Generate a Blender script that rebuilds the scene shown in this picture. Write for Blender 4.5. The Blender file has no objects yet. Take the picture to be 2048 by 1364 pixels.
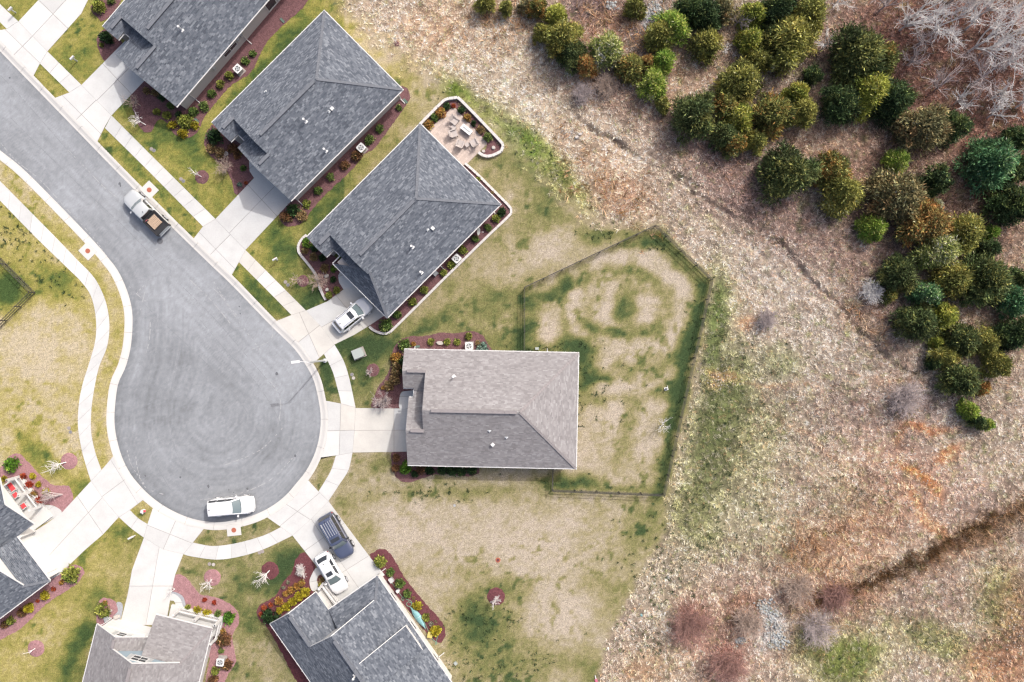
import bpy, math, random
import numpy as np
from mathutils import Vector, Matrix
from mathutils.geometry import tessellate_polygon

# ------------------------------------------------------------------ camera, light, exposure
H = 85.0            # flying height of the camera (m)
S = 18.0            # photograph pixels per metre on the ground
scene = bpy.context.scene
cam_d = bpy.data.cameras.new("camera")
cam = bpy.data.objects.new("camera", cam_d)
scene.collection.objects.link(cam)
cam.location = (0, 0, H)
cam.rotation_euler = (0, 0, 0)
cam_d.sensor_fit = 'HORIZONTAL'
cam_d.angle = 2 * math.atan((1024 / S) / H)
cam_d.clip_end = 3000
scene.camera = cam

SUN = Vector((0.66, 0.75, math.tan(math.radians(48)) * math.hypot(.66, .75))).normalized()
world = bpy.data.worlds.new("World")
scene.world = world
world.use_nodes = True
wn = world.node_tree
bg = wn.nodes.get("Background") or wn.nodes.new("ShaderNodeBackground")
sky = wn.nodes.new("ShaderNodeTexSky")
sky.sky_type = 'NISHITA'
sky.sun_disc = False
sky.sun_elevation = math.radians(48)
sky.sun_rotation = math.atan2(.66, .75)
sky.air_density = 1.0
sky.dust_density = 8.0
wn.links.new(sky.outputs[0], bg.inputs[0])
bg.inputs[1].default_value = 0.15
sun_d = bpy.data.lights.new("sun", 'SUN')
sun_d.energy = 2.0
sun_d.angle = math.radians(0.5)
sun_d.color = (1.0, 0.975, 0.94)
sun_o = bpy.data.objects.new("sun", sun_d)
scene.collection.objects.link(sun_o)
sun_o.rotation_euler = SUN.to_track_quat('Z', 'Y').to_euler()
sun_o.location = (40, 45, 90)
scene.view_settings.view_transform = 'Standard'
scene.view_settings.look = 'None'
scene.view_settings.gamma = 1.0
scene.view_settings.use_curve_mapping = False
scene.view_settings.exposure = 0.80
scene.cycles.use_denoising = True
scene.cycles.denoiser = 'OPENIMAGEDENOISE'
scene.cycles.denoising_prefilter = 'NONE'
scene.cycles.denoising_input_passes = 'RGB_ALBEDO_NORMAL'
scene.cycles.pixel_filter_type = 'BLACKMAN_HARRIS'
scene.cycles.filter_width = 1.35
scene.cycles.max_bounces = 6
EXPF = 2.35         # display value of a white sunlit horizontal surface: turns colours seen in daylight into base colours

rng = np.random.default_rng(7)
random.seed(7)
COL = scene.collection

# ------------------------------------------------------------------ helpers
def P(px, py, z=0.0):
    k = (H - z) / H
    return Vector(((px - 1024) / S * k, (682 - py) / S * k, z))

def lin(c):
    c = c / 255.0
    return c / 12.92 if c <= 0.04045 else ((c + 0.055) / 1.055) ** 2.4

def A(r, g, b, f=1.0):
    return tuple(min(0.9, lin(v) / EXPF * f) for v in (r, g, b))

def Anp(rgb, f=1.0):
    c = np.asarray(rgb, float) / 255.0
    l = np.where(c <= 0.04045, c / 12.92, ((c + 0.055) / 1.055) ** 2.4)
    return np.minimum(0.9, l / EXPF * f)

def vnoise(x, y, seed=0):
    x = np.asarray(x, float); y = np.asarray(y, float)
    xi = np.floor(x).astype(np.int64); yi = np.floor(y).astype(np.int64)
    fx = x - xi; fy = y - yi
    fx = fx * fx * (3 - 2 * fx); fy = fy * fy * (3 - 2 * fy)
    def h(a, b):
        n = (a * 374761393 + b * 668265263 + seed * 974711) & 0xFFFFFFFF
        n = ((n ^ (n >> 13)) * 1274126177) & 0xFFFFFFFF
        return ((n ^ (n >> 16)) & 0xFFFF) / 65535.0
    return (h(xi, yi) * (1 - fx) + h(xi + 1, yi) * fx) * (1 - fy) + (h(xi, yi + 1) * (1 - fx) + h(xi + 1, yi + 1) * fx) * fy

def fbm(x, y, seed=0, octv=4):
    s = 0; a = 0.5; t = 0
    for i in range(octv):
        s = s + a * vnoise(x * 2 ** i, y * 2 ** i, seed + i * 17); t += a; a *= 0.5
    return s / t

def smooth(pts, n=8):
    """Catmull-Rom through the points"""
    pts = [np.array(p, float) for p in pts]
    out = []
    for i in range(len(pts) - 1):
        p0 = pts[max(i - 1, 0)]; p1 = pts[i]; p2 = pts[i + 1]; p3 = pts[min(i + 2, len(pts) - 1)]
        for k in range(n):
            t = k / n
            out.append(0.5 * ((2 * p1) + (-p0 + p2) * t + (2 * p0 - 5 * p1 + 4 * p2 - p3) * t * t + (-p0 + 3 * p1 - 3 * p2 + p3) * t ** 3))
    out.append(pts[-1])
    return out

def smooth_closed(pts, n=6):
    m = len(pts); pts = [np.array(p, float) for p in pts]; out = []
    for i in range(m):
        p0, p1, p2, p3 = pts[i - 1], pts[i], pts[(i + 1) % m], pts[(i + 2) % m]
        for k in range(n):
            t = k / n
            out.append(0.5 * ((2 * p1) + (-p0 + p2) * t + (2 * p0 - 5 * p1 + 4 * p2 - p3) * t * t + (-p0 + 3 * p1 - 3 * p2 + p3) * t ** 3))
    return out

def resample(pts, n):
    pts = np.array(pts, float)
    d = np.r_[0, np.cumsum(np.hypot(*np.diff(pts, axis=0).T))]
    t = np.linspace(0, d[-1], n)
    return np.stack([np.interp(t, d, pts[:, 0]), np.interp(t, d, pts[:, 1])], 1)

def plen(pts):
    pts = np.array(pts, float)
    return float(np.hypot(*np.diff(pts, axis=0).T).sum())

def offset(pts, d):
    pts = np.array(pts, float)
    t = np.gradient(pts, axis=0)
    t /= np.maximum(np.hypot(t[:, 0], t[:, 1]), 1e-6)[:, None]
    return pts + np.stack([t[:, 1], -t[:, 0]], 1) * d

def in_poly(X, Y, poly):
    poly = np.array(poly, float)
    inside = np.zeros(X.shape, bool)
    x0, y0 = poly[-1]
    for x1, y1 in poly:
        c = ((y0 > Y) != (y1 > Y))
        if y0 != y1:
            inside ^= c & (X < (x1 - x0) * (Y - y0) / (y1 - y0) + x0)
        x0, y0 = x1, y1
    return inside

def link(o, parent=None):
    COL.objects.link(o)
    if parent is not None:
        o.parent = parent
    return o

def tag(o, label=None, cat=None, group=None, kind=None):
    if label: o['label'] = label
    if cat: o['category'] = cat
    if group: o['group'] = group
    if kind: o['kind'] = kind
    return o

ORIGIN = {}
def thing(name, loc, label, cat, group=None):
    o = bpy.data.objects.new(name, None)
    o.empty_display_size = 0.3
    o.location = loc
    ORIGIN[o.name] = Vector(loc)
    link(o)
    return tag(o, label, cat, group)

def setting(name, loc=(0, 0, 0)):
    o = bpy.data.objects.new(name, None)
    o.location = loc
    ORIGIN[o.name] = Vector(loc)
    link(o)
    o['kind'] = 'structure'
    return o

def origin_of(p):
    while p is not None:
        if p.name in ORIGIN: return ORIGIN[p.name]
        p = p.parent
    return Vector((0, 0, 0))

def mesh_np(name, verts, faces, mat, parent=None, col=None, smooth_sh=False, obj=True, attr='col'):
    """verts (N,3); faces (M,3|4) int array; col (N,3) point colours"""
    verts = np.asarray(verts, np.float32)
    faces = np.asarray(faces, np.int32)
    if parent is not None:
        verts = verts - np.array(origin_of(parent), np.float32)
    me = bpy.data.meshes.new(name)
    k = faces.shape[1]
    me.vertices.add(len(verts)); me.vertices.foreach_set('co', verts.ravel())
    me.loops.add(faces.size); me.loops.foreach_set('vertex_index', faces.ravel())
    me.polygons.add(len(faces))
    me.polygons.foreach_set('loop_start', np.arange(0, faces.size, k, dtype=np.int32))
    me.polygons.foreach_set('loop_total', np.full(len(faces), k, np.int32))
    if smooth_sh:
        me.polygons.foreach_set('use_smooth', np.ones(len(faces), bool))
    me.update(calc_edges=True)
    if col is not None:
        a = me.attributes.new(attr, 'FLOAT_COLOR', 'POINT')
        c = np.ones((len(verts), 4), np.float32); c[:, :3] = col
        a.data.foreach_set('color', c.ravel())
    if mat: me.materials.append(mat)
    if not obj: return me
    o = bpy.data.objects.new(name, me)
    return link(o, parent)

class MB:
    """collects primitive shapes (world coordinates) into ONE mesh"""
    def __init__(self): self.v = []; self.f = []
    def face(self, *pts):
        b = len(self.v); self.v += [tuple(p) for p in pts]; self.f.append(tuple(range(b, b + len(pts)))); return self
    def add(self, vs, fs):
        b = len(self.v); self.v += [tuple(v) for v in vs]; self.f += [tuple(i + b for i in f) for f in fs]; return self
    def box(self, c, sx, sy, sz, rot=0.0):
        """c = centre of the base"""
        ca, sa = math.cos(rot), math.sin(rot); vs = []
        for z in (0, sz):
            for x, y in ((-1, -1), (1, -1), (1, 1), (-1, 1)):
                dx, dy = x * sx / 2, y * sy / 2
                vs.append((c[0] + dx * ca - dy * sa, c[1] + dx * sa + dy * ca, c[2] + z))
        return self.add(vs, [(3, 2, 1, 0), (4, 5, 6, 7), (0, 1, 5, 4), (1, 2, 6, 5), (2, 3, 7, 6), (3, 0, 4, 7)])
    def beam(self, a, b, w, h=None):
        a = Vector(a); b = Vector(b); h = h or w
        d = (b - a)
        if d.length < 1e-6: return self
        d.normalize()
        up = Vector((0, 0, 1)) if abs(d.z) < 0.95 else Vector((1, 0, 0))
        s = d.cross(up).normalized() * w / 2; t = s.cross(d).normalized() * h / 2
        vs = [a - s - t, a + s - t, a + s + t, a - s + t, b - s - t, b + s - t, b + s + t, b - s + t]
        return self.add(vs, [(3, 2, 1, 0), (4, 5, 6, 7), (0, 1, 5, 4), (1, 2, 6, 5), (2, 3, 7, 6), (3, 0, 4, 7)])
    def tube(self, pts, r, n=6, r2=None, cap=True):
        pts = [Vector(p) for p in pts]; m = len(pts); b = len(self.v)
        for i, p in enumerate(pts):
            d = (pts[min(i + 1, m - 1)] - pts[max(i - 1, 0)]).normalized()
            up = Vector((0, 0, 1)) if abs(d.z) < 0.95 else Vector((1, 0, 0))
            s = d.cross(up).normalized(); t = s.cross(d).normalized()
            rr = r if r2 is None else r + (r2 - r) * i / max(m - 1, 1)
            for k in range(n):
                a = 2 * math.pi * k / n
                self.v.append(tuple(p + s * math.cos(a) * rr + t * math.sin(a) * rr))
        for i in range(m - 1):
            for k in range(n):
                self.f.append((b + i * n + k, b + i * n + (k + 1) % n, b + (i + 1) * n + (k + 1) % n, b + (i + 1) * n + k))
        if cap:
            self.f.append(tuple(b + k for k in range(n))[::-1]); self.f.append(tuple(b + (m - 1) * n + k for k in range(n)))
        return self
    def prism(self, poly, z0, z1):
        """poly: list of (x,y) world, any simple polygon"""
        poly = [(float(p[0]), float(p[1])) for p in poly]
        ar = sum(poly[i][0] * poly[(i + 1) % len(poly)][1] - poly[(i + 1) % len(poly)][0] * poly[i][1] for i in range(len(poly)))
        if ar < 0: poly = poly[::-1]
        n = len(poly); b = len(self.v)
        self.v += [(x, y, z1) for x, y in poly] + [(x, y, z0) for x, y in poly]
        if n <= 4: self.f.append(tuple(b + i for i in range(n)))
        else:
            for t in tessellate_polygon([[Vector((x, y, 0)) for x, y in poly]]):
                p = [poly[i] for i in t]
                cr = (p[1][0] - p[0][0]) * (p[2][1] - p[0][1]) - (p[2][0] - p[0][0]) * (p[1][1] - p[0][1])
                self.f.append(tuple(b + i for i in (t if cr > 0 else t[::-1])))
        for i in range(n):
            j = (i + 1) % n
            self.f.append((b + i, b + n + i, b + n + j, b + j))
        return self
    def build(self, name, mat, parent=None, smooth_sh=False, sharp=None):
        me = bpy.data.meshes.new(name)
        o0 = origin_of(parent) if parent is not None else Vector((0, 0, 0))
        me.from_pydata([(v[0] - o0.x, v[1] - o0.y, v[2] - o0.z) for v in self.v], [], self.f)
        me.validate()
        if mat: me.materials.append(mat)
        if smooth_sh:
            me.polygons.foreach_set('use_smooth', [True] * len(me.polygons))
            if sharp: me.set_sharp_from_angle(angle=math.radians(sharp))
        me.update()
        o = bpy.data.objects.new(name, me)
        return link(o, parent)

# ------------------------------------------------------------------ materials
def nt(name):
    m = bpy.data.materials.new(name); m.use_nodes = True
    n = m.node_tree; b = n.nodes["Principled BSDF"]
    return m, n, b

def mk(name, col, rough=0.7, metal=0.0, var=0.0, scale=3.0, bump=0.0, bscale=20.0, spec=0.4, var2=0.0, scale2=0.25, coat=0.0):
    m, n, b = nt(name)
    b.inputs['Roughness'].default_value = rough
    b.inputs['Metallic'].default_value = metal
    b.inputs['Specular IOR Level'].default_value = spec
    if coat: b.inputs['Coat Weight'].default_value = coat
    tc = n.nodes.new('ShaderNodeNewGeometry')
    last = None
    if var or var2:
        cur = None
        for v, s, seed in ((var, scale, 0), (var2, scale2, 5)):
            if not v: continue
            no = n.nodes.new('ShaderNodeTexNoise'); no.inputs['Scale'].default_value = s; no.inputs['Detail'].default_value = 5; no.inputs['Roughness'].default_value = .65
            n.links.new(tc.outputs['Position'], no.inputs['Vector'])
            mr = n.nodes.new('ShaderNodeMapRange'); mr.inputs[1].default_value = .25; mr.inputs[2].default_value = .75; mr.inputs[3].default_value = 1 - v; mr.inputs[4].default_value = 1 + v
            n.links.new(no.outputs['Fac'], mr.inputs[0])
            if cur is None: cur = mr.outputs[0]
            else:
                mu = n.nodes.new('ShaderNodeMath'); mu.operation = 'MULTIPLY'
                n.links.new(cur, mu.inputs[0]); n.links.new(mr.outputs[0], mu.inputs[1]); cur = mu.outputs[0]
        vm = n.nodes.new('ShaderNodeVectorMath'); vm.operation = 'SCALE'
        vm.inputs[0].default_value = col[:3]
        n.links.new(cur, vm.inputs['Scale'])
        n.links.new(vm.outputs[0], b.inputs['Base Color'])
    else:
        b.inputs['Base Color'].default_value = (*col[:3], 1)
    if bump:
        no = n.nodes.new('ShaderNodeTexNoise'); no.inputs['Scale'].default_value = bscale; no.inputs['Detail'].default_value = 4
        n.links.new(tc.outputs['Position'], no.inputs['Vector'])
        bp = n.nodes.new('ShaderNodeBump'); bp.inputs['Strength'].default_value = bump; bp.inputs['Distance'].default_value = 0.05
        n.links.new(no.outputs['Fac'], bp.inputs['Height']); n.links.new(bp.outputs[0], b.inputs['Normal'])
    return m

def mk_attr(name, rough=0.8, var=0.25, scale=6.0, var2=0.0, scale2=1.5, bump=0.0, bscale=10, spec=0.2, trans=0.0, stretch=None):
    """base colour from the 'col' attribute times fine noise"""
    m, n, b = nt(name)
    b.inputs['Roughness'].default_value = rough
    b.inputs['Specular IOR Level'].default_value = spec
    at = n.nodes.new('ShaderNodeAttribute'); at.attribute_name = 'col'
    geo = n.nodes.new('ShaderNodeNewGeometry')
    cur = at.outputs['Color']
    for v, s in ((var, scale), (var2, scale2)):
        if not v: continue
        no = n.nodes.new('ShaderNodeTexNoise'); no.inputs['Scale'].default_value = s; no.inputs['Detail'].default_value = 3; no.inputs['Roughness'].default_value = .7
        n.links.new(geo.outputs['Position'], no.inputs['Vector'])
        mr = n.nodes.new('ShaderNodeMapRange'); mr.inputs[1].default_value = .3; mr.inputs[2].default_value = .7; mr.inputs[3].default_value = 1 - v; mr.inputs[4].default_value = 1 + v
        n.links.new(no.outputs['Fac'], mr.inputs[0])
        vm = n.nodes.new('ShaderNodeVectorMath'); vm.operation = 'SCALE'
        n.links.new(cur, vm.inputs[0]); n.links.new(mr.outputs[0], vm.inputs['Scale']); cur = vm.outputs[0]
    n.links.new(cur, b.inputs['Base Color'])
    if trans:
        td = n.nodes.new('ShaderNodeBsdfTranslucent'); mx = n.nodes.new('ShaderNodeMixShader'); mx.inputs[0].default_value = trans
        n.links.new(cur, td.inputs['Color'])
        out = n.nodes['Material Output']
        n.links.new(b.outputs[0], mx.inputs[1]); n.links.new(td.outputs[0], mx.inputs[2]); n.links.new(mx.outputs[0], out.inputs['Surface'])
    if bump:
        no = n.nodes.new('ShaderNodeTexNoise'); no.inputs['Scale'].default_value = bscale; no.inputs['Detail'].default_value = 4
        n.links.new(geo.outputs['Position'], no.inputs['Vector'])
        bp = n.nodes.new('ShaderNodeBump'); bp.inputs['Strength'].default_value = bump; bp.inputs['Distance'].default_value = 0.06
        n.links.new(no.outputs['Fac'], bp.inputs['Height']); n.links.new(bp.outputs[0], b.inputs['Normal'])
    return m

M = {}
M['ground'] = mk_attr('ground_grass', .95, .42, 8.0, .22, 3.0, .8, 12, .1)
M['asphalt'] = mk_attr('asphalt', .92, .11, 16, .05, 1.3, .2, 50, .2)
M['seam'] = mk('tar_seam', A(152, 155, 161), .9)
M['scuff'] = mk('scuffed_asphalt', A(196, 198, 202), .9, var=.12, scale=6)
M['stain'] = mk('oil_stain', A(120, 123, 130), .85, var=.1, scale=8)
M['concrete'] = mk('concrete', A(243, 244, 244), .85, var=.05, scale=9, var2=.10, scale2=.6, spec=.25)
M['concrete_warm'] = mk('concrete_warm', A(243, 240, 234), .85, var=.05, scale=9, var2=.10, scale2=.6, spec=.25)
M['concrete_b'] = mk('concrete_weathered', A(237, 238, 238), .85, var=.06, scale=7, var2=.08, scale2=.5, spec=.25)
M['concrete_c'] = mk('concrete_pale', A(250, 250, 249), .85, var=.05, scale=9, var2=.06, scale2=.7, spec=.25)
M['kerb'] = mk('kerb_concrete', A(246, 244, 241), .85, var=.04, scale=9, var2=.05, scale2=.5, spec=.25)
M['joint'] = mk('slab_joint', A(196, 194, 190), .95)
M['mulch'] = mk('bark_mulch', A(140, 104, 107), .95, var=.50, scale=8, var2=.24, scale2=2.2, bump=1.0, bscale=16, spec=.1)
M['mulch_red'] = mk('red_bark_mulch', A(130, 82, 88), .95, var=.46, scale=8, var2=.22, scale2=2.2, bump=1.0, bscale=16, spec=.1)
M['mulch_pink'] = mk('pale_bark_mulch', A(196, 150, 154), .95, var=.40, scale=8, var2=.20, scale2=2.2, bump=1.0, bscale=16, spec=.1)
M['gravel_bed'] = mk('grey_gravel', A(196, 200, 208), .9, var=.3, scale=12, bump=1, bscale=18)
M['white'] = mk('white_paint', (.46, .46, .46), .5, var=.02, scale=2)
M['siding'] = mk('grey_siding', A(214, 209, 206, 1.35), .6, var=.03, scale=1)
M['siding_white'] = mk('white_siding', (.46, .455, .445), .6, var=.02, scale=1)
M['siding_blue'] = mk('pale_blue_siding', A(172, 192, 206, 1.1), .6, var=.02, scale=1)
M['soffit'] = mk('soffit_paint', (.42, .42, .415), .6)
M['glass_dark'] = mk('dark_glass', (.035, .04, .045), .08, spec=.6)
M['screen'] = mk('dark_insect_screen', (.03, .03, .032), .7)
M['shingle_grey'] = mk_attr('grey_shingle', .95, .10, 20, .05, .6, spec=.15)
M['shingle_taupe'] = mk_attr('taupe_shingle', .95, .10, 20, .05, .6, spec=.15)
M['cap_grey'] = mk('grey_ridge_cap', A(134, 139, 149), .95, var=.15, scale=3)
M['cap_taupe'] = mk('taupe_ridge_cap', A(172, 166, 168), .95, var=.12, scale=3)
M['leaf'] = mk_attr('foliage', .7, .15, 8, spec=.25, trans=.18)
M['needle'] = mk_attr('conifer_foliage', .75, .12, 6, spec=.2, trans=.12)
M['dry'] = mk_attr('dry_grass_blades', .9, .10, 5, spec=.1, trans=.15)
M['bark'] = mk('brown_bark', (.10, .075, .06), .95, var=.3, scale=6, bump=.6, bscale=14)
M['bark_grey'] = mk('pale_grey_bark', (.56, .54, .53), .9, var=.35, scale=5)
M['bark_tan'] = mk('tan_bark', A(232, 208, 192), .9, var=.18, scale=5)
M['bark_red'] = mk('red_brown_twigs', A(204, 160, 150), .9, var=.2, scale=5)
M['bark_mauve'] = mk('mauve_twigs', (.36, .31, .305), .9, var=.2, scale=5)
M['metal_white'] = mk('white_metal', (.48, .485, .49), .35, spec=.5)
M['metal_grey'] = mk('galvanised_metal', (.45, .47, .48), .45, metal=.5)
M['metal_dark'] = mk('dark_metal', (.05, .052, .055), .5)
M['rail'] = mk('weathered_fence_rail', A(96, 92, 90), .85, var=.2, scale=4)
M['post'] = mk('dark_fence_post', A(76, 72, 70), .85, var=.2, scale=4)
M['wire'] = mk('fence_wire', (.10, .10, .10), .6)
M['rust_lid'] = mk('rusty_iron_lid', A(205, 118, 92), .8, var=.2, scale=14)
M['iron'] = mk('cast_iron', A(150, 150, 154), .7, var=.15, scale=10)
M['util_green'] = mk('pale_green_enamel', A(198, 208, 205), .5, var=.03, scale=3)
M['plastic_grey'] = mk('grey_plastic', A(186, 176, 172), .7, var=.08, scale=8)
M['plastic_green'] = mk('green_plastic', A(120, 148, 136), .6)
M['rock'] = mk('pale_boulder', A(225, 218, 212), .9, var=.15, scale=5, bump=.6, bscale=6)
M['rock_grey'] = mk('grey_stone', A(196, 202, 204), .9, var=.25, scale=6, bump=.5, bscale=8)
M['block'] = mk('white_edging_block', A(246, 242, 240), .8, var=.05, scale=6)
M['paver'] = mk_attr('pink_paving', .85, .06, 14, spec=.2)
M['wood'] = mk('pallet_wood', A(226, 198, 172), .8, var=.15, scale=8)
M['wicker'] = mk('pale_wicker', A(222, 212, 208), .8, var=.1, scale=12)
M['wicker_dark'] = mk('dark_wicker', A(120, 108, 104), .8)
M['red'] = mk('red_cushion', (.55, .05, .06), .8)
M['red_paint'] = mk('red_paint', (.55, .06, .08), .5)
M['tyre'] = mk('tyre_rubber', (.02, .02, .021), .85)
M['rim'] = mk('alloy_rim', (.55, .56, .58), .3, metal=.8)
M['car_white'] = mk('white_car_paint', (.50, .51, .525), .22, spec=.5, coat=.8)
M['car_silver'] = mk('silver_car_paint', (.36, .375, .385), .25, metal=.15, spec=.5, coat=.8)
M['car_blue'] = mk('dark_blue_car_paint', (.045, .055, .095), .22, spec=.5, coat=.9)
M['car_glass'] = mk('car_glass', (.10, .13, .14), .06, spec=.7)
M['car_glass_dark'] = mk('tinted_car_glass', (.025, .028, .033), .06, spec=.7)
M['car_trim'] = mk('black_car_trim', (.018, .018, .02), .5)
M['chrome'] = mk('chrome', (.7, .7, .72), .15, metal=1)
M['lamp_clear'] = mk('clear_lamp', (.75, .78, .8), .1, spec=.8)
M['lamp_red'] = mk('red_lamp', (.4, .02, .02), .15, spec=.6)
M['kayak'] = mk('pale_blue_shell', A(150, 208, 214), .4, var=.03, scale=3)
M['hose'] = mk('green_hose', A(150, 200, 175), .5)
M['yellow'] = mk('yellow_plastic', A(238, 222, 130), .6)
M['pink'] = mk('pink_plastic', A(232, 130, 160), .6)

# ------------------------------------------------------------------ outlines (traced layout of the street)
ROAD_NE = smooth([(-150, -55), (-70, 30), (0, 103), (85, 191), (152, 260), (212, 322), (273, 384), (346, 457), (420, 529), (461, 568), (510, 619), (550, 660),
                  (585, 694), (606, 722), (626, 758), (636, 797), (641, 832), (639, 868), (630, 905), (613, 940), (592, 967), (570, 992), (541, 1014),
                  (506, 1031), (468, 1041), (428, 1045), (381, 1037), (337, 1018), (302, 994), (276, 968), (257, 943), (243, 914), (233, 880), (228, 845),
                  (230, 803), (236, 766), (250, 735), (260, 697), (264, 655), (263, 620), (254, 583), (236, 543), (215, 515), (195, 491), (144, 437), (51, 343), (0, 301), (-70, 245), (-150, 180)], 5)
KERB_OUT = offset(ROAD_NE, 15.0)

def in_px(o):
    return [(p[0], p[1]) for p in o]

# ------------------------------------------------------------------ ground
WILD_EDGE = [(560, -9000), (640, -140), (690, 10), (760, 75), (905, 178), (1000, 262), (1060, 320), (1120, 385), (1190, 450), (1311, 448), (1432, 556), (1405, 700), (1370, 850),
             (1338, 990), (1332, 1060), (1265, 1180), (1215, 1280), (1185, 1400), (1170, 1550), (1100, 9000), (20000, 9000), (20000, -9000)]

# lawn green patches: cx, cy, sx, sy, rotation (deg), amount
G_BLOBS = [
 (30, 25, 60, 40, 40, .25), (150, 110, 55, 35, -45, .35), (110, 150, 30, 14, 45, .3), (335, 265, 60, 35, 30, .4), (250, 200, 30, 30, 0, .45), (420, 390, 60, 45, 45, .1), (385, 300, 40, 20, 45, .3),
 (290, 350, 60, 14, 45, .3), (520, 590, 55, 16, 45, .45), (560, 610, 30, 12, 45, .3), (548, 480, 45, 25, 30, .2), (555, 455, 18, 12, 0, .4), (575, 505, 25, 20, 0, .3), (630, 595, 30, 22, -30, .75), (650, 440, 150, 22, -45, .25),
 (745, 215, 160, 20, -45, .45), (570, 90, 90, 22, -45, .45), (500, 170, 90, 14, -45, .3), (700, 350, 120, 18, -45, .3), (780, 190, 90, 14, 45, .25),
 (690, 500, 40, 25, 0, .25), (770, 700, 60, 30, 0, .35), (720, 700, 50, 40, -20, .5), (725, 760, 30, 45, 0, .4), (690, 690, 22, 15, 0, .5), (655, 760, 18, 50, 10, .6), (650, 735, 14, 24, 0, .4),
 (900, 620, 120, 40, -20, .25), (850, 655, 60, 14, -25, .4), (1000, 600, 80, 25, -25, .35), (1010, 335, 60, 25, 40, .25), (1075, 360, 80, 22, 45, .45), (1100, 420, 60, 40, 30, .3), (1050, 460, 70, 30, -30, .15), (1205, 470, 45, 22, 0, .6), (990, 680, 70, 30, 0, .45), (880, 230, 40, 20, -45, .3), (915, 190, 30, 20, 0, .4),
 (1040, 680, 18, 45, 0, .7),
 # fenced yard
 (1120, 698, 80, 16, 0, .7), (1170, 716, 30, 24, 0, .5), (1195, 762, 50, 9, 0, .7), (1165, 770, 20, 40, 0, .5), (1250, 600, 34, 38, 20, .45), (1295, 575, 50, 24, 30, .4), (1255, 640, 35, 25, 0, .5), (1215, 660, 50, 15, 10, .25), (1180, 640, 15, 50, 0, .25),
 (1300, 480, 45, 18, -10, .65), (1360, 520, 70, 16, 45, .65), (1398, 600, 18, 70, 8, .75), (1384, 680, 20, 60, 12, .8), (1364, 760, 18, 60, 12, .75), (1345, 860, 16, 80, 12, .8), (1322, 950, 16, 60, 12, .6), (1130, 965, 60, 18, 2, .8), (1230, 975, 90, 12, 2, .45), (1110, 585, 100, 14, -25, .4), (1150, 560, 80, 16, -25, .35), (1330, 780, 28, 24, 0, .4), (1240, 890, 20, 40, 15, .4), (1270, 820, 14, 60, 12, .3), (1060, 640, 16, 70, 0, .3), (1330, 640, 40, 16, -45, .3), (1210, 800, 40, 10, -10, .4),
 # bottom lawn
 (960, 1250, 65, 50, -10, .8), (1015, 1180, 50, 30, 0, .55), (935, 1215, 40, 40, 0, .3), (1000, 1330, 90, 50, 0, .45), (1290, 1060, 70, 60, -30, .5), (1230, 1200, 60, 40, -40, .3), (850, 985, 130, 16, 0, .3), (980, 985, 70, 20, 0, .35), (730, 1070, 30, 40, -30, .4), (690, 1010, 25, 20, 0, .4), (920, 1140, 40, 22, 0, .2), (1130, 1330, 60, 40, 0, .35), (1170, 1160, 50, 30, 0, .2), (1190, 1345, 30, 40, 0, .45),(760,925,30,20,0,.5),
 # left
 (60, 905, 28, 45, -40, .5), (95, 935, 40, 20, 20, .5), (160, 975, 30, 25, 45, .7), (50, 880, 40, 12, 45, .3), (85, 890, 50, 8, 55, .25), (100, 560, 70, 35, 30, .5), (30, 470, 50, 50, 0, .35), (140, 560, 30, 25, 30, .45), (20, 585, 34, 40, 0, .9), (0, 570, 36, 34, 0, .6),
 (240, 1060, 35, 25, 30, .5), (165, 1115, 25, 14, -40, .6), (200, 1190, 35, 25, 0, .4), (150, 1290, 20, 60, 15, .5), (175, 1265, 16, 40, 10, .5), (140, 1345, 35, 25, 0, .5), (300, 1060, 20, 20, 0, .2), (470, 1110, 50, 20, -10, .2), (580, 1120, 30, 40, 30, .65), (560, 1160, 20, 28, 20, .55), (510, 1170, 30, 30, 0, .35), (500, 1250, 20, 30, 0, .4), (470, 1200, 30, 30, 0, .3), (410, 1075, 12, 10, 0, .5), (520, 1050, 40, 12, -20, .25), (470, 1150, 20, 30, 0, .25), (645, 960, 14, 20, 0, .3), (650, 930, 16, 20, 0, .3),
 (40, 430, 60, 14, 42, .25), (190, 560, 12, 60, -20, .25), (225, 700, 14, 60, 10, .25), (200, 860, 12, 60, -5, .25), (120, 470, 60, 10, 42, .2), (280,1025,14,10,0,.3),
]
# bare / straw patches (negative green)
S_BLOBS = [(1100, 480, 80, 30, -30, .4), (1060, 530, 60, 20, -30, .3), (1180, 590, 45, 40, 0, .6), (1090, 650, 25, 40, 0, .4), (1210, 630, 25, 30, 0, .4), (1230, 820, 16, 70, 5, .5), (1290, 880, 30, 50, 10, .3), (1310, 620, 40, 30, 0, .3), (1270, 520, 60, 20, -20, .35),
 (850, 1070, 110, 50, 0, .35), (1080, 1100, 120, 60, 0, .3), (1130, 1230, 60, 60, 0, .35), (60, 700, 100, 60, 0, .35), (600, 480, 30, 20, 0, .25), (150, 95, 12, 26, 20, .4), (30, 1190, 60, 14, -35, .1), (400, 1060, 30, 10, 0, .2), (100, 1250, 50, 25, -30, .2),(1340,560,40,30,0,.25)]
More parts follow.
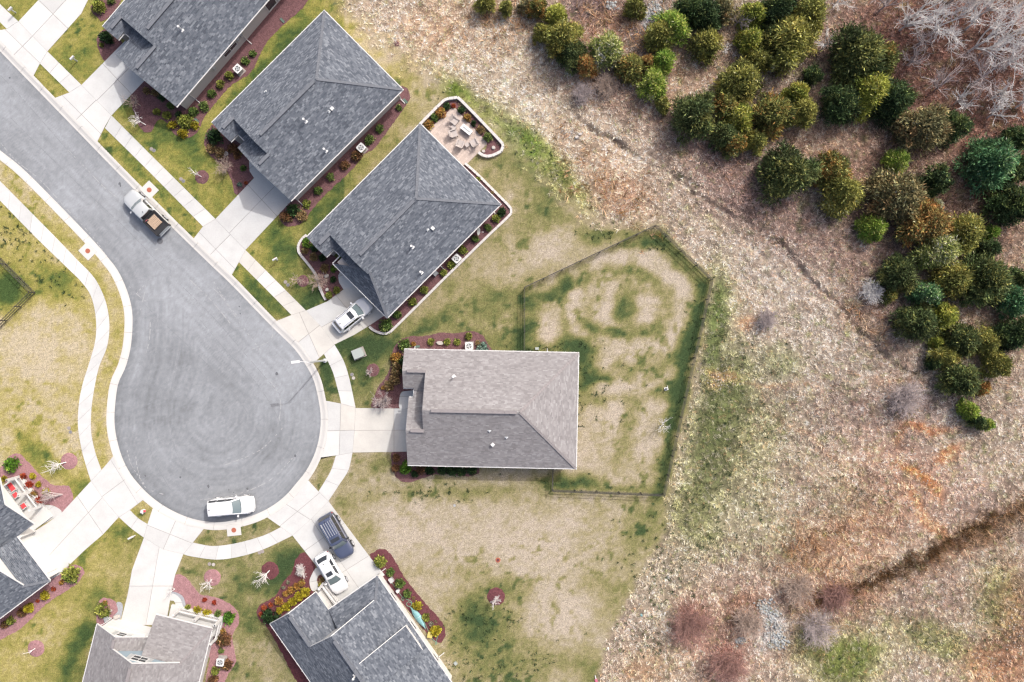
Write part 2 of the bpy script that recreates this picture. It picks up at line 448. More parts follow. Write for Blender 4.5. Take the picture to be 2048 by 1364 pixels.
# wild land colours: cx, cy, sx, sy, rot, (r,g,b), weight
W_BLOBS = [
 (1000, 90, 230, 130, 20, (226, 205, 182), .8), (1060, 190, 180, 70, 40, (228, 214, 190), .7), (1180, 320, 120, 60, 40, (222, 196, 170), .7), (930, 40, 120, 60, 30, (224, 190, 160), .5), (1240, 380, 60, 40, 40, (226, 180, 150), .6), (860, 60, 50, 40, 0, (232, 196, 164), .6),
 (1090, 320, 90, 22, 45, (150, 170, 84), .8), (960, 230, 90, 26, 45, (170, 186, 96), .75), (1040, 290, 50, 25, 45, (120, 156, 66), .6), (910, 185, 30, 16, 0, (124, 158, 60), .8), (1150, 395, 50, 20, 40, (158, 164, 92), .5),
 (1380, 260, 170, 34, 40, (170, 146, 130), .85), (1250, 200, 130, 34, 20, (186, 160, 142), .8), (1480, 370, 160, 50, 38, (158, 136, 126), .9), (1600, 480, 170, 55, 42, (150, 124, 116), .9), (1720, 590, 100, 60, 45, (150, 126, 116), .85),
 (1380, 120, 60, 130, 10, (206, 176, 152), .8), (1560, 260, 130, 60, 20, (206, 176, 152), .7), (1640, 300, 90, 40, 45, (200, 172, 150), .7), (1750, 330, 70, 60, 40, (176, 148, 128), .8), (1240, 40, 120, 50, 0, (168, 140, 128), .85), (1200, 60, 50, 40, 0, (200, 160, 136), .5), (1180, 15, 40, 25, 0, (120, 104, 104), .8), (1310, 35, 28, 26, 0, (206, 210, 212), .9), (1290, 80, 20, 30, 40, (150, 152, 160), .7),
 (1900, 100, 220, 150, 0, (132, 98, 88), .95), (1980, 260, 110, 120, 0, (140, 106, 94), .9), (1930, 420, 120, 70, 20, (150, 124, 106), .85), (1780, 420, 120, 70, 30, (140, 112, 102), .7), (2010, 600, 90, 90, 0, (160, 134, 116), .7), (1960, 480, 60, 40, 0, (120, 98, 88), .6), (1940, 640, 60, 25, -20, (206, 178, 156), .7), (2030, 520, 40, 40, 0, (200, 176, 156), .6), (1740, 480, 60, 50, 0, (170, 140, 126), .6),
 (1560, 640, 170, 150, 45, (204, 190, 174), .8), (1500, 620, 80, 60, 30, (214, 196, 178), .6), (1660, 800, 180, 100, 20, (190, 176, 160), .8), (1450, 620, 40, 90, -10, (196, 184, 150), .6), (1800, 820, 110, 60, 0, (176, 158, 150), .7),
 (1450, 790, 45, 80, 8, (120, 138, 80), .75), (1505, 860, 70, 70, 20, (146, 152, 102), .5), (1420, 930, 45, 90, 12, (124, 140, 84), .75), (1375, 1030, 45, 60, -10, (134, 144, 88), .6), (1480, 960, 80, 60, 20, (160, 162, 118), .45), (1425, 660, 20, 90, 5, (118, 138, 78), .75), (1400, 1060, 40, 40, -30, (136, 146, 92), .4), (1560, 720, 40, 30, 0, (150, 160, 110), .5), (1420, 600, 26, 50, 10, (120, 140, 80), .6), (1720, 980, 70, 50, 30, (166, 164, 126), .6),
 (1445, 745, 28, 12, 10, (222, 166, 130), .6), (1430, 770, 16, 10, 0, (218, 164, 130), .5), (1560, 765, 90, 4, 4, (206, 164, 134), .4), (1700, 640, 10, 60, -50, (206, 160, 130), .3), (1620, 880, 90, 4, 40, (204, 160, 128), .45), (1800, 760, 60, 5, 5, (196, 148, 116), .4), (1500, 640, 20, 12, 0, (224, 170, 130), .6),
 (1810, 960, 130, 80, 20, (196, 162, 144), .8), (1830, 950, 30, 8, 30, (226, 156, 104), .8), (1862, 975, 40, 9, 40, (226, 154, 102), .85), (1830, 1000, 30, 10, 45, (224, 160, 114), .65), (1845, 855, 44, 7, 8, (224, 150, 104), .7), (1800, 870, 8, 22, 0, (220, 156, 114), .5), (1900, 910, 30, 14, -20, (222, 150, 104), .7), (1870, 1060, 12, 50, -30, (220, 156, 110), .7),
 (1700, 1090, 110, 60, -30, (196, 152, 122), .6), (1620, 1100, 60, 60, 0, (190, 156, 130), .5), (1850, 1130, 220, 24, -33, (156, 120, 92), .55), (1660, 1190, 90, 24, -8, (168, 118, 90), .7), (1900, 1230, 150, 90, 20, (184, 164, 148), .7), (1480, 1250, 120, 110, 0, (192, 166, 150), .7), (1340, 1180, 60, 110, -30, (196, 186, 160), .6), (1380, 1240, 36, 50, 0, (158, 112, 102), .8), (1450, 1320, 40, 40, 0, (158, 106, 98), .7), (1490, 1230, 50, 40, 0, (150, 112, 92), .6),
 (1540, 1250, 22, 40, 10, (200, 206, 206), .7), (1700, 1320, 70, 45, -20, (136, 154, 78), .85), (1620, 1290, 40, 30, 30, (140, 150, 84), .6), (1870, 1280, 60, 30, 20, (146, 156, 92), .6), (2000, 1200, 40, 60, 0, (146, 156, 92), .6), (1980, 1330, 60, 40, 0, (206, 152, 112), .6), (2000, 1050, 60, 20, -33, (140, 112, 84), .6), (1950, 1000, 80, 50, 0, (178, 156, 144), .6),
 (1310, 1330, 60, 40, 0, (206, 180, 150), .6), (1280, 1345, 30, 20, 0, (214, 168, 130), .4), (1500, 1060, 90, 60, 0, (176, 172, 140), .6), (2030, 1270, 40, 120, 0, (170, 130, 104), .6),
]
# erosion gullies: polyline, depth
GULLIES = [([(1150, 235), (1240, 290), (1330, 345), (1400, 395), (1480, 440), (1540, 480), (1590, 520), (1630, 570), (1670, 600), (1700, 645), (1740, 690), (1790, 735), (1850, 750)], .5, 4), ([(1290, 300), (1370, 360), (1460, 410), (1530, 455), (1600, 540), (1640, 600)], .28, 3.5), ([(1240, 310), (1330, 370), (1420, 430), (1500, 490), (1570, 560)], .2, 3.5),
           ([(1120, 205), (1200, 265), (1290, 330)], .2, 4), ([(2060, 1010), (1960, 1050), (1870, 1100), (1780, 1150), (1720, 1180), (1640, 1198), (1600, 1200)], .35, 10),
           ([(1610, 830), (1650, 890), (1720, 935), (1780, 980), (1850, 1030), (1875, 1070), (1930, 1130), (1980, 1200)], .12, 4), ([(1660, 230), (1740, 300), (1800, 370), (1870, 470)], .15, 4), ([(1905, 350), (1990, 430), (2040, 470)], .18, 5)]

def blob(X, Y, b):
    cx, cy, sx, sy, rot = b[:5]
    a = math.radians(rot); ca, sa = math.cos(a), math.sin(a)
    dx, dy = X - cx, Y - cy
    u = dx * ca + dy * sa; v = -dx * sa + dy * ca
    return np.exp(-(u / sx) ** 2 - (v / sy) ** 2)

def poly_dist(X, Y, pts):
    d = np.full(X.shape, 1e9)
    for (x0, y0), (x1, y1) in zip(pts[:-1], pts[1:]):
        vx, vy = x1 - x0, y1 - y0; L2 = vx * vx + vy * vy
        t = np.clip(((X - x0) * vx + (Y - y0) * vy) / L2, 0, 1)
        d = np.minimum(d, np.hypot(X - x0 - t * vx, Y - y0 - t * vy))
    return d

def lawn_ramp(g, lush):
    """dormant straw to green turf; the front lawns of the street (lush) are yellower"""
    xs = [0, .18, .38, .6, .8, 1.0]
    dry = np.array([(209, 196, 178), (194, 182, 156), (174, 164, 124), (143, 142, 92), (106, 117, 72), (74, 94, 60)], float)
    fresh = np.array([(219, 205, 176), (208, 194, 150), (193, 181, 114), (164, 160, 86), (122, 134, 70), (82, 105, 59)], float)
    a = np.stack([np.interp(g, xs, dry[:, i]) for i in range(3)], -1); b = np.stack([np.interp(g, xs, fresh[:, i]) for i in range(3)], -1)
    return a + (b - a) * lush[..., None]

def fields(X, Y):
    """colour (display rgb), wildness for photograph-plan coordinates"""
    wx = X + (fbm(X / 60, Y / 60, 3) - .5) * 40; wy = Y + (fbm(X / 60 + 9, Y / 60 + 5, 4) - .5) * 40
    wx2 = X + (fbm(X / 22, Y / 22, 23) - .5) * 26; wy2 = Y + (fbm(X / 22 + 9, Y / 22 + 5, 24) - .5) * 26
    inside = in_poly(X, Y, WILD_EDGE)
    d = poly_dist(X, Y, WILD_EDGE[:20])
    wild = np.clip(.5 + np.where(inside, d, -d) / np.where(Y < 460, 60, 14) + (fbm(X / 14, Y / 14, 8) - .5) * 1.2, 0, 1)
    g = np.full(X.shape, .18)
    g += .34 * ((X < 690) & (Y < 640) & (X + 60 > Y * .55)) + .02
    g += .20 * np.exp(-((X - 880) / 260) ** 2 - ((Y - 480) / 260) ** 2)
    g += .20 * ((X > 640) & (X < 800) & (Y > 640) & (Y < 830))
    g += .22 * ((Y > 1000) & (X < 640))
    for b in G_BLOBS: g = g + blob(wx2, wy2, b) * b[5] * .82
    d0 = np.hypot((X - 1252) * .95, Y - 612) + (fbm(X / 40, Y / 40, 61) - .5) * 70
    yard = np.clip((190 - np.hypot(X - 1240, Y - 640)) / 60, 0, 1) * in_poly(X, Y, [(1050, 706), (1050, 575), (1312, 451), (1425, 559), (1360, 850), (1160, 850)])
    g = g + yard * (.23 * np.cos(d0 * 6.2832 / 68) + .05)
    for b in S_BLOBS: g = g - blob(wx2, wy2, b) * b[5] * .6
    g = g + (fbm(X / 30, Y / 30, 11) - .5) * .40 + (fbm(X / 10, Y / 10, 12) - .5) * .38 + (vnoise(X / 4.4, Y / 4.4, 13) - .5) * .16
    g = g + np.clip((fbm(X / 13, Y / 13, 14, 2) - .66) * 5, 0, .4) * np.clip(fbm(X / 70, Y / 70, 15, 2) * 3 - 1.1, 0, 1)
    lush = np.clip((900 - X - (Y - 250) * .55) / 260, 0, 1)
    lawn = lawn_ramp(np.clip(g, 0, 1), lush)
    wc = np.empty(X.shape + (3,)); wc[:] = (196, 178, 160)
    for b in W_BLOBS:
        a = np.clip(blob(wx, wy, b) * 1.6, 0, 1) * b[6]
        wc = wc * (1 - a[..., None]) + np.array(b[5], float) * a[..., None]
    n = (fbm(X / 7, Y / 7, 31, 3) - .5)[..., None]
    wc = wc * (1 + n * .6)
    gg = np.clip((fbm(X / 16, Y / 16, 33, 3) - .62) * 4, 0, 1)[..., None] * np.clip((X - 1300) / 100, 0, .55)[..., None]
    wc = wc * (1 - gg) + np.array((140, 148, 96.)) * gg
    gy_ = wc.mean(-1, keepdims=True); wc = (gy_ + (wc - gy_) * 1.02) * np.array((.985, .98, .985))
    dg = poly_dist(X, Y, GULLIES[0][0])
    wc = wc * (1 + .26 * (fbm(dg / 13 + (fbm(X / 80, Y / 80, 35) - .5) * 3, (X + Y) / 160, 36, 3) - .5) + .22 * (fbm(X / 42, Y / 42, 37, 3) - .5))[..., None]
    col = lawn * (1 - wild[..., None]) + wc * wild[..., None]
    return np.clip(col, 5, 250), wild, np.clip(g, 0, 1)

def dens(lo, hi, step, far):
    mid = np.arange(lo, hi + step / 2, step)
    out = np.array([3, 8, 20, 50, 120, 300, far], float)
    return np.r_[lo - out[::-1], mid, hi + out]
gx = dens(-68, 68, .25, 700); gy = dens(-49, 49, .25, 700)
GX, GY = np.meshgrid(gx, gy)
PXg = GX * S + 1024; PYg = 682 - GY * S
gcol, gwild, _ = fields(PXg, PYg)
gz = np.zeros_like(GX)
rel = (fbm(GX / 1.3, GY / 1.3, 41, 4) - .5) * .34 + (fbm(GX / 6, GY / 6, 42, 2) - .5) * .5
gz += np.where(gwild > .5, (gwild - .5) * 2, 0) * rel
for pts, dep, w in GULLIES:
    d = poly_dist(PXg + (fbm(GX / 1.2, GY / 1.2, 51) - .5) * 24, PYg + (fbm(GX / 1.2, GY / 1.2, 52) - .5) * 24, pts)
    gz -= dep * np.exp(-(d / w) ** 2) * (.5 + vnoise(GX / 1.1, GY / 1.1, 53))
road_poly = in_px(offset(ROAD_NE, 11))
gz = np.where(in_poly(PXg, PYg, road_poly), -.25, gz)
nx, ny = len(gx), len(gy)
idx = np.arange(nx * ny).reshape(ny, nx)
gfaces = np.stack([idx[:-1, :-1], idx[:-1, 1:], idx[1:, 1:], idx[1:, :-1]], -1).reshape(-1, 4)
gcol = gcol * (1 - .08 * gwild[..., None])
ground = mesh_np('ground', np.stack([GX, GY, gz], -1).reshape(-1, 3), gfaces, M['ground'], col=Anp(gcol).reshape(-1, 3), smooth_sh=True)
ground['kind'] = 'structure'

def ground_z(x, y):
    i = int(np.clip(np.searchsorted(gx, x) - 1, 0, nx - 2)); j = int(np.clip(np.searchsorted(gy, y) - 1, 0, ny - 2))
    return float(gz[j, i])

# ------------------------------------------------------------------ road, kerb, pavements, driveways
def w2(pts, z=0): return [tuple(P(p[0], p[1], z))[:2] for p in pts]
def to2(pts): return [((p[0] - 1024) / S, (682 - p[1]) / S) for p in pts]

rx = np.arange(-60.2, -20.0, .2); ry = np.arange(-20.6, 40.6, .2)
RX, RY = np.meshgrid(rx, ry); RPX = RX * S + 1024; RPY = 682 - RY * S
rin = in_poly(RPX, RPY, in_px(offset(ROAD_NE, 6)))
rd = poly_dist(RPX, RPY, [tuple(q) for q in in_px(ROAD_NE)[::3]])
ra_ = np.arctan2(RPY - 830, RPX - 440); al = np.where(RPY > 600, ra_ * 6, (RPX + RPY) / 70)
wear = .10 * (fbm(rd / 9 + fbm(RPX / 60, RPY / 60, 71) * 3, al * .35, 72, 4) - .5) + .16 * (fbm(rd / 3.2, al * .22, 73, 3) - .5) + .10 * (fbm(RPX / 45, RPY / 45, 74) - .5) + .10 * (vnoise(RPX / 4, RPY / 4, 75) - .5)
bulb = np.clip((RPY - 560 - (RPX - 250) * .75) / 60, 0, 1)
rc = np.array((179, 184, 191.)) * (1 + wear - .06 * bulb - .05 * np.clip((fbm(RPX / 90, RPY / 90, 76, 3) - .5) * 6, 0, 1) - .05 * np.exp(-(rd / 10) ** 2))[..., None]
ridx = np.arange(rin.size).reshape(rin.shape)
ok = rin[:-1, :-1] | rin[1:, 1:] | rin[:-1, 1:] | rin[1:, :-1]
rf = np.stack([ridx[:-1, :-1], ridx[:-1, 1:], ridx[1:, 1:], ridx[1:, :-1]], -1)[ok]
used = np.unique(rf); remap = np.full(rin.size, -1); remap[used] = np.arange(len(used))
road = mesh_np('road', np.stack([RX, RY, np.full(RX.shape, -.10)], -1).reshape(-1, 3)[used], remap[rf], M['asphalt'], col=Anp(rc).reshape(-1, 3)[used])
road['kind'] = 'structure'

def ribbon(pts, w0, w1, z, rnd, brk=0.0):
    mb = MB(); pts = np.array(to2(resample(smooth(pts, 6), max(6, int(plen(pts) / 4)))))
    L = offset(pts, .5); R = offset(pts, -.5)
    ww = [rnd.uniform(w0, w1) for _ in pts]
    for i in range(len(pts) - 1):
        if rnd.random() < brk: continue
        a = pts[i] + (L[i] - pts[i]) * ww[i]; b = pts[i] + (R[i] - pts[i]) * ww[i]
        c = pts[i + 1] + (R[i + 1] - pts[i + 1]) * ww[i + 1]; d = pts[i + 1] + (L[i + 1] - pts[i + 1]) * ww[i + 1]
        mb.face((*b, z), (*c, z), (*d, z), (*a, z)) if True else None
    return mb
rr = random.Random(3)
for pts in ([(20, 235), (70, 285), (160, 372), (257, 463), (330, 540), (420, 628), (500, 720), (560, 790)], [(0, 150), (60, 215), (160, 330)],
            [(263, 585), (320, 640), (400, 715), (470, 790), (520, 870)], [(318, 630), (305, 700), (290, 800), (300, 900), (340, 980)], [(400, 640), (450, 700), (515, 770), (560, 850), (560, 930)],
            [(360, 690), (340, 800), (350, 900), (400, 980)]):
    ribbon(pts, .02, .05, -.094, rr, .2).build('seam', M['seam'], road)
for pts in ([(0, 285), (30, 320), (80, 360), (130, 415), (190, 480), (240, 555)], [(135, 300), (170, 335), (205, 372), (240, 400)], [(410, 565), (440, 590), (475, 640), (505, 680), (520, 700)],
            [(425, 560), (450, 600), (480, 640)], [(262, 600), (290, 570), (280, 620)], [(300, 640), (298, 680), (290, 710)], [(270, 905), (275, 940), (290, 975), (330, 990)], [(540, 640), (545, 670), (530, 690)],
            [(255, 570), (275, 590), (295, 605)], [(325, 480), (321, 492), (310, 500)], [(540, 760), (560, 800), (558, 840)], [(400, 1000), (470, 990), (540, 960), (590, 910)], [(500, 700), (545, 680)], [(250, 880), (262, 930), (300, 985)], [(380, 560), (430, 610), (470, 660)], [(450, 930), (520, 900), (570, 850)]):
    ribbon(pts, .03, .13, -.092, rr, .5).build('scuff', M['scuff'], road)
for (px, py, r) in ((238, 367, 3), (240, 371, 2), (265, 957, 3), (553, 748, 3), (360, 955, 2.5), (290, 952, 2), (494, 978, 2.5), (457, 980, 1.5), (467, 985, 1.2), (416, 973, 3), (478, 613, 1.5), (480, 627, 1.5), (590, 912, 2.5), (18, 155, 2)):
    m2 = MB(); c = P(px, py); k = 9
    m2.face(*[(c.x + math.cos(6.28 * i / k) * r / S * rr.uniform(.6, 1.2), c.y + math.sin(6.28 * i / k) * r / S * rr.uniform(.6, 1.5), -.0955) for i in range(k)]).build('oil_stain', M['stain'], road)
# manhole cover in the road
mh = thing('manhole_cover', P(320, 482, -.10), 'round grey iron manhole cover set in the asphalt behind the pickup', 'manhole cover')
def disc(c, r, h, n=20):
    return MB().tube([(c[0], c[1], c[2]), (c[0], c[1], c[2] + h)], r, n)
disc(P(320, 482, -.10), .36, .008, 24).build('rim', M['iron'], mh)
disc(P(320, 482, -.09), .30, .012, 24).build('lid', M['stain'], mh)

# kerb segments: rolled profile between the asphalt edge and the outer edge
kerb = setting('kerb')
inner = resample(in_px(ROAD_NE), 150); outer = resample(in_px(KERB_OUT), 150)
inner = np.array(in_px(ROAD_NE)); outer = np.array(in_px(KERB_OUT))
dl = np.r_[0, np.cumsum(np.hypot(*np.diff(inner, axis=0).T))]
nseg = int(dl[-1] / 54)
for s in range(nseg):
    t = np.linspace(dl[-1] * s / nseg + .25, dl[-1] * (s + 1) / nseg - .25, 6)
    I = np.stack([np.interp(t, dl, inner[:, 0]), np.interp(t, dl, inner[:, 1])], 1)
    O = np.stack([np.interp(t, dl, outer[:, 0]), np.interp(t, dl, outer[:, 1])], 1)
    prof = [(0, -.2), (0, -.085), (.25, -.075), (.45, -.035), (.64, .015), (.78, .033), (1.0, .035), (1.0, -.2)]
    mb = MB(); vs = []
    for a, b in zip(I, O):
        for f, z in prof:
            p = a + (b - a) * f; w = ((p[0] - 1024) / S, (682 - p[1]) / S); vs.append((*w, z))
    k = len(prof); fs = []
    for i in range(5):
        for j in range(k - 1):
            fs.append((i * k + j, (i + 1) * k + j, (i + 1) * k + j + 1, i * k + j + 1))
    fs += [tuple(range(k))[::-1], tuple(range(5 * k, 6 * k))]
    mb.add(vs, fs); mb.build('kerb_stone', M['kerb'], kerb)
# dark joint base below the kerb
MB().prism(to2(in_px(offset(ROAD_NE, 14.5))), -.25, -.24).build('kerb_bed', M['joint'], kerb)

def strip_slabs(name, A_, B_, n, mat, z=.03):
    """a pavement laid as n slabs between its two edge lines"""
    par = setting(name)
    a = resample(smooth(A_, 6), n * 4 + 1); b = resample(smooth(B_, 6), n * 4 + 1)
    MB().prism(to2(list(a) + list(b[::-1])), -.05, .008).build('bedding', M['joint'], par)
    for s in range(n):
        aa = a[s * 4:s * 4 + 5].copy(); bb = b[s * 4:s * 4 + 5].copy()
        for q in (aa, bb):
            for e, i in ((0, 1), (4, 3)):
                d = q[i] - q[e]; q[e] = q[e] + d / max(np.hypot(*d), 1e-6) * .32
        MB().prism(to2(list(aa) + list(bb[::-1])), -.05, z + rr.uniform(-.003, .003)).build('slab', mat if rr.random() < .55 else M[rr.choice(('concrete_b', 'concrete_c'))], par)
    return par

def clip_half(poly, p, n):
    out = []; m = len(poly)
    for i in range(m):
        a = np.array(poly[i], float); b = np.array(poly[(i + 1) % m], float)
        da = float(np.dot(a - p, n)); db = float(np.dot(b - p, n))
        if da >= 0: out.append(tuple(a))
        if (da >= 0) != (db >= 0):
            t = da / (da - db); out.append(tuple(a + (b - a) * t))
    return out

def split_poly(poly, lines):
    polys = [poly]
    for (x0, y0), (x1, y1) in lines:
        n = np.array([-(y1 - y0), x1 - x0], float); n /= np.hypot(*n); p = np.array([x0, y0], float)
        new = []
        for q in polys:
            for sg in (1, -1):
                c = clip_half(q, p + n * sg * .3, n * sg)
                if len(c) >= 3:
                    ar = abs(sum(c[i][0] * c[(i + 1) % len(c)][1] - c[(i + 1) % len(c)][0] * c[i][1] for i in range(len(c)))) / 2
                    if ar > 8: new.append(c)
        polys = new
    return polys

def paved(name, poly, lines, mat, z=.028):
    par = setting(name)
    MB().prism(to2(poly), -.05, .006).build('bedding', M['joint'], par)
    for q in split_poly(poly, lines):
        c = np.mean(np.array(q), 0)
        q = [tuple(c + (np.array(p) - c) * (1 - .25 / max(np.hypot(*(np.array(p) - c)), 3))) for p in q]
        MB().prism(to2(q), -.05, z + rr.uniform(-.003, .003)).build('slab', mat if rr.random() < .55 else M[rr.choice(('concrete_b', 'concrete_c'))], par)
    return par

CW = M['concrete_warm']; CC = M['concrete']
strip_slabs('sidewalk', [(-60, -52), (0, 8), (37, 43)], [(-60, -18), (0, 44), (14, 58)], 3, CC)
strip_slabs('sidewalk', [(95, 103), (163, 170)], [(80, 127), (139, 185)], 3, CC)
strip_slabs('sidewalk', [(223, 231), (314, 322), (431, 438)], [(210, 256), (300, 345), (406, 453)], 10, CC)
strip_slabs('sidewalk', [(491, 500), (564, 573), (612, 621)], [(478, 524), (531, 577), (583, 630)], 6, CW)
strip_slabs('sidewalk', [(669, 689), (688, 723), (700, 762), (708, 800), (711, 815)], [(648, 708), (665, 742), (676, 780), (681, 800), (682, 807)], 4, CC)
strip_slabs('sidewalk', [(705, 905), (697, 940), (680, 967), (657, 1002)], [(672, 911), (662, 941), (650, 962), (637, 983)], 3, CC)
strip_slabs('sidewalk', [(585, 1071), (526, 1099), (475, 1114), (431, 1119), (380, 1112), (367, 1108)], [(562, 1054), (527, 1071), (474, 1086), (428, 1092), (399, 1088), (386, 1085)], 7, CC)
strip_slabs('sidewalk', [(288, 1075), (262, 1056), (238, 1034)], [(295, 1048), (276, 1036), (260, 1020)], 2, CC)
strip_slabs('sidewalk', [(182, 962), (167, 913), (158, 869), (156, 840), (159, 800), (166, 766), (179, 725), (191, 680), (192, 637), (183, 594), (164, 565), (135, 536), (72, 475), (0, 401), (-70, 330)],
            [(203, 940), (191, 906), (183, 869), (182, 840), (185, 800), (197, 738), (214, 694), (219, 651), (213, 608), (197, 569), (180, 545), (156, 521), (102, 465), (0, 362), (-70, 292)], 24, CC)
# driveway aprons and driveways
ke = np.array(in_px(KERB_OUT))
def kerb_run(p0, p1):
    i = int(np.argmin(np.hypot(ke[:, 0] - p0[0], ke[:, 1] - p0[1]))); j = int(np.argmin(np.hypot(ke[:, 0] - p1[0], ke[:, 1] - p1[1])))
    st = 1 if j >= i else -1
    return [tuple(ke[k] ) for k in range(i, j + st, st)]
paved('driveway', [(14, 58), (37, 43), (95, 103), (80, 127), (67, 152)] + kerb_run((67, 152), (-20, 60)), [((20, 118), (62, 76)), ((-30, 20), (110, 155))], CC)
paved('driveway', [(37, 43), (77, 0), (105, -30), (180, -8), (163, 27), (95, 103)], [((77, 0), (163, 83)), ((60, 78), (140, -8))], CC)
paved('driveway', [(139, 185), (163, 170), (223, 231), (209, 255), (195, 283)] + kerb_run((195, 283), (114, 201)), [((150, 242), (195, 198)), ((127, 193), (202, 268))], CC)
paved('driveway', [(163, 170), (240, 92), (262, 70), (320, 130), (289, 162), (223, 231)], [((205, 127), (262, 187)), ((195, 200), (290, 105))], CC)
paved('driveway', [(406, 453), (431, 438), (491, 500), (478, 524), (462, 553)] + kerb_run((462, 553), (380, 469)), [((420, 510), (462, 468)), ((395, 461), (470, 538))], CC)
paved('driveway', [(431, 438), (508, 356), (527, 338), (590, 398), (581, 404), (491, 500)], [((498, 372), (552, 430)), ((455, 470), (550, 372))], CC)
paved('walkway', [(498, 312), (499, 342), (508, 356), (527, 345), (512, 322), (505, 306)], [((490, 345), (520, 320))], CC)
paved('driveway', [(583, 630), (612, 621)] + [tuple(p) for p in smooth([(612, 621), (642, 653), (669, 689)], 4)[1:]] + [(648, 708), (626, 727)] + kerb_run((626, 727), (550, 638)), [((592, 688), (640, 650)), ((600, 628), (640, 718))], CW)
paved('driveway', [(612, 621), (654, 603), (687, 579), (700, 560), (775, 630), (766, 633), (739, 651), (708, 670), (669, 689), (642, 653)], [((680, 600), (730, 660)), ((640, 656), (740, 600))], CW)
paved('walkway', [(687, 579), (678, 565), (676, 552), (684, 536), (700, 520), (708, 530), (697, 548), (712, 568), (700, 575)], [((670, 556), (700, 545))], CW)
paved('driveway', [(682, 807), (711, 815), (709, 860), (705, 905), (672, 911), (641, 915)] + kerb_run((641, 915), (651, 805)), [((640, 862), (720, 860)), ((682, 800), (678, 920))], CW)
paved('driveway', [(711, 816), (830, 817), (830, 903), (705, 905), (709, 860)], [((700, 861), (830, 860)), ((788, 800), (788, 910))], CW)
paved('walkway', smooth_closed([(799, 816), (799, 795), (803, 785), (812, 782), (840, 782), (840, 803), (822, 803), (816, 808), (815, 816)], 4), [((795, 793), (840, 793))], M['concrete'])
paved('driveway', [(562, 1054), (585, 1071), (622, 1038), (657, 1002), (637, 983)] + kerb_run((616, 960), (535, 1034)), [((575, 1010), (622, 1040)), ((560, 1052), (640, 985))], CC)
paved('driveway', [(585, 1071), (630, 1128), (680, 1205), (705, 1190), (770, 1150), (740, 1114), (686, 1042), (657, 1002), (622, 1038)], [((640, 1080), (690, 1045)), ((660, 1160), (740, 1110)), ((621, 1036), (720, 1180))], CC)
paved('walkway', smooth_closed([(633, 1135), (622, 1152), (619, 1166), (625, 1182), (640, 1176), (634, 1164), (636, 1152), (642, 1147)], 4), [((615, 1165), (640, 1160))], CC)
paved('driveway', [(386, 1085), (367, 1108)] + [(325, 1098), (288, 1075), (295, 1048), (305, 1018)] + kerb_run((305, 1018), (408, 1057)), [((352, 1040), (325, 1102)), ((295, 1050), (386, 1087))], CC)
paved('driveway', [(288, 1075), (325, 1098), (367, 1108), (351, 1148), (344, 1178), (332, 1250), (240, 1250), (256, 1186), (264, 1140)], [((250, 1172), (350, 1172)), ((318, 1098), (292, 1250))], CC)
paved('walkway', smooth_closed([(344, 1187), (356, 1192), (364, 1204), (366, 1222), (352, 1226), (352, 1212), (348, 1202), (340, 1200)], 4), [((340, 1205), (366, 1205))], CC)
paved('driveway', [(203, 940), (222, 918)] + kerb_run((226, 913), (287, 1004)) + [(260, 1020), (238, 1034), (207, 998), (182, 962)], [((215, 985), (262, 950)), ((228, 930), (290, 1030))], CC)
paved('driveway', [(182, 962), (207, 998), (238, 1034), (207, 1068), (170, 1100), (118, 1150), (98, 1160), (40, 1080), (92, 1048), (125, 1024)], [((160, 1000), (205, 1066)), ((90, 1120), (200, 1000))], CC)
paved('walkway', smooth_closed([(79, 1017), (94, 1010), (111, 1013), (124, 1024), (108, 1036), (80, 1050), (66, 1040)], 4), [((70, 1040), (110, 1010))], CC)

# catch-basin slabs with a rusty lid
for px, py, rot, lab in ((299, 380, 45, 'beside the parked pickup'), (176, 502, 45, 'on the far kerb of the street'), (468, 1060, 8, 'behind the white minivan')):
    c = P(px, py)
    t = thing('storm_drain', (c.x, c.y, 0), f'square concrete storm drain top with round rusty lid {lab}', 'storm drain', 'storm drains along the kerb')
    MB().box((c.x, c.y, -.1), 1.55, 1.25 if rot == 8 else 1.45, .15, math.radians(-rot if rot != 8 else 6)).build('slab', M['kerb'], t)
    disc((c.x, c.y, .05), .27, .02, 20).build('lid', M['rust_lid'], t)

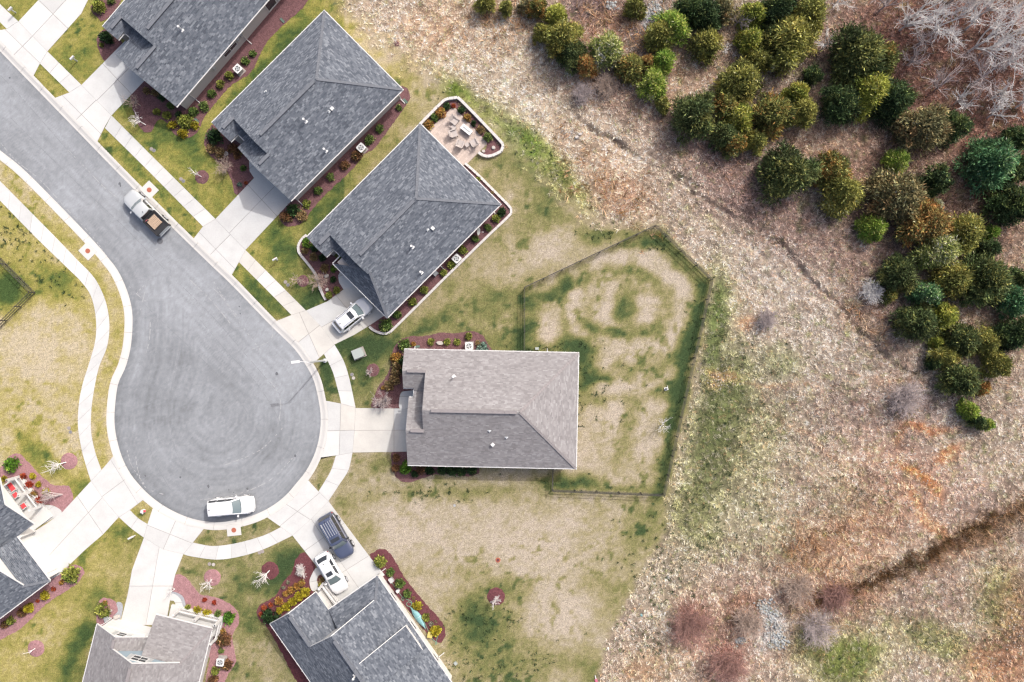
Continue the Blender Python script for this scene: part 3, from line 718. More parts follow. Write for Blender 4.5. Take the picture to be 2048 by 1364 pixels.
# ------------------------------------------------------------------ mulch beds, gravel
BEDS = {
 'a': ([(181, 18), (191, 0), (200, -20), (250, -20), (242, 0), (226, 27), (205, 43), (197, 37)], 'mulch'),
 'b': ([(202, 111), (194, 86), (197, 70), (211, 57), (225, 62), (245, 92), (212, 121)], 'mulch'),
 'c': ([(295, 155), (280, 172), (261, 191), (267, 222), (275, 246), (289, 264), (304, 263), (312, 244), (324, 239), (335, 248), (345, 265), (367, 276), (390, 269), (402, 250), (413, 228), (459, 174), (472, 164), (496, 150), (511, 131), (531, 88), (568, 49), (603, 18), (616, 0), (624, -20), (580, -20), (500, 60), (400, 170), (340, 190)], 'mulch'),
 'd': ([(415, 262), (409, 284), (413, 302), (430, 320), (448, 332), (458, 350), (466, 370), (474, 390), (508, 356), (500, 342), (498, 326), (500, 310), (505, 290), (440, 245)], 'mulch'),
 'e': ([(575, 405), (558, 432), (570, 451), (591, 451), (611, 439), (622, 422), (657, 383), (704, 340), (728, 309), (749, 297), (771, 268), (817, 203), (819, 189), (806, 172), (760, 200), (600, 370)], 'mulch'),
 'f': ([(653, 601), (641, 578), (633, 551), (616, 527), (598, 504), (597, 492), (603, 480), (616, 474), (640, 490), (695, 535), (678, 550), (677, 561), (687, 578)], 'mulch'),
 'g': ([(739, 651), (746, 659), (761, 665), (774, 666), (782, 661), (860, 585), (886, 559), (973, 474), (1018, 431), (1022, 422), (1019, 414), (1011, 406), (957, 352), (942, 340), (931, 330), (920, 330), (980, 405), (970, 420), (790, 600), (765, 632)], 'mulch'),
 'h': ([(842, 250), (886, 206), (895, 202), (904, 200), (914, 201), (922, 205), (1000, 285), (1004, 294), (1002, 301), (993, 307), (978, 312), (967, 311), (957, 305), (974, 288), (912, 217), (902, 217), (856, 261)], 'mulch'),
 'i': ([(985, 702), (976, 687), (964, 670), (939, 662), (914, 667), (880, 665), (852, 672), (822, 672), (800, 680), (787, 697), (781, 717), (781, 735), (767, 760), (755, 777), (746, 800), (745, 816), (799, 816), (800, 792), (806, 782), (830, 782), (830, 710), (960, 710)], 'mulch'),
 'j': ([(785, 904), (820, 904), (830, 925), (950, 925), (959, 937), (957, 947), (934, 953), (900, 949), (870, 949), (845, 956), (820, 964), (797, 959), (785, 939), (783, 922)], 'mulch'),
 'k': ([(610, 1105), (595, 1113), (588, 1128), (585, 1142), (572, 1158), (563, 1170), (556, 1185), (542, 1198), (522, 1208), (514, 1220), (515, 1232), (522, 1244), (534, 1253), (560, 1300), (606, 1380), (640, 1380), (600, 1260), (640, 1200), (626, 1183), (619, 1166), (622, 1154), (632, 1135)], 'mulch_red'),
 'l': ([(636, 1164), (634, 1157), (641, 1150), (651, 1162), (664, 1180), (680, 1200), (672, 1212), (650, 1190)], 'mulch_red'),
 'm': ([(740, 1115), (748, 1104), (760, 1098), (774, 1101), (787, 1116), (813, 1160), (848, 1203), (883, 1243), (891, 1261), (889, 1275), (877, 1286), (850, 1262), (770, 1160)], 'mulch_red'),
 'n': ([(197, 1204), (208, 1196), (222, 1198), (233, 1207), (236, 1225), (226, 1245), (200, 1252), (193, 1238)], 'mulch_pink'),
 'o': ([(346, 1167), (352, 1149), (368, 1152), (385, 1170), (402, 1189), (430, 1194), (462, 1209), (478, 1230), (476, 1250), (465, 1270), (468, 1295), (472, 1322), (458, 1345), (440, 1380), (410, 1380), (420, 1290), (380, 1240), (366, 1222), (364, 1204), (356, 1192), (344, 1187)], 'mulch_pink'),
 'p': ([(-20, 950), (0, 937), (14, 916), (32, 907), (46, 913), (73, 943), (103, 968), (122, 971), (138, 972), (144, 984), (145, 1003), (124, 1024), (111, 1013), (94, 1010), (78, 1017), (60, 1010), (20, 970)], 'mulch_pink'),
 'q': ([(119, 1147), (141, 1131), (155, 1130), (167, 1137), (167, 1149), (154, 1167), (120, 1189), (88, 1212), (44, 1255), (0, 1281), (-30, 1300), (-30, 1240), (60, 1180)], 'mulch_pink'),
}
for k, (poly, mt) in BEDS.items():
    pl = smooth_closed(poly, 4) if k not in 'h' else poly
    if k in 'ceghjklmopqdfi':
        pl = smooth_closed(poly, 3)
    pl = np.array(pl, float); pl = resample(np.r_[pl, pl[:1]], max(12, int(plen(np.r_[pl, pl[:1]]) / 3.5)))[:-1]
    pl = pl + (np.stack([vnoise(pl[:, 0] / 4, pl[:, 1] / 4, 91), vnoise(pl[:, 0] / 4, pl[:, 1] / 4, 92)], 1) - .5) * 2.6
    pts = to2(pl); n = len(pts)
    o = MB().prism(pts, -.05, .022).build('mulch_bed', M[mt])
    o['kind'] = 'structure'
RINGS = [(404, 354, 14, 'mulch'), (746, 740, 13, 'mulch'), (138, 922, 17, 'mulch_pink'), (72, 1297, 17, 'mulch_pink'), (425, 1155, 17, 'mulch_pink'), (540, 1141, 18, 'mulch_red'), (992, 1193, 18, 'mulch_red'), (793, 87, 6, 'mulch'), (606, 562, 12, 'mulch')]
for px, py, r, mt in RINGS:
    c = P(px, py); mb = MB(); n = 22; vs = [(c.x, c.y, .09)]
    for ring, (f, z) in enumerate(((.6, .08), (.9, .035), (1.05, -.02))):
        for i in range(n):
            a = 6.2832 * i / n; q = r / S * f * rr.uniform(.95, 1.05)
            vs.append((c.x + math.cos(a) * q, c.y + math.sin(a) * q, z))
    fs = [(0, 1 + i, 1 + (i + 1) % n) for i in range(n)]
    for k in range(2):
        for i in range(n): fs.append((1 + k * n + i, 1 + (k + 1) * n + i, 1 + (k + 1) * n + (i + 1) % n, 1 + k * n + (i + 1) % n))
    o = mb.add(vs, fs).build('mulch_ring', M[mt]); o['kind'] = 'structure'
o = MB().prism(to2(smooth_closed([(233, 1206), (240, 1204), (246, 1212), (242, 1236), (232, 1240), (226, 1233), (236, 1222)], 3)), -.05, .026).build('gravel_patch', M['gravel_bed']); o['kind'] = 'structure'
o = MB().prism(to2(smooth_closed([(343, 1183), (356, 1186), (368, 1196), (373, 1222), (366, 1224), (362, 1204), (352, 1194), (342, 1190)], 3)), -.05, .027).build('gravel_patch', M['gravel_bed']); o['kind'] = 'structure'
# ------------------------------------------------------------------ houses
def clip_convex(poly, cl):
    """Sutherland-Hodgman, cl convex and counter-clockwise"""
    out = poly
    for i in range(len(cl)):
        ax, ay = cl[i]; bx, by = cl[(i + 1) % len(cl)]
        inp = out; out = []
        if not inp: break
        for j in range(len(inp)):
            p = inp[j]; q = inp[(j + 1) % len(inp)]
            dp = (bx - ax) * (p[1] - ay) - (by - ay) * (p[0] - ax); dq = (bx - ax) * (q[1] - ay) - (by - ay) * (q[0] - ax)
            if dp >= 0: out.append(p)
            if (dp >= 0) != (dq >= 0):
                t = dp / (dp - dq); out.append((p[0] + (q[0] - p[0]) * t, p[1] + (q[1] - p[1]) * t))
    return out

GREY_T = np.array([(102, 109, 121), (121, 128, 140), (138, 145, 156), (163, 169, 179)], float)
TAUPE_T = np.array([(162, 158, 160), (173, 170, 172), (183, 180, 182), (195, 193, 195)], float)

class House:
    def __init__(self, name, label, O, U, V, roof_col, wall_mat, ez=2.75, p=.62):
        self.O = Vector((O[0], O[1], 0)); self.U = Vector((U[0], U[1], 0)).normalized(); self.V = Vector((V[0], V[1], 0)).normalized()
        self.root = thing(name, self.O, label, 'house')
        self.grey = roof_col == 'grey'; self.wall_mat = wall_mat; self.ez = ez; self.p = p
        self.planes = []
    def w(self, u, v, z): return self.O + self.U * u + self.V * v + Vector((0, 0, z))
    def uv(self, q):
        d = Vector((q[0], q[1], 0)) - self.O
        return d.dot(self.U), d.dot(self.V)
    def plane(self, abc, *polys):
        for q in polys: self.planes.append((abc, q))
    def height(self, u, v):
        best = self.ez
        for (a, b, c), q in self.planes:
            if in_poly(np.array([u]), np.array([v]), q)[0]: best = max(best, a + b * u + c * v)
        return best
    def finish_roof(self, seed):
        rg = np.random.default_rng(seed)
        deck = MB(); V_ = []; C_ = []; T_ = []
        pal = GREY_T if self.grey else TAUPE_T
        for (a, b, c), q in self.planes:
            ar = sum(q[i][0] * q[(i + 1) % len(q)][1] - q[(i + 1) % len(q)][0] * q[i][1] for i in range(len(q)))
            if ar < 0: q = q[::-1]
            top = [self.w(u, v, a + b * u + c * v - .01) for u, v in q]; bot = [t - Vector((0, 0, .16)) for t in top]
            n = len(q); base = len(deck.v); deck.v += [tuple(t) for t in top + bot]
            deck.f += [tuple(base + i for i in range(n)), tuple(base + n + i for i in range(n))[::-1]]
            for i in range(n): deck.f.append((base + i, base + n + i, base + n + (i + 1) % n, base + (i + 1) % n))
            g = math.hypot(b, c); d = (b / g, c / g); e = (-d[1], d[0])
            loc = [(x * e[0] + y * e[1], x * d[0] + y * d[1]) for x, y in q]
            es = [t[0] for t in loc]; ds = [t[1] for t in loc]
            ex = .15 / math.sqrt(1 + g * g); tw = .31
            d0 = min(ds); nr = int((max(ds) - d0) / ex) + 1
            lo = []
            for r in range(nr):
                off = rg.uniform(0, tw); e0 = min(es) - off - .1; k = int((max(es) - e0) / tw) + 2
                br = e0 + np.arange(k + 1) * tw + rg.uniform(-.09, .09, k + 1)
                y0 = d0 + r * ex; y1 = y0 + ex
                tone = rg.choice(4, k, p=[.27, .36, .25, .12]) + rg.normal(0, .25, k)
                mid = (br[:-1] + br[1:]) / 2
                tone = tone * .74 + 1.1 * (vnoise(mid / .55 + 50 + y0 * 1.2, np.full(k, y0 / .3), seed) - .5) + .40
                cl = np.stack([np.interp(tone, [0, 1, 2, 3], pal[:, i]) for i in range(3)], -1)
                for i in range(k):
                    quad = [(br[i], y0), (br[i + 1], y0), (br[i + 1], y1 + .01), (br[i], y1 + .01)]
                    lo.append((quad, cl[i], y0))
            ccw = loc
            ar = sum(loc[i][0] * loc[(i + 1) % n][1] - loc[(i + 1) % n][0] * loc[i][1] for i in range(n))
            if ar < 0: ccw = loc[::-1]
            for quad, cl, y0 in lo:
                r = clip_convex(quad, ccw)
                if len(r) < 3: continue
                bi = len(V_)
                for (x, y) in r:
                    u = x * e[0] + y * d[0]; v = x * e[1] + y * d[1]
                    V_.append(tuple(self.w(u, v, a + b * u + c * v + .006 + .022 * (1 - (y - y0) / ex)))); C_.append(cl)
                for k in range(1, len(r) - 1): T_.append((bi, bi + k, bi + k + 1))
        self.roof = deck.build('roof', M['white'], self.root)
        sh = mesh_np('shingles', np.array(V_), np.array(T_), M['shingle_grey'] if self.grey else M['shingle_taupe'], self.roof, col=Anp(np.array(C_), 1.0))
        sh['kind'] = 'stuff'
    def caps(self, segs, vent=()):
        mb = MB()
        for a, b in segs:
            A0 = self.w(*a); B0 = self.w(*b); L = (B0 - A0).length; n = max(1, int(L / .3))
            for i in range(n):
                p0 = A0.lerp(B0, i / n); p1 = A0.lerp(B0, (i + .96) / n)
                mb.beam(p0 + Vector((0, 0, .03)), p1 + Vector((0, 0, .015)), .26, .05)
        mb.build('ridge_cap', M['cap_grey' if self.grey else 'cap_taupe'], self.roof)['kind'] = 'stuff'
        for a, b in vent:
            A0 = self.w(*a); B0 = self.w(*b); L = (B0 - A0).length; n = max(1, int(L / 1.2)); m2 = MB()
            for i in range(n):
                m2.beam(A0.lerp(B0, i / n) + Vector((0, 0, .08)), A0.lerp(B0, (i + .985) / n) + Vector((0, 0, .08)), .34, .10)
            m2.build('ridge_vent', M['cap_grey' if self.grey else 'cap_taupe'], self.roof)
    def gutter(self, a, b):
        A0 = self.w(*a); B0 = self.w(*b); mb = MB(); mb.beam(A0, B0, .085, .10)
        n = max(2, int((B0 - A0).length / .9)); side = (B0 - A0).normalized().cross(Vector((0, 0, 1)))
        for i in range(n): mb.beam(A0.lerp(B0, (i + .5) / n) - side * .10 + Vector((0, 0, .05)), A0.lerp(B0, (i + .5) / n) + side * .10 + Vector((0, 0, .05)), .03, .03)
        mb.build('gutter', M['white'], self.roof)
    def bargeboard(self, a, b):
        MB().beam(self.w(*a), self.w(*b), .06, .16).build('bargeboard', M['white'], self.roof)
    def vent(self, px, py, kind):
        z = 5.0
        for _ in range(6):
            q = P(px, py, z); u, v = self.uv(q); z = self.height(u, v)
        q = self.w(u, v, z)
        mb = MB()
        if kind == 'flue':
            r1 = (.13, .75)
            mb.box((q.x, q.y, q.z - .05), .36, .36, .08, .8).tube([q, q + Vector((0, 0, .95))], .07, 10)
            mb.tube([q + Vector((0, 0, .85)), q + Vector((0, 0, 1.0))], .12, 10)
        elif kind == 'box':
            mb.box((q.x, q.y, q.z - .1), .34, .34, .34, .8)
        else:
            mb.tube([q - Vector((0, 0, .1)), q + Vector((0, 0, .32))], .055, 8).box((q.x, q.y, q.z - .06), .3, .3, .10, .8)
        mb.build('roof_vent', M['metal_white'] if kind != 'pipe' else M['metal_grey'], self.roof)
    def gable(self, u, pts, name='gable_wall', mat=None):
        a = [self.w(u, v, z) for v, z in pts]; b = [self.w(u + .15, v, z) for v, z in pts]; n = len(pts)
        mb = MB(); mb.add(a + b, [tuple(range(n)), tuple(range(n, 2 * n))[::-1]] + [(i, i + n, (i + 1) % n + n, (i + 1) % n) for i in range(n)])
        return mb.build(name, mat or self.wall_mat, self.root)
    def window(self, u, v, du, dv, nu, nv, z0, z1, cols=1, rows=2, shutters=False, smat=None):
        """centre (u,v); half extent (du,dv); outward normal (nu,nv)"""
        c = self.w(u, v, 0); t = self.U * du + self.V * dv; nrm = self.U * nu + self.V * nv
        fr = MB(); hw_ = t.length; td = t.normalized()
        def bar(s0, s1, za, zb, dep=.05):
            a = c + td * s0 + nrm * .0; b = c + td * s1
            vs = []
            for z in (za, zb):
                for q in (a - nrm * .02, b - nrm * .02, b + nrm * dep, a + nrm * dep): vs.append(q + Vector((0, 0, z)))
            fr.add(vs, [(3, 2, 1, 0), (4, 5, 6, 7), (0, 1, 5, 4), (1, 2, 6, 5), (2, 3, 7, 6), (3, 0, 4, 7)])
        f = .09
        bar(-hw_, hw_, z0 - f, z0); bar(-hw_, hw_, z1, z1 + f); bar(-hw_ - f, -hw_, z0 - f, z1 + f); bar(hw_, hw_ + f, z0 - f, z1 + f)
        for i in range(1, cols): bar(-hw_ + 2 * hw_ * i / cols - .03, -hw_ + 2 * hw_ * i / cols + .03, z0, z1, .045)
        for i in range(1, rows): bar(-hw_, hw_, z0 + (z1 - z0) * i / rows - .03, z0 + (z1 - z0) * i / rows + .03, .04)
        w = fr.build('window', M['white'], self.root)
        pm = MB(); a = c - td * hw_ + nrm * .022; b = c + td * hw_ + nrm * .022
        pm.face(a + Vector((0, 0, z0)), b + Vector((0, 0, z0)), b + Vector((0, 0, z1)), a + Vector((0, 0, z1)))
        pm.build('pane', M['glass_dark'], w)
        if shutters:
            for s in (-1, 1):
                fr2 = MB(); sc = c + td * s * (hw_ + f + .22)
                vs = []
                for z in (z0 - f, z1 + f):
                    for q in (sc - td * .2 - nrm * .02, sc + td * .2 - nrm * .02, sc + td * .2 + nrm * .06, sc - td * .2 + nrm * .06): vs.append(q + Vector((0, 0, z)))
                fr2.add(vs, [(3, 2, 1, 0), (4, 5, 6, 7), (0, 1, 5, 4), (1, 2, 6, 5), (2, 3, 7, 6), (3, 0, 4, 7)]).build('shutter', smat or M['metal_grey'], self.root)
    def garage_door(self, u, v0, v1, nu, h=2.15):
        nrm = self.U * nu
        d = MB(); n = 4
        for i in range(n):
            za = h * i / n + .01; zb = h * (i + 1) / n - .012
            vs = []
            for z in (za, zb):
                for vv, k in ((v0, -.02), (v1, -.02), (v1, .05), (v0, .05)): vs.append(self.w(u, vv, z) + nrm * k)
            q = MB().add(vs, [(3, 2, 1, 0), (4, 5, 6, 7), (0, 1, 5, 4), (1, 2, 6, 5), (2, 3, 7, 6), (3, 0, 4, 7)])
            if i == 0: par = q.build('garage_door', M['white'], self.root)
            else: q.build('panel', M['white'], par)
        for i in range(3):
            zc = h * (i + 1) / n
            MB().beam(self.w(u, v0, zc) + nrm * .03, self.w(u, v1, zc) + nrm * .03, .05, .045).build('groove', M['metal_grey'], par)
    def downspout(self, u, v, nu, nv, z=None):
        a = self.w(u, v, (z or self.ez) - .1); n_ = self.U * nu + self.V * nv
        b = a - n_ * .32 - Vector((0, 0, .4)); c = Vector((b.x, b.y, .25)); d = c + n_ * .7 - Vector((0, 0, .18))
        MB().tube([a, b, c, d], .045, 6).build('downspout', M['white'], self.root)

def up2w(d): return (d[0], -d[1])

def ranch(name, label, wpx, npx, spx, roof, wall, ra, xg, notch, seed, ez=2.75, p=.54, hipB=False):
    Wc, Nc, Sc = P(*wpx, ez), P(*npx, ez), P(*spx, ez)
    U = (Nc - Wc); L = U.length; U.normalize(); V = Vector((U.y, -U.x, 0))
    W = (Sc - Wc).dot(V)
    h = House(name, label, (Wc.x, Wc.y), U, V, roof, wall, ez, p)
    hw = W / 2; rb = hw - ra; vb = 2 * ra; h.W, h.L = W, L
    nu, n1, n2 = notch; ov = .3
    fa = 0.0; fb = (Sc - Wc).dot(U)      # the garage wing may stand a little forward of or behind the other
    h.plane((ez, 0, p), [(fa, 0), (xg, 0), (xg, ra), (fa, ra)], [(xg - ov, ra), (xg, ra), (xg, hw), (xg - ov, hw)], [(xg, 0), (L, 0), (L - hw, hw), (xg, hw)])
    h.plane((ez + p * W, 0, -p), [(xg - ov, hw), (xg, hw), (xg, W - rb), (xg - ov, W - rb)], [(xg, hw), (L - hw, hw), (L, W), (xg, W)])
    h.plane((ez + p * L, -p, 0), [(L, 0), (L, W), (L - hw, hw)])
    h.plane((ez + p * vb, 0, -p), [(nu, ra), (xg, ra), (xg, vb), (nu, vb)], [(fa, ra), (nu, ra), (nu, vb - n1), (fa, vb - n1)])
    if not hipB:
        h.plane((ez + p * W, 0, -p), [(fb, W - rb), (xg, W - rb), (xg, W), (fb, W)])
        h.plane((ez - p * vb, 0, p), [(nu, vb), (xg, vb), (xg, W - rb), (nu, W - rb)], [(fb, vb + n2), (nu, vb + n2), (nu, W - rb), (fb, W - rb)])
    else:
        q = p * rb / xg
        h.plane((ez + p * W, 0, -p), [(0, W), (xg, W - rb), (xg, W)])
        h.plane((ez - p * vb, 0, p), [(nu, vb), (xg, vb), (xg, W - rb), (nu, vb + nu * rb / xg)])
        h.plane((ez, q, 0), [(0, vb + n2), (0, W), (xg, W - rb), (nu, vb + nu * rb / xg)])
    h.finish_roof(seed)
    zr = ez + p * hw
    caps = [((L - hw, hw, zr), (L, 0, ez)), ((L - hw, hw, zr), (L, W, ez))]
    vents = [((xg + .6, hw, zr), (L - hw - .3, hw, zr)), ((fa + .5, ra, ez + p * ra), (xg - .2, ra, ez + p * ra))]
    if hipB: caps += [((0, W, ez), (xg, W - rb, ez + p * rb)), ((nu, vb + nu * rb / xg, ez + p * nu * rb / xg), (xg, W - rb, ez + p * rb))]
    else: vents.append(((fb + .5, W - rb, ez + p * rb), (xg - .2, W - rb, ez + p * rb)))
    h.caps(caps, vents)
    h.gable(xg + .02, [(vb, ez - .1), (ra, ez + p * ra - .1), (hw, zr - .15), (W - rb, ez + p * rb - .1)])
    i = .4
    fr = .4
    wp = [(fr, i), (L - i, i), (L - i, W - i), (fr + fb, W - i), (fr + fb, vb + n2 + .2), (nu + 1.2, vb + n2 + .2), (nu + 1.2, vb - n1 - .2), (fr, vb - n1 - .2)]
    mb = MB().prism([tuple(h.w(u, v, 0))[:2] for u, v in wp], -.1, ez - .12)
    mb.build('wall', wall, h.root)
    h.gable(fr, [(0.4, ez - .12), (vb - n1, ez - .12), (ra, ez + p * ra - .2)])
    if not hipB: h.gable(fr + fb, [(vb + n2, ez - .12), (W - .4, ez - .12), (W - rb, ez + p * rb - .2)])
    gz_ = ez - .05
    h.gutter((0, -.05, gz_), (L, -.05, gz_)); h.gutter((fb, W + .05, gz_), (L, W + .05, gz_)); h.gutter((L + .05, -.1, gz_), (L + .05, W + .1, gz_))
    if n1 > .15:
        h.gutter((nu - .05, vb - n1, gz_), (nu - .05, vb + n2, gz_)); h.gutter((0, vb - n1 + .05, gz_), (nu, vb - n1 + .05, gz_)); h.gutter((fb, vb + n2 - .05, gz_), (nu, vb + n2 - .05, gz_))
    if hipB: h.gutter((-.05, vb + n2, gz_), (-.05, W, gz_))
    return h

h1 = ranch('ranch_house', 'grey-roofed house cut by the top edge, screened porch windows in its long side wall', (205, 53), (520, -262 + 53 - 106), (353, 214), 'grey', M['siding'], 1.35, 2.35, (1.05, .45, .55), 11)
for v in ((364, 60, 'flue'),): h1.vent(*v)
h2 = ranch('ranch_house', 'grey-roofed house between the screened porch house and the patio house', (423.6, 245.4), (648.5, 21.6), (581.7, 401.7), 'grey', M['siding'], 1.7, 2.3, (1.15, .5, .6), 12)
for v in ((611.5, 243, 'flue'), (652, 302, 'flue'), (532, 184, 'pipe'), (658, 223, 'pipe'), (665, 218, 'box')): h2.vent(*v)
h3 = ranch('ranch_house', 'grey-roofed house with pink paved patio behind and white edging around its beds', (613.4, 474.4), (840, 247.5), (774.4, 635.5), 'grey', M['siding'], 1.75, 2.3, (1.15, .5, .5), 13, hipB=True)
for v in ((825, 494, 'flue'), (843, 545, 'flue'), (855, 459, 'pipe'), (866, 457, 'box')): h3.vent(*v)
h4 = ranch('ranch_house', 'taupe-roofed house backing onto the fenced yard beside the cul-de-sac', (808.5, 698.6), (1156.8, 706), (815.3, 929.9), 'taupe', M['siding'], 2.25, 2.75, (1.15, .35, .65), 14)
for v in ((908, 753, 'flue'), (979, 861, 'pipe'), (1013, 874, 'pipe'), (985.5, 889, 'box')): h4.vent(*v)
# windows and screens on the long walls that show
i = .4
def side_win(h, u, w_, z0, z1, cols=2, rows=1):
    h.window(u, h.W - i + .01, w_ / 2, 0, 0, 1, z0, z1, cols, rows)
def u_at(h, px, py, z, inset=True):
    return h.uv(P(px, py, z))[0]
side_win(h1, u_at(h1, 467, 104, 1.6), 1.9, 1.0, 2.2, 2, 2)
for px in (562, 583, 604, 625):
    side_win(h1, u_at(h1, px, 560 - px + 26, 1.5), 1.25, .35, 2.4, 1, 1)
side_win(h2, u_at(h2, 691, 297, 1.6), 1.1, 1.5, 2.1, 1, 1)
side_win(h3, u_at(h3, 930, 480, 1.6), 1.4, .9, 2.2, 2, 2)
for h, us in ((h1, (.5, 9.2)), (h2, (.5, 16.5)), (h3, (.6, 8.0, 16.4)), (h4, (1.0, 12.0))):
    for u in us: h.downspout(u, h.W, 0, 1)
for u in (.8, 15.5): h4.downspout(u, 0, 0, -1)
# utility boxes on the walls
for h, px, py, z in ((h1, 441, 147, 1.0), (h1, 492, 93, 1.1), (h1, 498, 83, 1.3), (h2, 669, 326, .9), (h2, 650, 347, 1.0), (h2, 705, 282, 1.2), (h2, 633, 371, .8), (h3, 812, 605, .9)):
    u = h.uv(P(px, py, z))[0]
    q = h.w(u, h.W - .4 + .08, z); MB().box((q.x, q.y, q.z), .32, .18, .42, math.atan2(h.U.y, h.U.x)).build('utility_box', M['metal_grey'], h.root)

def cottage(name, label, O, Ud, Vd, W, L, roof, wall, ra, uA, uB, xg, rb, seed, gmat=None, ez=2.75, p=.62, va0=0.0):
    h = House(name, label, O, up2w(Ud), up2w(Vd), roof, wall, ez, p)
    hw = W / 2; h.W, h.L = W, L; vb = 2 * ra; zr = ez + p * hw; q = p * rb / (xg - uB); ov = .25
    h.plane((ez, 0, p), [(uA, 0), (xg, 0), (xg, ra), (uA, ra)], [(xg - ov, ra), (xg, ra), (xg, hw), (xg - ov, hw)], [(xg, 0), (L, 0), (L, hw), (xg, hw)])
    h.plane((ez + p * W, 0, -p), [(xg - ov, hw), (xg, hw), (xg, W - rb), (xg - ov, W - rb)], [(xg, hw), (L, hw), (L, W), (xg, W)], [(uB, W), (xg, W - rb), (xg, W)])
    h.plane((ez + p * vb, 0, -p), [(uA, ra), (xg, ra), (xg, vb), (uA, vb)])
    h.plane((ez - q * uB, q, 0), [(uB, vb), (uB, W), (xg, W - rb), (xg, vb)])
    h.q = q
    h.finish_roof(seed)
    h.caps([((uB, W, ez), (xg, W - rb, ez + p * rb))], [((xg + .3, hw, zr), (L - .3, hw, zr)), ((uA + .3, ra, ez + p * ra), (xg - .3, ra, ez + p * ra))])
    h.gable(xg + .02, [(vb, ez - .1), (ra, ez + p * ra - .1), (hw, zr - .15), (W - rb, ez + p * rb - .1), (W - rb, ez - .1)], mat=gmat)
    h.gable(uA + .3, [(.3, ez - .12), (vb - .3, ez - .12), (ra, ez + p * ra - .2)])
    for a, b in (((xg - ov - .03, ra, ez + p * ra - .02), (xg - ov - .03, hw, zr - .02)), ((xg - ov - .03, hw, zr - .02), (xg - ov - .03, W - rb, ez + p * rb - .02)),
                 ((uA - .03, 0, ez - .02), (uA - .03, ra, ez + p * ra - .02)), ((uA - .03, ra, ez + p * ra - .02), (uA - .03, vb, ez - .02))):
        h.bargeboard(a, b)
    c = h.gable(xg, [(vb - .02, ez), (vb - .02, ez), (vb - .02, ez)]) if False else None
    MB().face(h.w(uB + .2, vb + .02, ez - .1), h.w(xg, vb + .02, ez - .1), h.w(xg, vb + .02, ez + q * (xg - uB) - .1), h.w(uB + .2, vb + .02, ez + q * .2 - .1)).build('cheek_wall', wall, h.root)
    gz_ = ez - .05
    h.gutter((uA, -.05, gz_), (L, -.05, gz_)); h.gutter((uB, W + .05, gz_), (L, W + .05, gz_)); h.gutter((uB - .05, vb, gz_), (uB - .05, W, gz_))
    return h

def wall_prism(h, pts, name='wall', mat=None, z1=None):
    return MB().prism([tuple(h.w(u, v, 0))[:2] for u, v in pts], -.1, z1 or h.ez - .12).build(name, mat or h.wall_mat, h.root)

# charcoal house at the lower edge with a shed dormer
O5 = P(540.4, 1247.4, 2.75)
h5 = cottage('cottage', 'charcoal-roofed house with white walls and a shed dormer behind two parked cars', (O5.x, O5.y), (.57, .82), (.82, -.57), 12.4, 17, 'grey', M['siding_white'], 3.0, 0, 2.35, 4.4, 1.5, 15)
wall_prism(h5, [(.4, .4), (16.6, .4), (16.6, 12.0), (2.7, 12.0), (2.7, 7.9), (3.6, 7.9), (3.6, 5.7), (.4, 5.7)])
h5.vent(710, 1350, 'flue')
def shed(h, u0, u1, d, z1, q, seed):
    """shed dormer standing on the far slope"""
    W = h.W; v0 = W - d
    h2 = House.__new__(House); h2.__dict__.update(h.__dict__); h2.planes = []
    h2.plane((z1 + q * W, 0, -q), [(u0, v0), (u1, v0), (u1, W - .15), (u0, W - .15)])
    h2.finish_roof(seed)
    ro = h2.roof
    h.bargeboard((u0 - .03, v0, z1 + q * d - .02), (u0 - .03, W - .15, z1 + q * .15 - .02)); h.bargeboard((u0, W - .13, z1), (u1, W - .13, z1))
    for u in (u0 + .15, u1 - .15):
        MB().face(h.w(u, W - .4, h.ez), h.w(u, v0, z1 + q * d - .2), h.w(u, W - .4, z1 - .1)).build('cheek_wall', h.wall_mat, h.root)
    MB().face(h.w(u0 + .15, W - .4, h.ez - .2), h.w(u1 - .15, W - .4, h.ez - .2), h.w(u1 - .15, W - .4, z1 - .1), h.w(u0 + .15, W - .4, z1 - .1)).build('dormer_wall', h.wall_mat, h.root)
    for k in range(3):
        uc = u0 + .6 + (u1 - u0 - 1.2) * k / 2
        h.window(uc, W - .38, .32, 0, 0, 1, 3.1, z1 - .25, 1, 1)
shed(h5, 8.2, 11.3, 5.6, 4.0, .4, 25)
h5.downspout(2.6, 12.4, 0, 1); h5.downspout(14.0, 12.4, 0, 1)
for u in (5.5, 9.3, 13.6): h5.window(u, 12.01, .5, 0, 0, 1, .9, 2.1, 1, 2)

# taupe house with a pale blue gable
O6 = P(194.5, 1248, 2.75)
h6 = cottage('cottage', 'taupe-roofed house with a pale blue front gable and white garage wall', (O6.x, O6.y), (-.24, .97), (.97, .24), 12.1, 12, 'taupe', M['siding_white'], 2.95, 0, -2.5, 1.5, 2.1, 16, gmat=M['siding_blue'])
wall_prism(h6, [(.3, .4), (11.6, .4), (11.6, 11.7), (-.6, 11.7), (-.6, 6.1), (.3, 6.1)])
h6.garage_door(.28, .9, 5.4, -1)
h6.window(.29, 3.0, 0, .42, -1, 0, 2.75, 3.55, 1, 2, shutters=True, smat=M['metal_grey'])
h6.window(1.5, 6.1, 0, .75, -1, 0, 4.3, 5.3, 2, 2, shutters=True, smat=M['metal_grey'])
h6.downspout(-2.3, 12.1, 0, 1); h6.downspout(.2, 0, 0, -1)

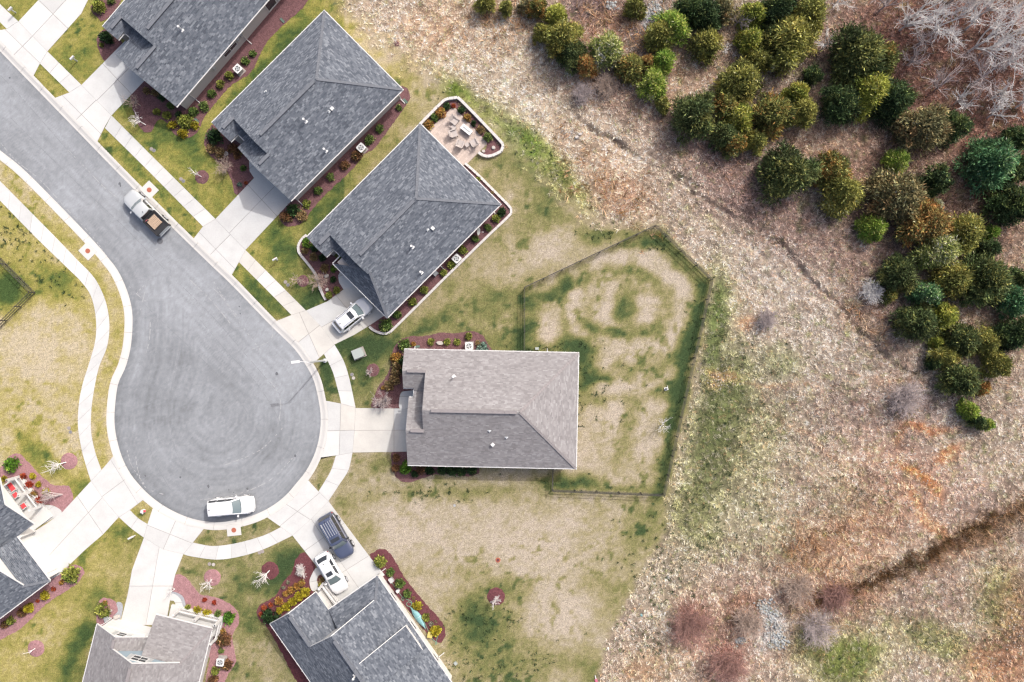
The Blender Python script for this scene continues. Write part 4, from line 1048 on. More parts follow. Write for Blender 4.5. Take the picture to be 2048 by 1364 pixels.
# porch house at the left edge
h7 = cottage('cottage', 'charcoal-roofed house with a white railed porch and wide white garage at the left edge', (-55.1, -14.7), (-.8, .6), (.6, .8), 12.1, 14, 'grey', M['siding_white'], 3.1, 0, 2.3, 4.6, 1.2, 17)
wall_prism(h7, [(2.0, .4), (13.6, .4), (13.6, 11.7), (2.6, 11.7), (2.6, 6.5), (2.0, 6.5)])
h7.garage_door(2.58, 6.9, 11.2, -1)

# railed porches
def porch(h, u0, u1, v0, v1, sides):
    par = MB().prism([tuple(h.w(u, v, 0))[:2] for u, v in ((u0, v0), (u1, v0), (u1, v1), (u0, v1))], -.1, .32).build('porch_floor', M['soffit'], h.root)
    def rail(a, b):
        A0 = h.w(*a, 0); B0 = h.w(*b, 0); L = (B0 - A0).length
        m2 = MB(); m2.beam(A0 + Vector((0, 0, 1.22)), B0 + Vector((0, 0, 1.22)), .14, .07); m2.beam(A0 + Vector((0, 0, .5)), B0 + Vector((0, 0, .5)), .09, .06)
        rl = m2.build('railing', M['white'], h.root)
        n = int(L / .17)
        for k in range(n):
            q = A0.lerp(B0, (k + .5) / n)
            MB().beam(q + Vector((0, 0, .52)), q + Vector((0, 0, 1.19)), .045).build('baluster', M['white'], rl)
        for q in (A0, B0):
            MB().beam(q + Vector((0, 0, .32)), q + Vector((0, 0, h.ez - .2)), .2).build('porch_post', M['white'], h.root)
    for a, b in sides: rail(a, b)
porch(h7, -.45, 2.0, .5, 6.3, [((-.32, .65), (-.32, 2.65)), ((-.32, 2.75), (-.32, 4.7)), ((-.32, .6), (1.9, .6))])
porch(h6, -2.85, -.6, 6.4, 12.35, [((-2.75, 7.6), (-2.75, 9.9)), ((-2.75, 10.0), (-2.75, 12.2)), ((-2.75, 12.28), (-.7, 12.28))])
porch(h5, -.1, 2.9, 5.8, 6.55, [((-.02, 6.3), (2.5, 6.42))])
# ------------------------------------------------------------------ vegetation
ORD = ['nearest', 'second nearest', 'third nearest', 'fourth nearest', 'fifth nearest', 'sixth nearest', 'seventh nearest', 'eighth nearest', 'ninth nearest', 'tenth nearest', 'eleventh nearest', 'twelfth nearest',
       'thirteenth nearest', 'fourteenth nearest', 'fifteenth nearest', 'sixteenth nearest', 'seventeenth nearest', 'eighteenth nearest', 'nineteenth nearest', 'twentieth nearest', 'twenty-first nearest', 'twenty-second nearest']

def blades(cent, dirs, length, width, rg):
    """cent (N,3), dirs (N,3) -> diamond shaped leaf faces"""
    n = len(cent)
    d = dirs / np.maximum(np.linalg.norm(dirs, axis=1), 1e-6)[:, None]
    r = rg.normal(size=(n, 3)); s = np.cross(d, r); s /= np.maximum(np.linalg.norm(s, axis=1), 1e-6)[:, None]
    L = (length * rg.uniform(.6, 1.3, n))[:, None]; W = (width * rg.uniform(.6, 1.3, n))[:, None]
    v = np.stack([cent, cent + d * L * .5 + s * W * .5, cent + d * L, cent + d * L * .5 - s * W * .5], 1).reshape(-1, 3)
    f = np.arange(4 * n).reshape(n, 4)
    return v, f

def crown_arrays(r, h, cols, rg, z0=.25, tufts=90, per=26, ll=.5, lw=.16, irr=.25, flat=.0, cone=.6, bright=1.5):
    """foliage mass of radius r and height h above its base; cols: list of (rgb, weight) by clump"""
    T = tufts
    # tuft positions on a bumpy ovoid
    zf = rg.uniform(0, 1, T) ** .75                       # 0 bottom .. 1 top
    prof = np.power(np.clip(1 - zf ** 1.8, 0, 1), cone) * np.clip(.55 + zf * 2.2, 0, 1)
    th = rg.uniform(0, 2 * np.pi, T)
    k1 = vnoise(np.cos(th) * 1.6 + 7.3, np.sin(th) * 1.6 + zf * 2, int(rg.integers(1e6)))
    rad = r * prof * (1 - irr + 2 * irr * k1) * rg.uniform(.72, 1.0, T)
    tc = np.stack([np.cos(th) * rad, np.sin(th) * rad, z0 + zf * (h - z0) * .93], 1)
    out = np.stack([np.cos(th), np.sin(th), (zf - .35) * 1.5 + .35], 1); out /= np.linalg.norm(out, axis=1)[:, None]
    w = np.array([c[1] for c in cols], float); w /= w.sum()
    pal = np.array([c[0] for c in cols], float) * bright
    # colour patches in broad lobes over the crown
    lobes = rg.normal(size=(7, 3)); lobes /= np.linalg.norm(lobes, axis=1)[:, None]
    lc = rg.choice(len(cols), 7, p=w)
    near = np.argmax(out @ lobes.T + rg.normal(0, .25, (T, 7)), 1)
    ci = np.where(rg.random(T) < .65, lc[near], rg.choice(len(cols), T, p=w))
    tcol = pal[ci] * rg.uniform(.72, 1.22, T)[:, None]
    N = T * per
    ti = np.repeat(np.arange(T), per)
    sp = r * .20
    c = tc[ti] + rg.normal(0, 1, (N, 3)) * np.array([sp, sp, sp * .8]) - out[ti] * rg.uniform(0, .3, N)[:, None] * r * .5
    d = out[ti] * 1.0 + rg.normal(0, .55, (N, 3))
    if flat: d[:, 2] *= (1 - flat)
    v, f = blades(c, d, ll, lw, rg)
    bc = tcol[ti] * rg.uniform(.78, 1.25, N)[:, None]
    tip = rg.random(N) < .12
    bc[tip] = bc[tip] * 1.25 + 12
    col = np.repeat(Anp(np.clip(bc, 4, 250)), 4, axis=0)
    v[:, 2] = np.maximum(v[:, 2], .02)
    return v, f, col

def crown_mesh(name, r, h, cols, rg, mat='needle', lobes_=0, **kw):
    parts = [((0, 0), crown_arrays(r if not lobes_ else r * .78, h, cols, rg, **kw))]
    a0_ = rg.uniform(0, 6.28)
    for k in range(lobes_):
        a = a0_ + k * 6.28 / lobes_ + rg.uniform(-.5, .5); q = rg.uniform(.42, .66); kw2 = dict(kw); kw2['tufts'] = max(14, int(kw.get('tufts', 60) * q * q * .9))
        d = r * (1.06 - q * .72); kw2['bright'] = 1.5 * rg.uniform(.78, 1.18)
        parts.append(((math.cos(a) * d, math.sin(a) * d), crown_arrays(r * q, h * rg.uniform(.45, .9), cols, rg, **kw2)))
    V_ = []; F_ = []; C_ = []; b = 0
    for (dx, dy), (v, f, c) in parts:
        V_.append(v + np.array([dx, dy, 0])); F_.append(f + b); C_.append(c); b += len(v)
    return mesh_np(name, np.concatenate(V_), np.concatenate(F_), M[mat], None, np.concatenate(C_), obj=False)

def put(name, me, loc, rot=0.0, scale=1.0, parent=None):
    o = bpy.data.objects.new(name, me); o.location = loc; o.rotation_euler = (0, 0, rot); o.scale = (scale,) * 3
    return link(o, parent)

# ---- shrubs in the mulch beds: kind -> colours (display), leaf size, proportion
SK = {
 'g': ('green', [((118, 142, 72), 3), ((92, 122, 58), 2), ((150, 164, 92), 1)]), 'd': ('dark green', [((62, 92, 52), 3), ((44, 72, 42), 2), ((98, 120, 66), 1)]),
 'y': ('yellow-green', [((156, 166, 74), 3), ((126, 144, 60), 2), ((180, 182, 92), 1)]), 'Y': ('bright yellow', [((226, 204, 60), 3), ((204, 184, 46), 2), ((172, 160, 50), 1)]),
 't': ('tan', [((190, 158, 112), 3), ((164, 134, 92), 2), ((140, 130, 84), 1)]), 'o': ('orange', [((224, 164, 84), 3), ((200, 138, 70), 2), ((176, 140, 80), 1)]),
 'b': ('brown', [((148, 108, 76), 3), ((120, 88, 62), 2), ((110, 104, 62), 1)]), 'r': ('red', [((206, 84, 58), 3), ((176, 66, 50), 2), ((198, 120, 70), 1)]),
 'e': ('bright green', [((112, 156, 52), 3), ((84, 132, 44), 2), ((150, 182, 72), 1)]), 'l': ('pale blue-green', [((158, 190, 172), 3), ((130, 166, 148), 2)]), 'w': ('grey-green', [((164, 166, 140), 3), ((140, 142, 112), 2), ((186, 176, 160), 1)]),
}
SHRUB = {}
for k, (nm, cols) in SK.items():
    SHRUB[k] = [crown_mesh('shrub', 1.0, 1.7, cols, np.random.default_rng(100 + 7 * j + ord(k)), z0=.06, tufts=46, per=20, ll=.36, lw=.24, irr=.14, cone=.5, mat='leaf', bright=1.02) for j in range(3)]
rs = random.Random(5)
# bed phrase, reference phrase, reference point, shrubs (x, y, radius px, kind)
SHRUBS = [
 ('planting by the top driveway', 'the white mailbox', (143, 115), [(212, 76, 11, 'd'), (203, 90, 4, 'y'), (196, 13, 11, 'y'), (222, 2, 6, 'g')]),
 ('front bed of the screened-porch house', 'the street', (190, 270), [(293, 181, 6, 't'), (312, 185, 7, 't'), (325, 194, 7, 'd'), (340, 211, 6, 'g'), (313, 224, 6, 'y'), (334, 230, 7, 'y'), (358, 229, 6, 'd'), (370, 243, 12, 'y'), (389, 250, 7, 'Y'), (344, 250, 7, 'Y'), (365, 267, 8, 'Y'), (386, 223, 8, 'g'), (408, 212, 8, 'g')]),
 ('side bed of the screened-porch house', 'the street', (300, 330), [(423, 187, 7, 'g'), (441, 169, 7, 'y'), (458, 151, 7, 'y'), (490, 122, 7, 'g'), (505, 107, 6, 'g')]),
 ('front bed of the middle grey house', 'its roof corner', (424, 245), [(430, 272, 13, 'd'), (422, 298, 8, 't'), (441, 306, 9, 't'), (464, 297, 9, 'b'), (475, 309, 7, 'b'), (486, 336, 5, 'g'), (479, 369, 4, 'l'), (492, 366, 3, 'r')]),
 ('side bed of the middle grey house', 'the street', (450, 560), [(739, 280, 8, 'g'), (759, 257, 7, 'g'), (798, 215, 5, 'g'), (713, 311, 9, 'b'), (689, 331, 8, 'b'), (662, 354, 7, 'g'), (636, 381, 7, 'g'), (613, 407, 7, 'y'), (586, 420, 11, 'd'), (603, 432, 9, 't'), (571, 434, 10, 'b')]),
 ('front bed of the patio house', 'its white roof corner', (613, 474), [(614, 486, 9, 'e'), (629, 497, 6, 'd'), (610, 501, 6, 't'), (627, 513, 7, 't'), (644, 516, 6, 'd'), (649, 536, 7, 't'), (667, 537, 6, 'e'), (666, 559, 5, 'd'), (673, 580, 6, 'y'), (657, 591, 6, 'y')]),
 ('side bed of the patio house', 'the driveway', (700, 640), [(772, 651, 11, 'g'), (794, 629, 7, 'g'), (826, 604, 7, 'y'), (849, 580, 7, 'y'), (887, 546, 6, 'y'), (903, 529, 7, 'y'), (925, 500, 7, 'y'), (951, 478, 6, 'g'), (976, 455, 6, 'g'), (993, 437, 7, 'y'), (1003, 424, 8, 'd')]),
 ('narrow back bed of the patio house', 'the patio', (950, 320), [(957, 357, 4, 'y'), (985, 385, 3, 't')]),
 ('bed around the pink patio', 'the roof ridge', (830, 330), [(893, 212, 6, 'd'), (881, 226, 9, 'o'), (869, 235, 7, 'g'), (857, 249, 9, 'o'), (907, 212, 4, 'r'), (923, 220, 6, 'd'), (934, 235, 7, 'o'), (948, 247, 5, 'd'), (961, 259, 7, 't'), (977, 274, 8, 'g')]),
 ('top bed of the fenced taupe house', 'the fence', (1050, 640), [(809, 690, 10, 'g'), (827, 688, 4, 'o'), (862, 684, 6, 'y'), (894, 684, 6, 'y'), (914, 684, 6, 'y'), (937, 672, 6, 'y'), (956, 687, 5, 't'), (964, 696, 10, 'l')]),
 ('street-side bed of the fenced taupe house', 'the driveway', (760, 840), [(791, 716, 9, 'o'), (794, 730, 9, 't'), (792, 745, 9, 't'), (789, 758, 9, 't'), (778, 772, 8, 't'), (766, 776, 4, 'o'), (805, 722, 8, 'd'), (806, 740, 6, 'd')]),
 ('shaded lower bed of the fenced taupe house', 'the driveway', (790, 903), [(792, 915, 7, 'b'), (812, 935, 11, 'e'), (830, 948, 6, 'd'), (790, 937, 7, 'b'), (842, 938, 9, 'b'), (860, 940, 8, 'd'), (884, 941, 8, 'd'), (903, 941, 9, 'd'), (922, 941, 9, 'd'), (944, 941, 8, 'd')]),
 ('front bed of the dormered house', 'the white sedan', (660, 1145), [(610, 1185, 8, 'Y'), (597, 1194, 8, 'Y'), (584, 1204, 7, 'Y'), (572, 1214, 7, 'Y'), (560, 1221, 6, 'Y'), (603, 1166, 6, 'o'), (594, 1173, 6, 'o'), (582, 1181, 6, 'o'), (571, 1188, 5, 'o'), (557, 1203, 7, 'o'), (528, 1217, 5, 'r'), (541, 1210, 4, 'r'), (522, 1229, 4, 'r'), (541, 1231, 13, 'd'), (576, 1165, 3, 'w'), (567, 1175, 3, 'w')]),
 ('tiny bed beside the white sedan', 'the railed porch', (650, 1190), [(643, 1159, 4, 't'), (640, 1165, 3, 't'), (647, 1164, 4, 't'), (643, 1170, 5, 'Y')]),
 ('long red bed of the dormered house', 'the street', (740, 1100), [(761, 1124, 10, 'y'), (781, 1145, 7, 'g'), (800, 1167, 8, 'g'), (814, 1188, 7, 'g'), (827, 1196, 3, 't'), (834, 1213, 8, 'Y'), (852, 1236, 7, 'y'), (862, 1248, 4, 'w'), (871, 1262, 9, 'Y')]),
 ('small pink bed of the blue-gabled house', 'the driveway', (250, 1220), [(206, 1221, 12, 'y'), (210, 1206, 4, 'o')]),
 ('big pink bed of the blue-gabled house', 'the driveway', (345, 1190), [(376, 1215, 5, 'y'), (395, 1221, 7, 'Y'), (413, 1226, 7, 'Y'), (436, 1228, 6, 'g'), (457, 1236, 10, 'e'), (409, 1200, 4, 'r'), (429, 1205, 4, 'r'), (446, 1279, 12, 'b'), (443, 1301, 5, 'g'), (431, 1341, 7, 'y'), (453, 1330, 9, 'b'), (425, 1361, 8, 'b'), (445, 1262, 5, 'o')]),
 ('pink bed before the red-cushioned porch', 'the driveway', (160, 1020), [(24, 929, 12, 'e'), (8, 957, 5, 'Y'), (45, 954, 6, 'r'), (65, 952, 5, 'Y'), (56, 971, 7, 'r'), (77, 969, 5, 'Y'), (66, 987, 7, 'o'), (92, 983, 6, 'Y'), (78, 1001, 7, 'r')]),
 ('bed along the white garage', 'the driveway', (130, 1130), [(142, 1150, 14, 'y'), (123, 1165, 4, 'o'), (107, 1178, 4, 'r'), (90, 1191, 7, 'Y'), (75, 1202, 3, 'r'), (57, 1216, 8, 'Y'), (43, 1226, 7, 'b'), (22, 1241, 7, 'y'), (10, 1249, 6, 'b')]),
]
for bed, ref, rp, L in SHRUBS:
    order = sorted(range(len(L)), key=lambda i_: math.hypot(L[i_][0] - rp[0], L[i_][1] - rp[1]))
    for rank, i_ in enumerate(order):
        x, y, r, k = L[i_]
        q = P(x, y, r / S * .7)
        size = 'tiny ' if r < 5 else ('large ' if r > 9 else '')
        o = put('shrub', rs.choice(SHRUB[k]), (q.x, q.y, 0), rs.uniform(0, 6.28), r / S * 1.02)
        o.scale.z *= rs.uniform(.75, 1.05)
        lab = f'{size}{SK[k][0]} shrub, {ORD[rank]} {ref}, {bed}'
        tag(o, lab, 'shrub', 'shrubs in the mulch beds')

# ---- conifers on the wild slope: x, y, radius px, kind, stand
CK = {
 'c': ('dark olive', [((84, 92, 56), 3), ((66, 78, 48), 3), ((116, 116, 66), 1)]), 'o': ('olive', [((128, 126, 66), 3), ((98, 102, 56), 2), ((160, 146, 78), 1)]),
 'd': ('dark green', [((62, 78, 48), 3), ((48, 64, 42), 2), ((92, 102, 60), 1)]), 'b': ('bright green', [((132, 156, 66), 3), ((106, 134, 58), 2), ((156, 174, 84), 1)]),
 'y': ('yellow-green', [((146, 152, 68), 3), ((116, 126, 58), 2), ((180, 166, 78), 1)]), 'r': ('rusty orange', [((184, 128, 76), 3), ((148, 112, 68), 2), ((120, 106, 66), 1)]),
 'm': ('orange-tipped olive', [((112, 112, 62), 3), ((164, 124, 70), 2), ((84, 92, 54), 2)]), 'p': ('blue-green', [((92, 126, 84), 3), ((70, 104, 72), 2), ((124, 154, 98), 1)]),
 't': ('grey-olive', [((132, 120, 84), 3), ((100, 98, 70), 3), ((164, 134, 94), 1)]), 'g': ('pale green', [((158, 168, 96), 3), ((128, 142, 78), 2), ((180, 172, 130), 1)]),
}
CONIFERS = [
 (969, 2, 20, 'o', 'a'), (1012, 13, 15, 'o', 'a'), (1075, 13, 19, 'm', 'a'), (1113, 29, 21, 'y', 'a'), (1050, 9, 14, 't', 'a'), (1084, 65, 18, 'o', 'a'), (1127, 74, 38, 'o', 'a'), (1142, 106, 30, 'c', 'a'), (1215, 96, 34, 'g', 'a'),
 (1174, 131, 22, 'r', 'a'), (1262, 130, 29, 'm', 'a'), (1327, 119, 24, 'b', 'a'), (1311, 165, 30, 'b', 'a'), (1345, 50, 34, 'b', 'a'), (1322, 66, 30, 'o', 'a'), (1327, 207, 16, 'o', 'a'), (1271, 8, 22, 'o', 'a'), (1295, 122, 16, 'r', 'a'),
 (1381, 16, 30, 'd', 'b'), (1412, 26, 34, 'd', 'b'), (1416, 83, 30, 'o', 'b'), (1511, 26, 27, 'y', 'b'), (1505, 76, 26, 'y', 'b'), (1520, 119, 23, 'o', 'b'), (1583, 78, 54, 'o', 'b'), (1561, 12, 34, 'd', 'b'), (1621, 26, 40, 'o', 'b'), (1548, 70, 26, 'c', 'b'), (1450, 20, 26, 't', 'b'),
 (1487, 162, 42, 'o', 'c'), (1626, 150, 18, 'd', 'c'), (1597, 184, 24, 'y', 'c'), (1606, 221, 30, 'o', 'c'), (1548, 224, 40, 'm', 'c'), (1394, 226, 44, 'c', 'c'), (1454, 210, 26, 'm', 'c'), (1480, 234, 30, 'y', 'c'), (1450, 269, 28, 'c', 'c'), (1470, 286, 24, 'm', 'c'), (1515, 282, 23, 'o', 'c'),
 (1723, 107, 58, 'c', 'd'), (1768, 118, 34, 'm', 'd'), (1742, 184, 42, 'y', 'd'), (1683, 206, 38, 'd', 'd'), (1790, 198, 40, 'd', 'd'), (1850, 252, 48, 't', 'd'), (1913, 250, 30, 'd', 'd'), (1700, 180, 24, 'c', 'd'),
 (1583, 346, 54, 'c', 'e'), (1670, 340, 38, 'm', 'e'), (1690, 386, 40, 'o', 'e'), (1798, 321, 23, 'b', 'e'), (1872, 360, 32, 'd', 'e'), (1803, 391, 54, 't', 'e'), (1751, 452, 27, 'b', 'e'), (1870, 410, 15, 'g', 'e'),
 (1860, 445, 46, 'r', 'f'), (1836, 455, 30, 'm', 'f'), (1927, 462, 40, 'o', 'f'), (1881, 500, 42, 'g', 'f'), (1984, 464, 15, 'b', 'f'), (1980, 498, 22, 'd', 'f'), (1803, 548, 37, 'c', 'f'), (1906, 553, 38, 'o', 'f'), (1978, 563, 50, 'c', 'f'), (1856, 586, 30, 'p', 'f'), (1840, 643, 38, 'c', 'f'), (1888, 633, 28, 'y', 'f'), (1782, 590, 15, 'o', 'f'),
 (1988, 326, 48, 'p', 'g'), (2036, 280, 27, 'd', 'g'), (2030, 406, 40, 'd', 'g'), (2034, 603, 32, 'p', 'g'), (2034, 668, 34, 'd', 'g'), (2040, 555, 22, 'd', 'g'), (2020, 345, 26, 'd', 'g'), (2046, 330, 26, 'd', 'g'),
 (1927, 679, 34, 'c', 'h'), (1974, 683, 26, 'o', 'h'), (1892, 711, 24, 'o', 'h'), (1868, 727, 14, 'd', 'h'), (1927, 761, 36, 'c', 'h'), (1997, 727, 27, 'o', 'h'), (1967, 776, 14, 'r', 'h'), (1938, 820, 18, 'b', 'h'), (1957, 843, 16, 'd', 'h'), (1976, 850, 12, 'b', 'h'), (1873, 684, 14, 'e' if False else 'y', 'h'),
]
STAND = {'a': 'in the clump by the brown reeds', 'b': 'in the dense top-edge stand', 'c': 'in the glade below the dense stand', 'd': 'beside the bare grey trees', 'e': 'on the brushy middle slope',
         'f': 'around the rusty orange conifer', 'g': 'along the far right edge', 'h': 'in the lowest conifer group'}
GROUPN = {}
rgc = np.random.default_rng(21)
for st in STAND:
    L = [c for c in CONIFERS if c[4] == st]
    L.sort(key=lambda c: math.hypot(c[0] - 1424, c[1] - 558))
    for rank, (x, y, r, k, _) in enumerate(L):
        R_ = r / S * .90; h = min(2.1 * R_ + .6, 4.0 + R_ * .6)
        q = P(x, y, h * .55)
        size = 'small' if r < 20 else ('large' if r > 37 else 'mid-sized')
        gz0 = ground_z(q.x, q.y)
        t = thing('conifer', (q.x, q.y, gz0), f'{size} {CK[k][0]} conifer {STAND[st]}, {ORD[rank]} the fenced yard', 'tree', 'conifers on the wild slope')
        T = int(np.clip(78 * R_, 45, 210))
        me = crown_mesh('crown', R_, h, CK[k][1], rgc, z0=.2, tufts=T, per=34, ll=.20 + .10 * R_, lw=.06 + .02 * R_, irr=.36, cone=.60, lobes_=2 if R_ < .9 else int(rgc.integers(3, 6)))
        put('crown', me, (0, 0, 0), 0, 1, t)
        mb = MB().tube([(q.x, q.y, gz0 - .15), (q.x + .03, q.y, gz0 + h * .5), (q.x, q.y, gz0 + h * .9)], .06 + .05 * R_, 6, .02)
        for j in range(7):
            a = j * 2.4; zz = gz0 + h * (.18 + .08 * j)
            mb.tube([(q.x, q.y, zz), (q.x + math.cos(a) * R_ * .6, q.y + math.sin(a) * R_ * .6, zz + .3)], .03, 4, .01, False)
        mb.build('trunk', M['bark'], t)

# ---- bare trees and bushes: branches grown as tapered segments
def grow(base, dirv, length, rad, depth, rg, segs, spread=.55, kids=(3, 5), up=.12, shrink=.68):
    n = 3; p = np.array(base, float); d = np.array(dirv, float); d /= np.linalg.norm(d)
    for k in range(n):
        q = p + d * length / n
        r0 = rad * (1 - .3 * k / n); r1 = rad * (1 - .3 * (k + 1) / n)
        segs.append((p.copy(), q.copy(), r0, r1))
        if depth > 0 and k >= (0 if depth < 3 else 1):
            for _ in range(int(rg.integers(1, 3))):
                nd = d + rg.normal(0, spread, 3); nd[2] += up
                grow(q, nd, length * shrink * rg.uniform(.7, 1.15), r1 * .62, depth - 1, rg, segs, spread, kids, up, shrink)
        p = q; d = d + rg.normal(0, .18, 3); d /= np.linalg.norm(d)

def seg_mesh(name, segs, mat, obj=False, sides=4, minr=.013):
    a = np.array([s[0] for s in segs]); b = np.array([s[1] for s in segs]); r0 = np.maximum([s[2] for s in segs], minr); r1 = np.maximum([s[3] for s in segs], minr * .7)
    d = b - a; d /= np.maximum(np.linalg.norm(d, axis=1), 1e-6)[:, None]
    ref = np.where(np.abs(d[:, 2:3]) < .9, np.array([[0, 0, 1.]]), np.array([[1., 0, 0]]))
    s = np.cross(d, ref); s /= np.linalg.norm(s, axis=1)[:, None]; t = np.cross(s, d)
    vs = []
    for k in range(sides):
        an = 2 * np.pi * k / sides
        o = s * math.cos(an) + t * math.sin(an)
        vs.append(a + o * np.asarray(r0)[:, None])
    for k in range(sides):
        an = 2 * np.pi * k / sides
        o = s * math.cos(an) + t * math.sin(an)
        vs.append(b + o * np.asarray(r1)[:, None])
    v = np.stack(vs, 1).reshape(-1, 3); n = len(segs); base = np.arange(n)[:, None] * 2 * sides
    f = np.concatenate([base + np.array([[k, (k + 1) % sides, sides + (k + 1) % sides, sides + k]]) for k in range(sides)], 0)
    return mesh_np(name, v, f, mat, None, None, obj=obj)

def bare(px, py, rpx, h, lab, mat, seed, cat='tree', name='bare_tree', trunk=.3, depth=3, lean=(0, 0), group=None, stems=1, rad=None, spread=.55, base_px=True):
    rg = np.random.default_rng(seed); R_ = rpx / S
    q = P(px, py, 0)
    gz0 = ground_z(q.x, q.y) if px > 1000 else 0.05
    t = thing(name, (q.x, q.y, gz0), lab, cat, group)
    mr_ = .017 if group and 'wood' in group else (.012 if px > 1250 and 'thicket' in name else .010)
    rad = rad or (.018 + .011 * h)
    tr = []; br = []
    L0 = h * trunk
    for s_ in range(stems):
        a = rg.uniform(0, 6.28); l = .0 if stems == 1 else .5
        d0 = np.array([lean[0] + math.cos(a) * l, lean[1] + math.sin(a) * l, 1.0])
        d0 /= np.linalg.norm(d0); top = d0 * L0
        tr.append((np.array([0, 0, -.1]), top, rad, rad * .8))
        for k in range(int(rg.integers(4, 7)) if stems == 1 else 3):
            a = rg.uniform(0, 6.28); e = rg.uniform(.45, 1.3)
            nd = np.array([math.cos(a), math.sin(a), e]) + d0 * .5 + np.array([lean[0], lean[1], 0]) * 1.0
            p0 = top * rg.uniform(.55, 1.0)
            grow(p0, nd, R_ * .66, rad * .6, depth - 1, rg, br, spread)
        grow(top, d0 + rg.normal(0, .2, 3), h * .3, rad * .7, depth - 1, rg, br, spread)
    put('trunk', seg_mesh('trunk', tr, mat, sides=6), (0, 0, 0), 0, 1, t)
    put('branches', seg_mesh('branches', br, mat, minr=mr_), (0, 0, 0), 0, 1, t)
    return t
BG = M['bark_grey']; BT = M['bark_tan']; BR = M['bark_red']; BM = M['bark_mauve']
# garden trees
bare(282, 212, 20, 3.2, 'bare tan tree in the mulch bed beside the second driveway from the top', BT, 1, lean=(-.15, .1))
bare(292, 250, 18, 2.8, 'bare white-stemmed tree leaning from the mulch tip near the upper sidewalk', BG, 2, lean=(-.5, .3))
bare(453, 338, 24, 2.2, 'wide bare tan bush in the shaded front bed of the middle grey house', BT, 3, 'shrub', 'bare_bush', stems=5, trunk=.2, depth=3)
bare(404, 354, 10, 2.6, 'thin bare sapling in the round mulch ring before the middle grey house', BG, 4, lean=(-.45, .25), depth=2)
bare(603, 560, 20, 2.8, 'bare tan tree in the mulch ring on the patio house front lawn', BT, 5, lean=(-.1, .05), depth=3)
bare(641, 563, 24, 2.0, 'spreading bare tan bush across the white edging of the patio house', BT, 6, 'shrub', 'bare_bush', stems=5, trunk=.2)
bare(744, 744, 11, 1.6, 'small bare pinkish tree in the mulch ring near the pale utility cabinet', BM, 7, lean=(-.2, -.1), depth=3)
bare(126, 989, 26, 3.0, 'leaning bare grey multi-stem tree in the pink bed beside the red-cushioned porch', BM, 8, lean=(-.9, .05), stems=4, trunk=.4, depth=2)
bare(134, 924, 20, 3.4, 'bare grey tree leaning out of the pink mulch ring on the lawn', BG, 9, lean=(-.55, -.12), depth=3)
bare(72, 1296, 8, 2.2, 'thin bare sapling stem leaning in the lowest pink mulch ring', BG, 10, lean=(-.6, -.35), depth=1)
bare(425, 1158, 16, 2.4, 'bare white sapling in the pink mulch ring above the blue-gabled house', BG, 12, lean=(-.3, -.4), depth=3)
bare(540, 1140, 20, 3.4, 'bare white-trunked tree in the dark red mulch ring below the white minivan', BG, 13, lean=(-.35, -.4), depth=3)
bare(606, 1138, 15, 1.5, 'bushy grey-stemmed shrub at the red bed tip by the white sedan', M['bark_grey'], 14, 'shrub', 'bare_bush', stems=7, trunk=.2, depth=3)
bare(350, 1178, 12, 2.2, 'bare white forked tree overhanging the driveway of the blue-gabled house', BG, 15, lean=(-.4, .15), stems=2, depth=2)
bare(992, 1192, 18, 2.6, 'small bare grey tree in the lone red mulch ring on the lower lawn', BG, 16, lean=(-.05, -.2), depth=3)
bare(1322, 850, 24, 2.4, 'bare grey tree with bare soil at its foot inside the fenced yard', BG, 17, lean=(.1, 0), depth=3)
bare(793, 87, 10, 2.0, 'thin bare sapling in the tiny mulch ring behind the middle grey house', BG, 18, lean=(-.05, .3), depth=2)
bare(767, 800, 24, 1.6, 'broad bare reddish bush at the corner of the taupe house driveway', BM, 19, 'shrub', 'bare_bush', stems=7, trunk=.2, depth=3)
# wood at the upper right corner
WOOD = [(1825, 34, 58, 8, 'nearest the dense conifer stand'), (1898, 6, 74, 9, 'at the top edge amid the wood'), (1936, 104, 64, 9, 'with a forked white trunk in the middle of the wood'), (2010, 134, 74, 10, 'with long pale limbs at the right edge'), (1868, 182, 42, 6, 'beside the yellow-green conifer'),
        (1908, 208, 32, 5, 'lowest in the wood beside an olive conifer'), (2030, 216, 44, 7, 'above the blue-green pine'), (1812, 132, 28, 5, 'small and mauve next to a dark olive conifer'), (1974, 236, 34, 5, 'low in the wood over the leaf litter'), (2036, 14, 64, 10, 'in the very corner of the picture'), (2036, 66, 54, 9, 'just below the corner tree'), (1960, 30, 50, 8, 'behind the forked trunk'),
        (1645, 96, 32, 4, 'standing alone beside the large olive conifer'), (1472, 50, 32, 4, 'inside the dense conifer stand'), (1449, 102, 13, 2, 'tiny, in the gap of the dense stand'), (1667, 12, 30, 4, 'alone at the top edge by orange scrub'), (1760, 20, 40, 6, 'at the edge of the wood over orange scrub'), (1860, 70, 60, 8, 'left of the forked trunk, high in the wood'), (1990, 90, 64, 9, 'between the forked trunk and the right edge'), (1950, 165, 54, 8, 'over bare leaf litter in the lower wood'), (2040, 160, 60, 9, 'cut by the right edge above the pine'), (1985, 195, 44, 6, 'low and twiggy near the right edge of the wood'), (1835, 90, 44, 7, 'right of the large dark olive conifer'), (1930, 60, 60, 9, 'amid the tallest limbs of the wood'), (1800, 60, 44, 7, 'at the wood margin above the dark olive conifer')]
for i_, (x, y, r, h, ph) in enumerate(WOOD):
    bare(x, y, r * 1.15, h * .62, f'bare pale grey tree {ph}', BG if i_ % 3 != 1 else BM, 40 + i_, depth=4 if r > 50 else 3, trunk=.3, lean=(random.uniform(-.1, .2), random.uniform(0, .2)), group='bare trees of the wood', spread=.5, rad=.035 + .013 * h)
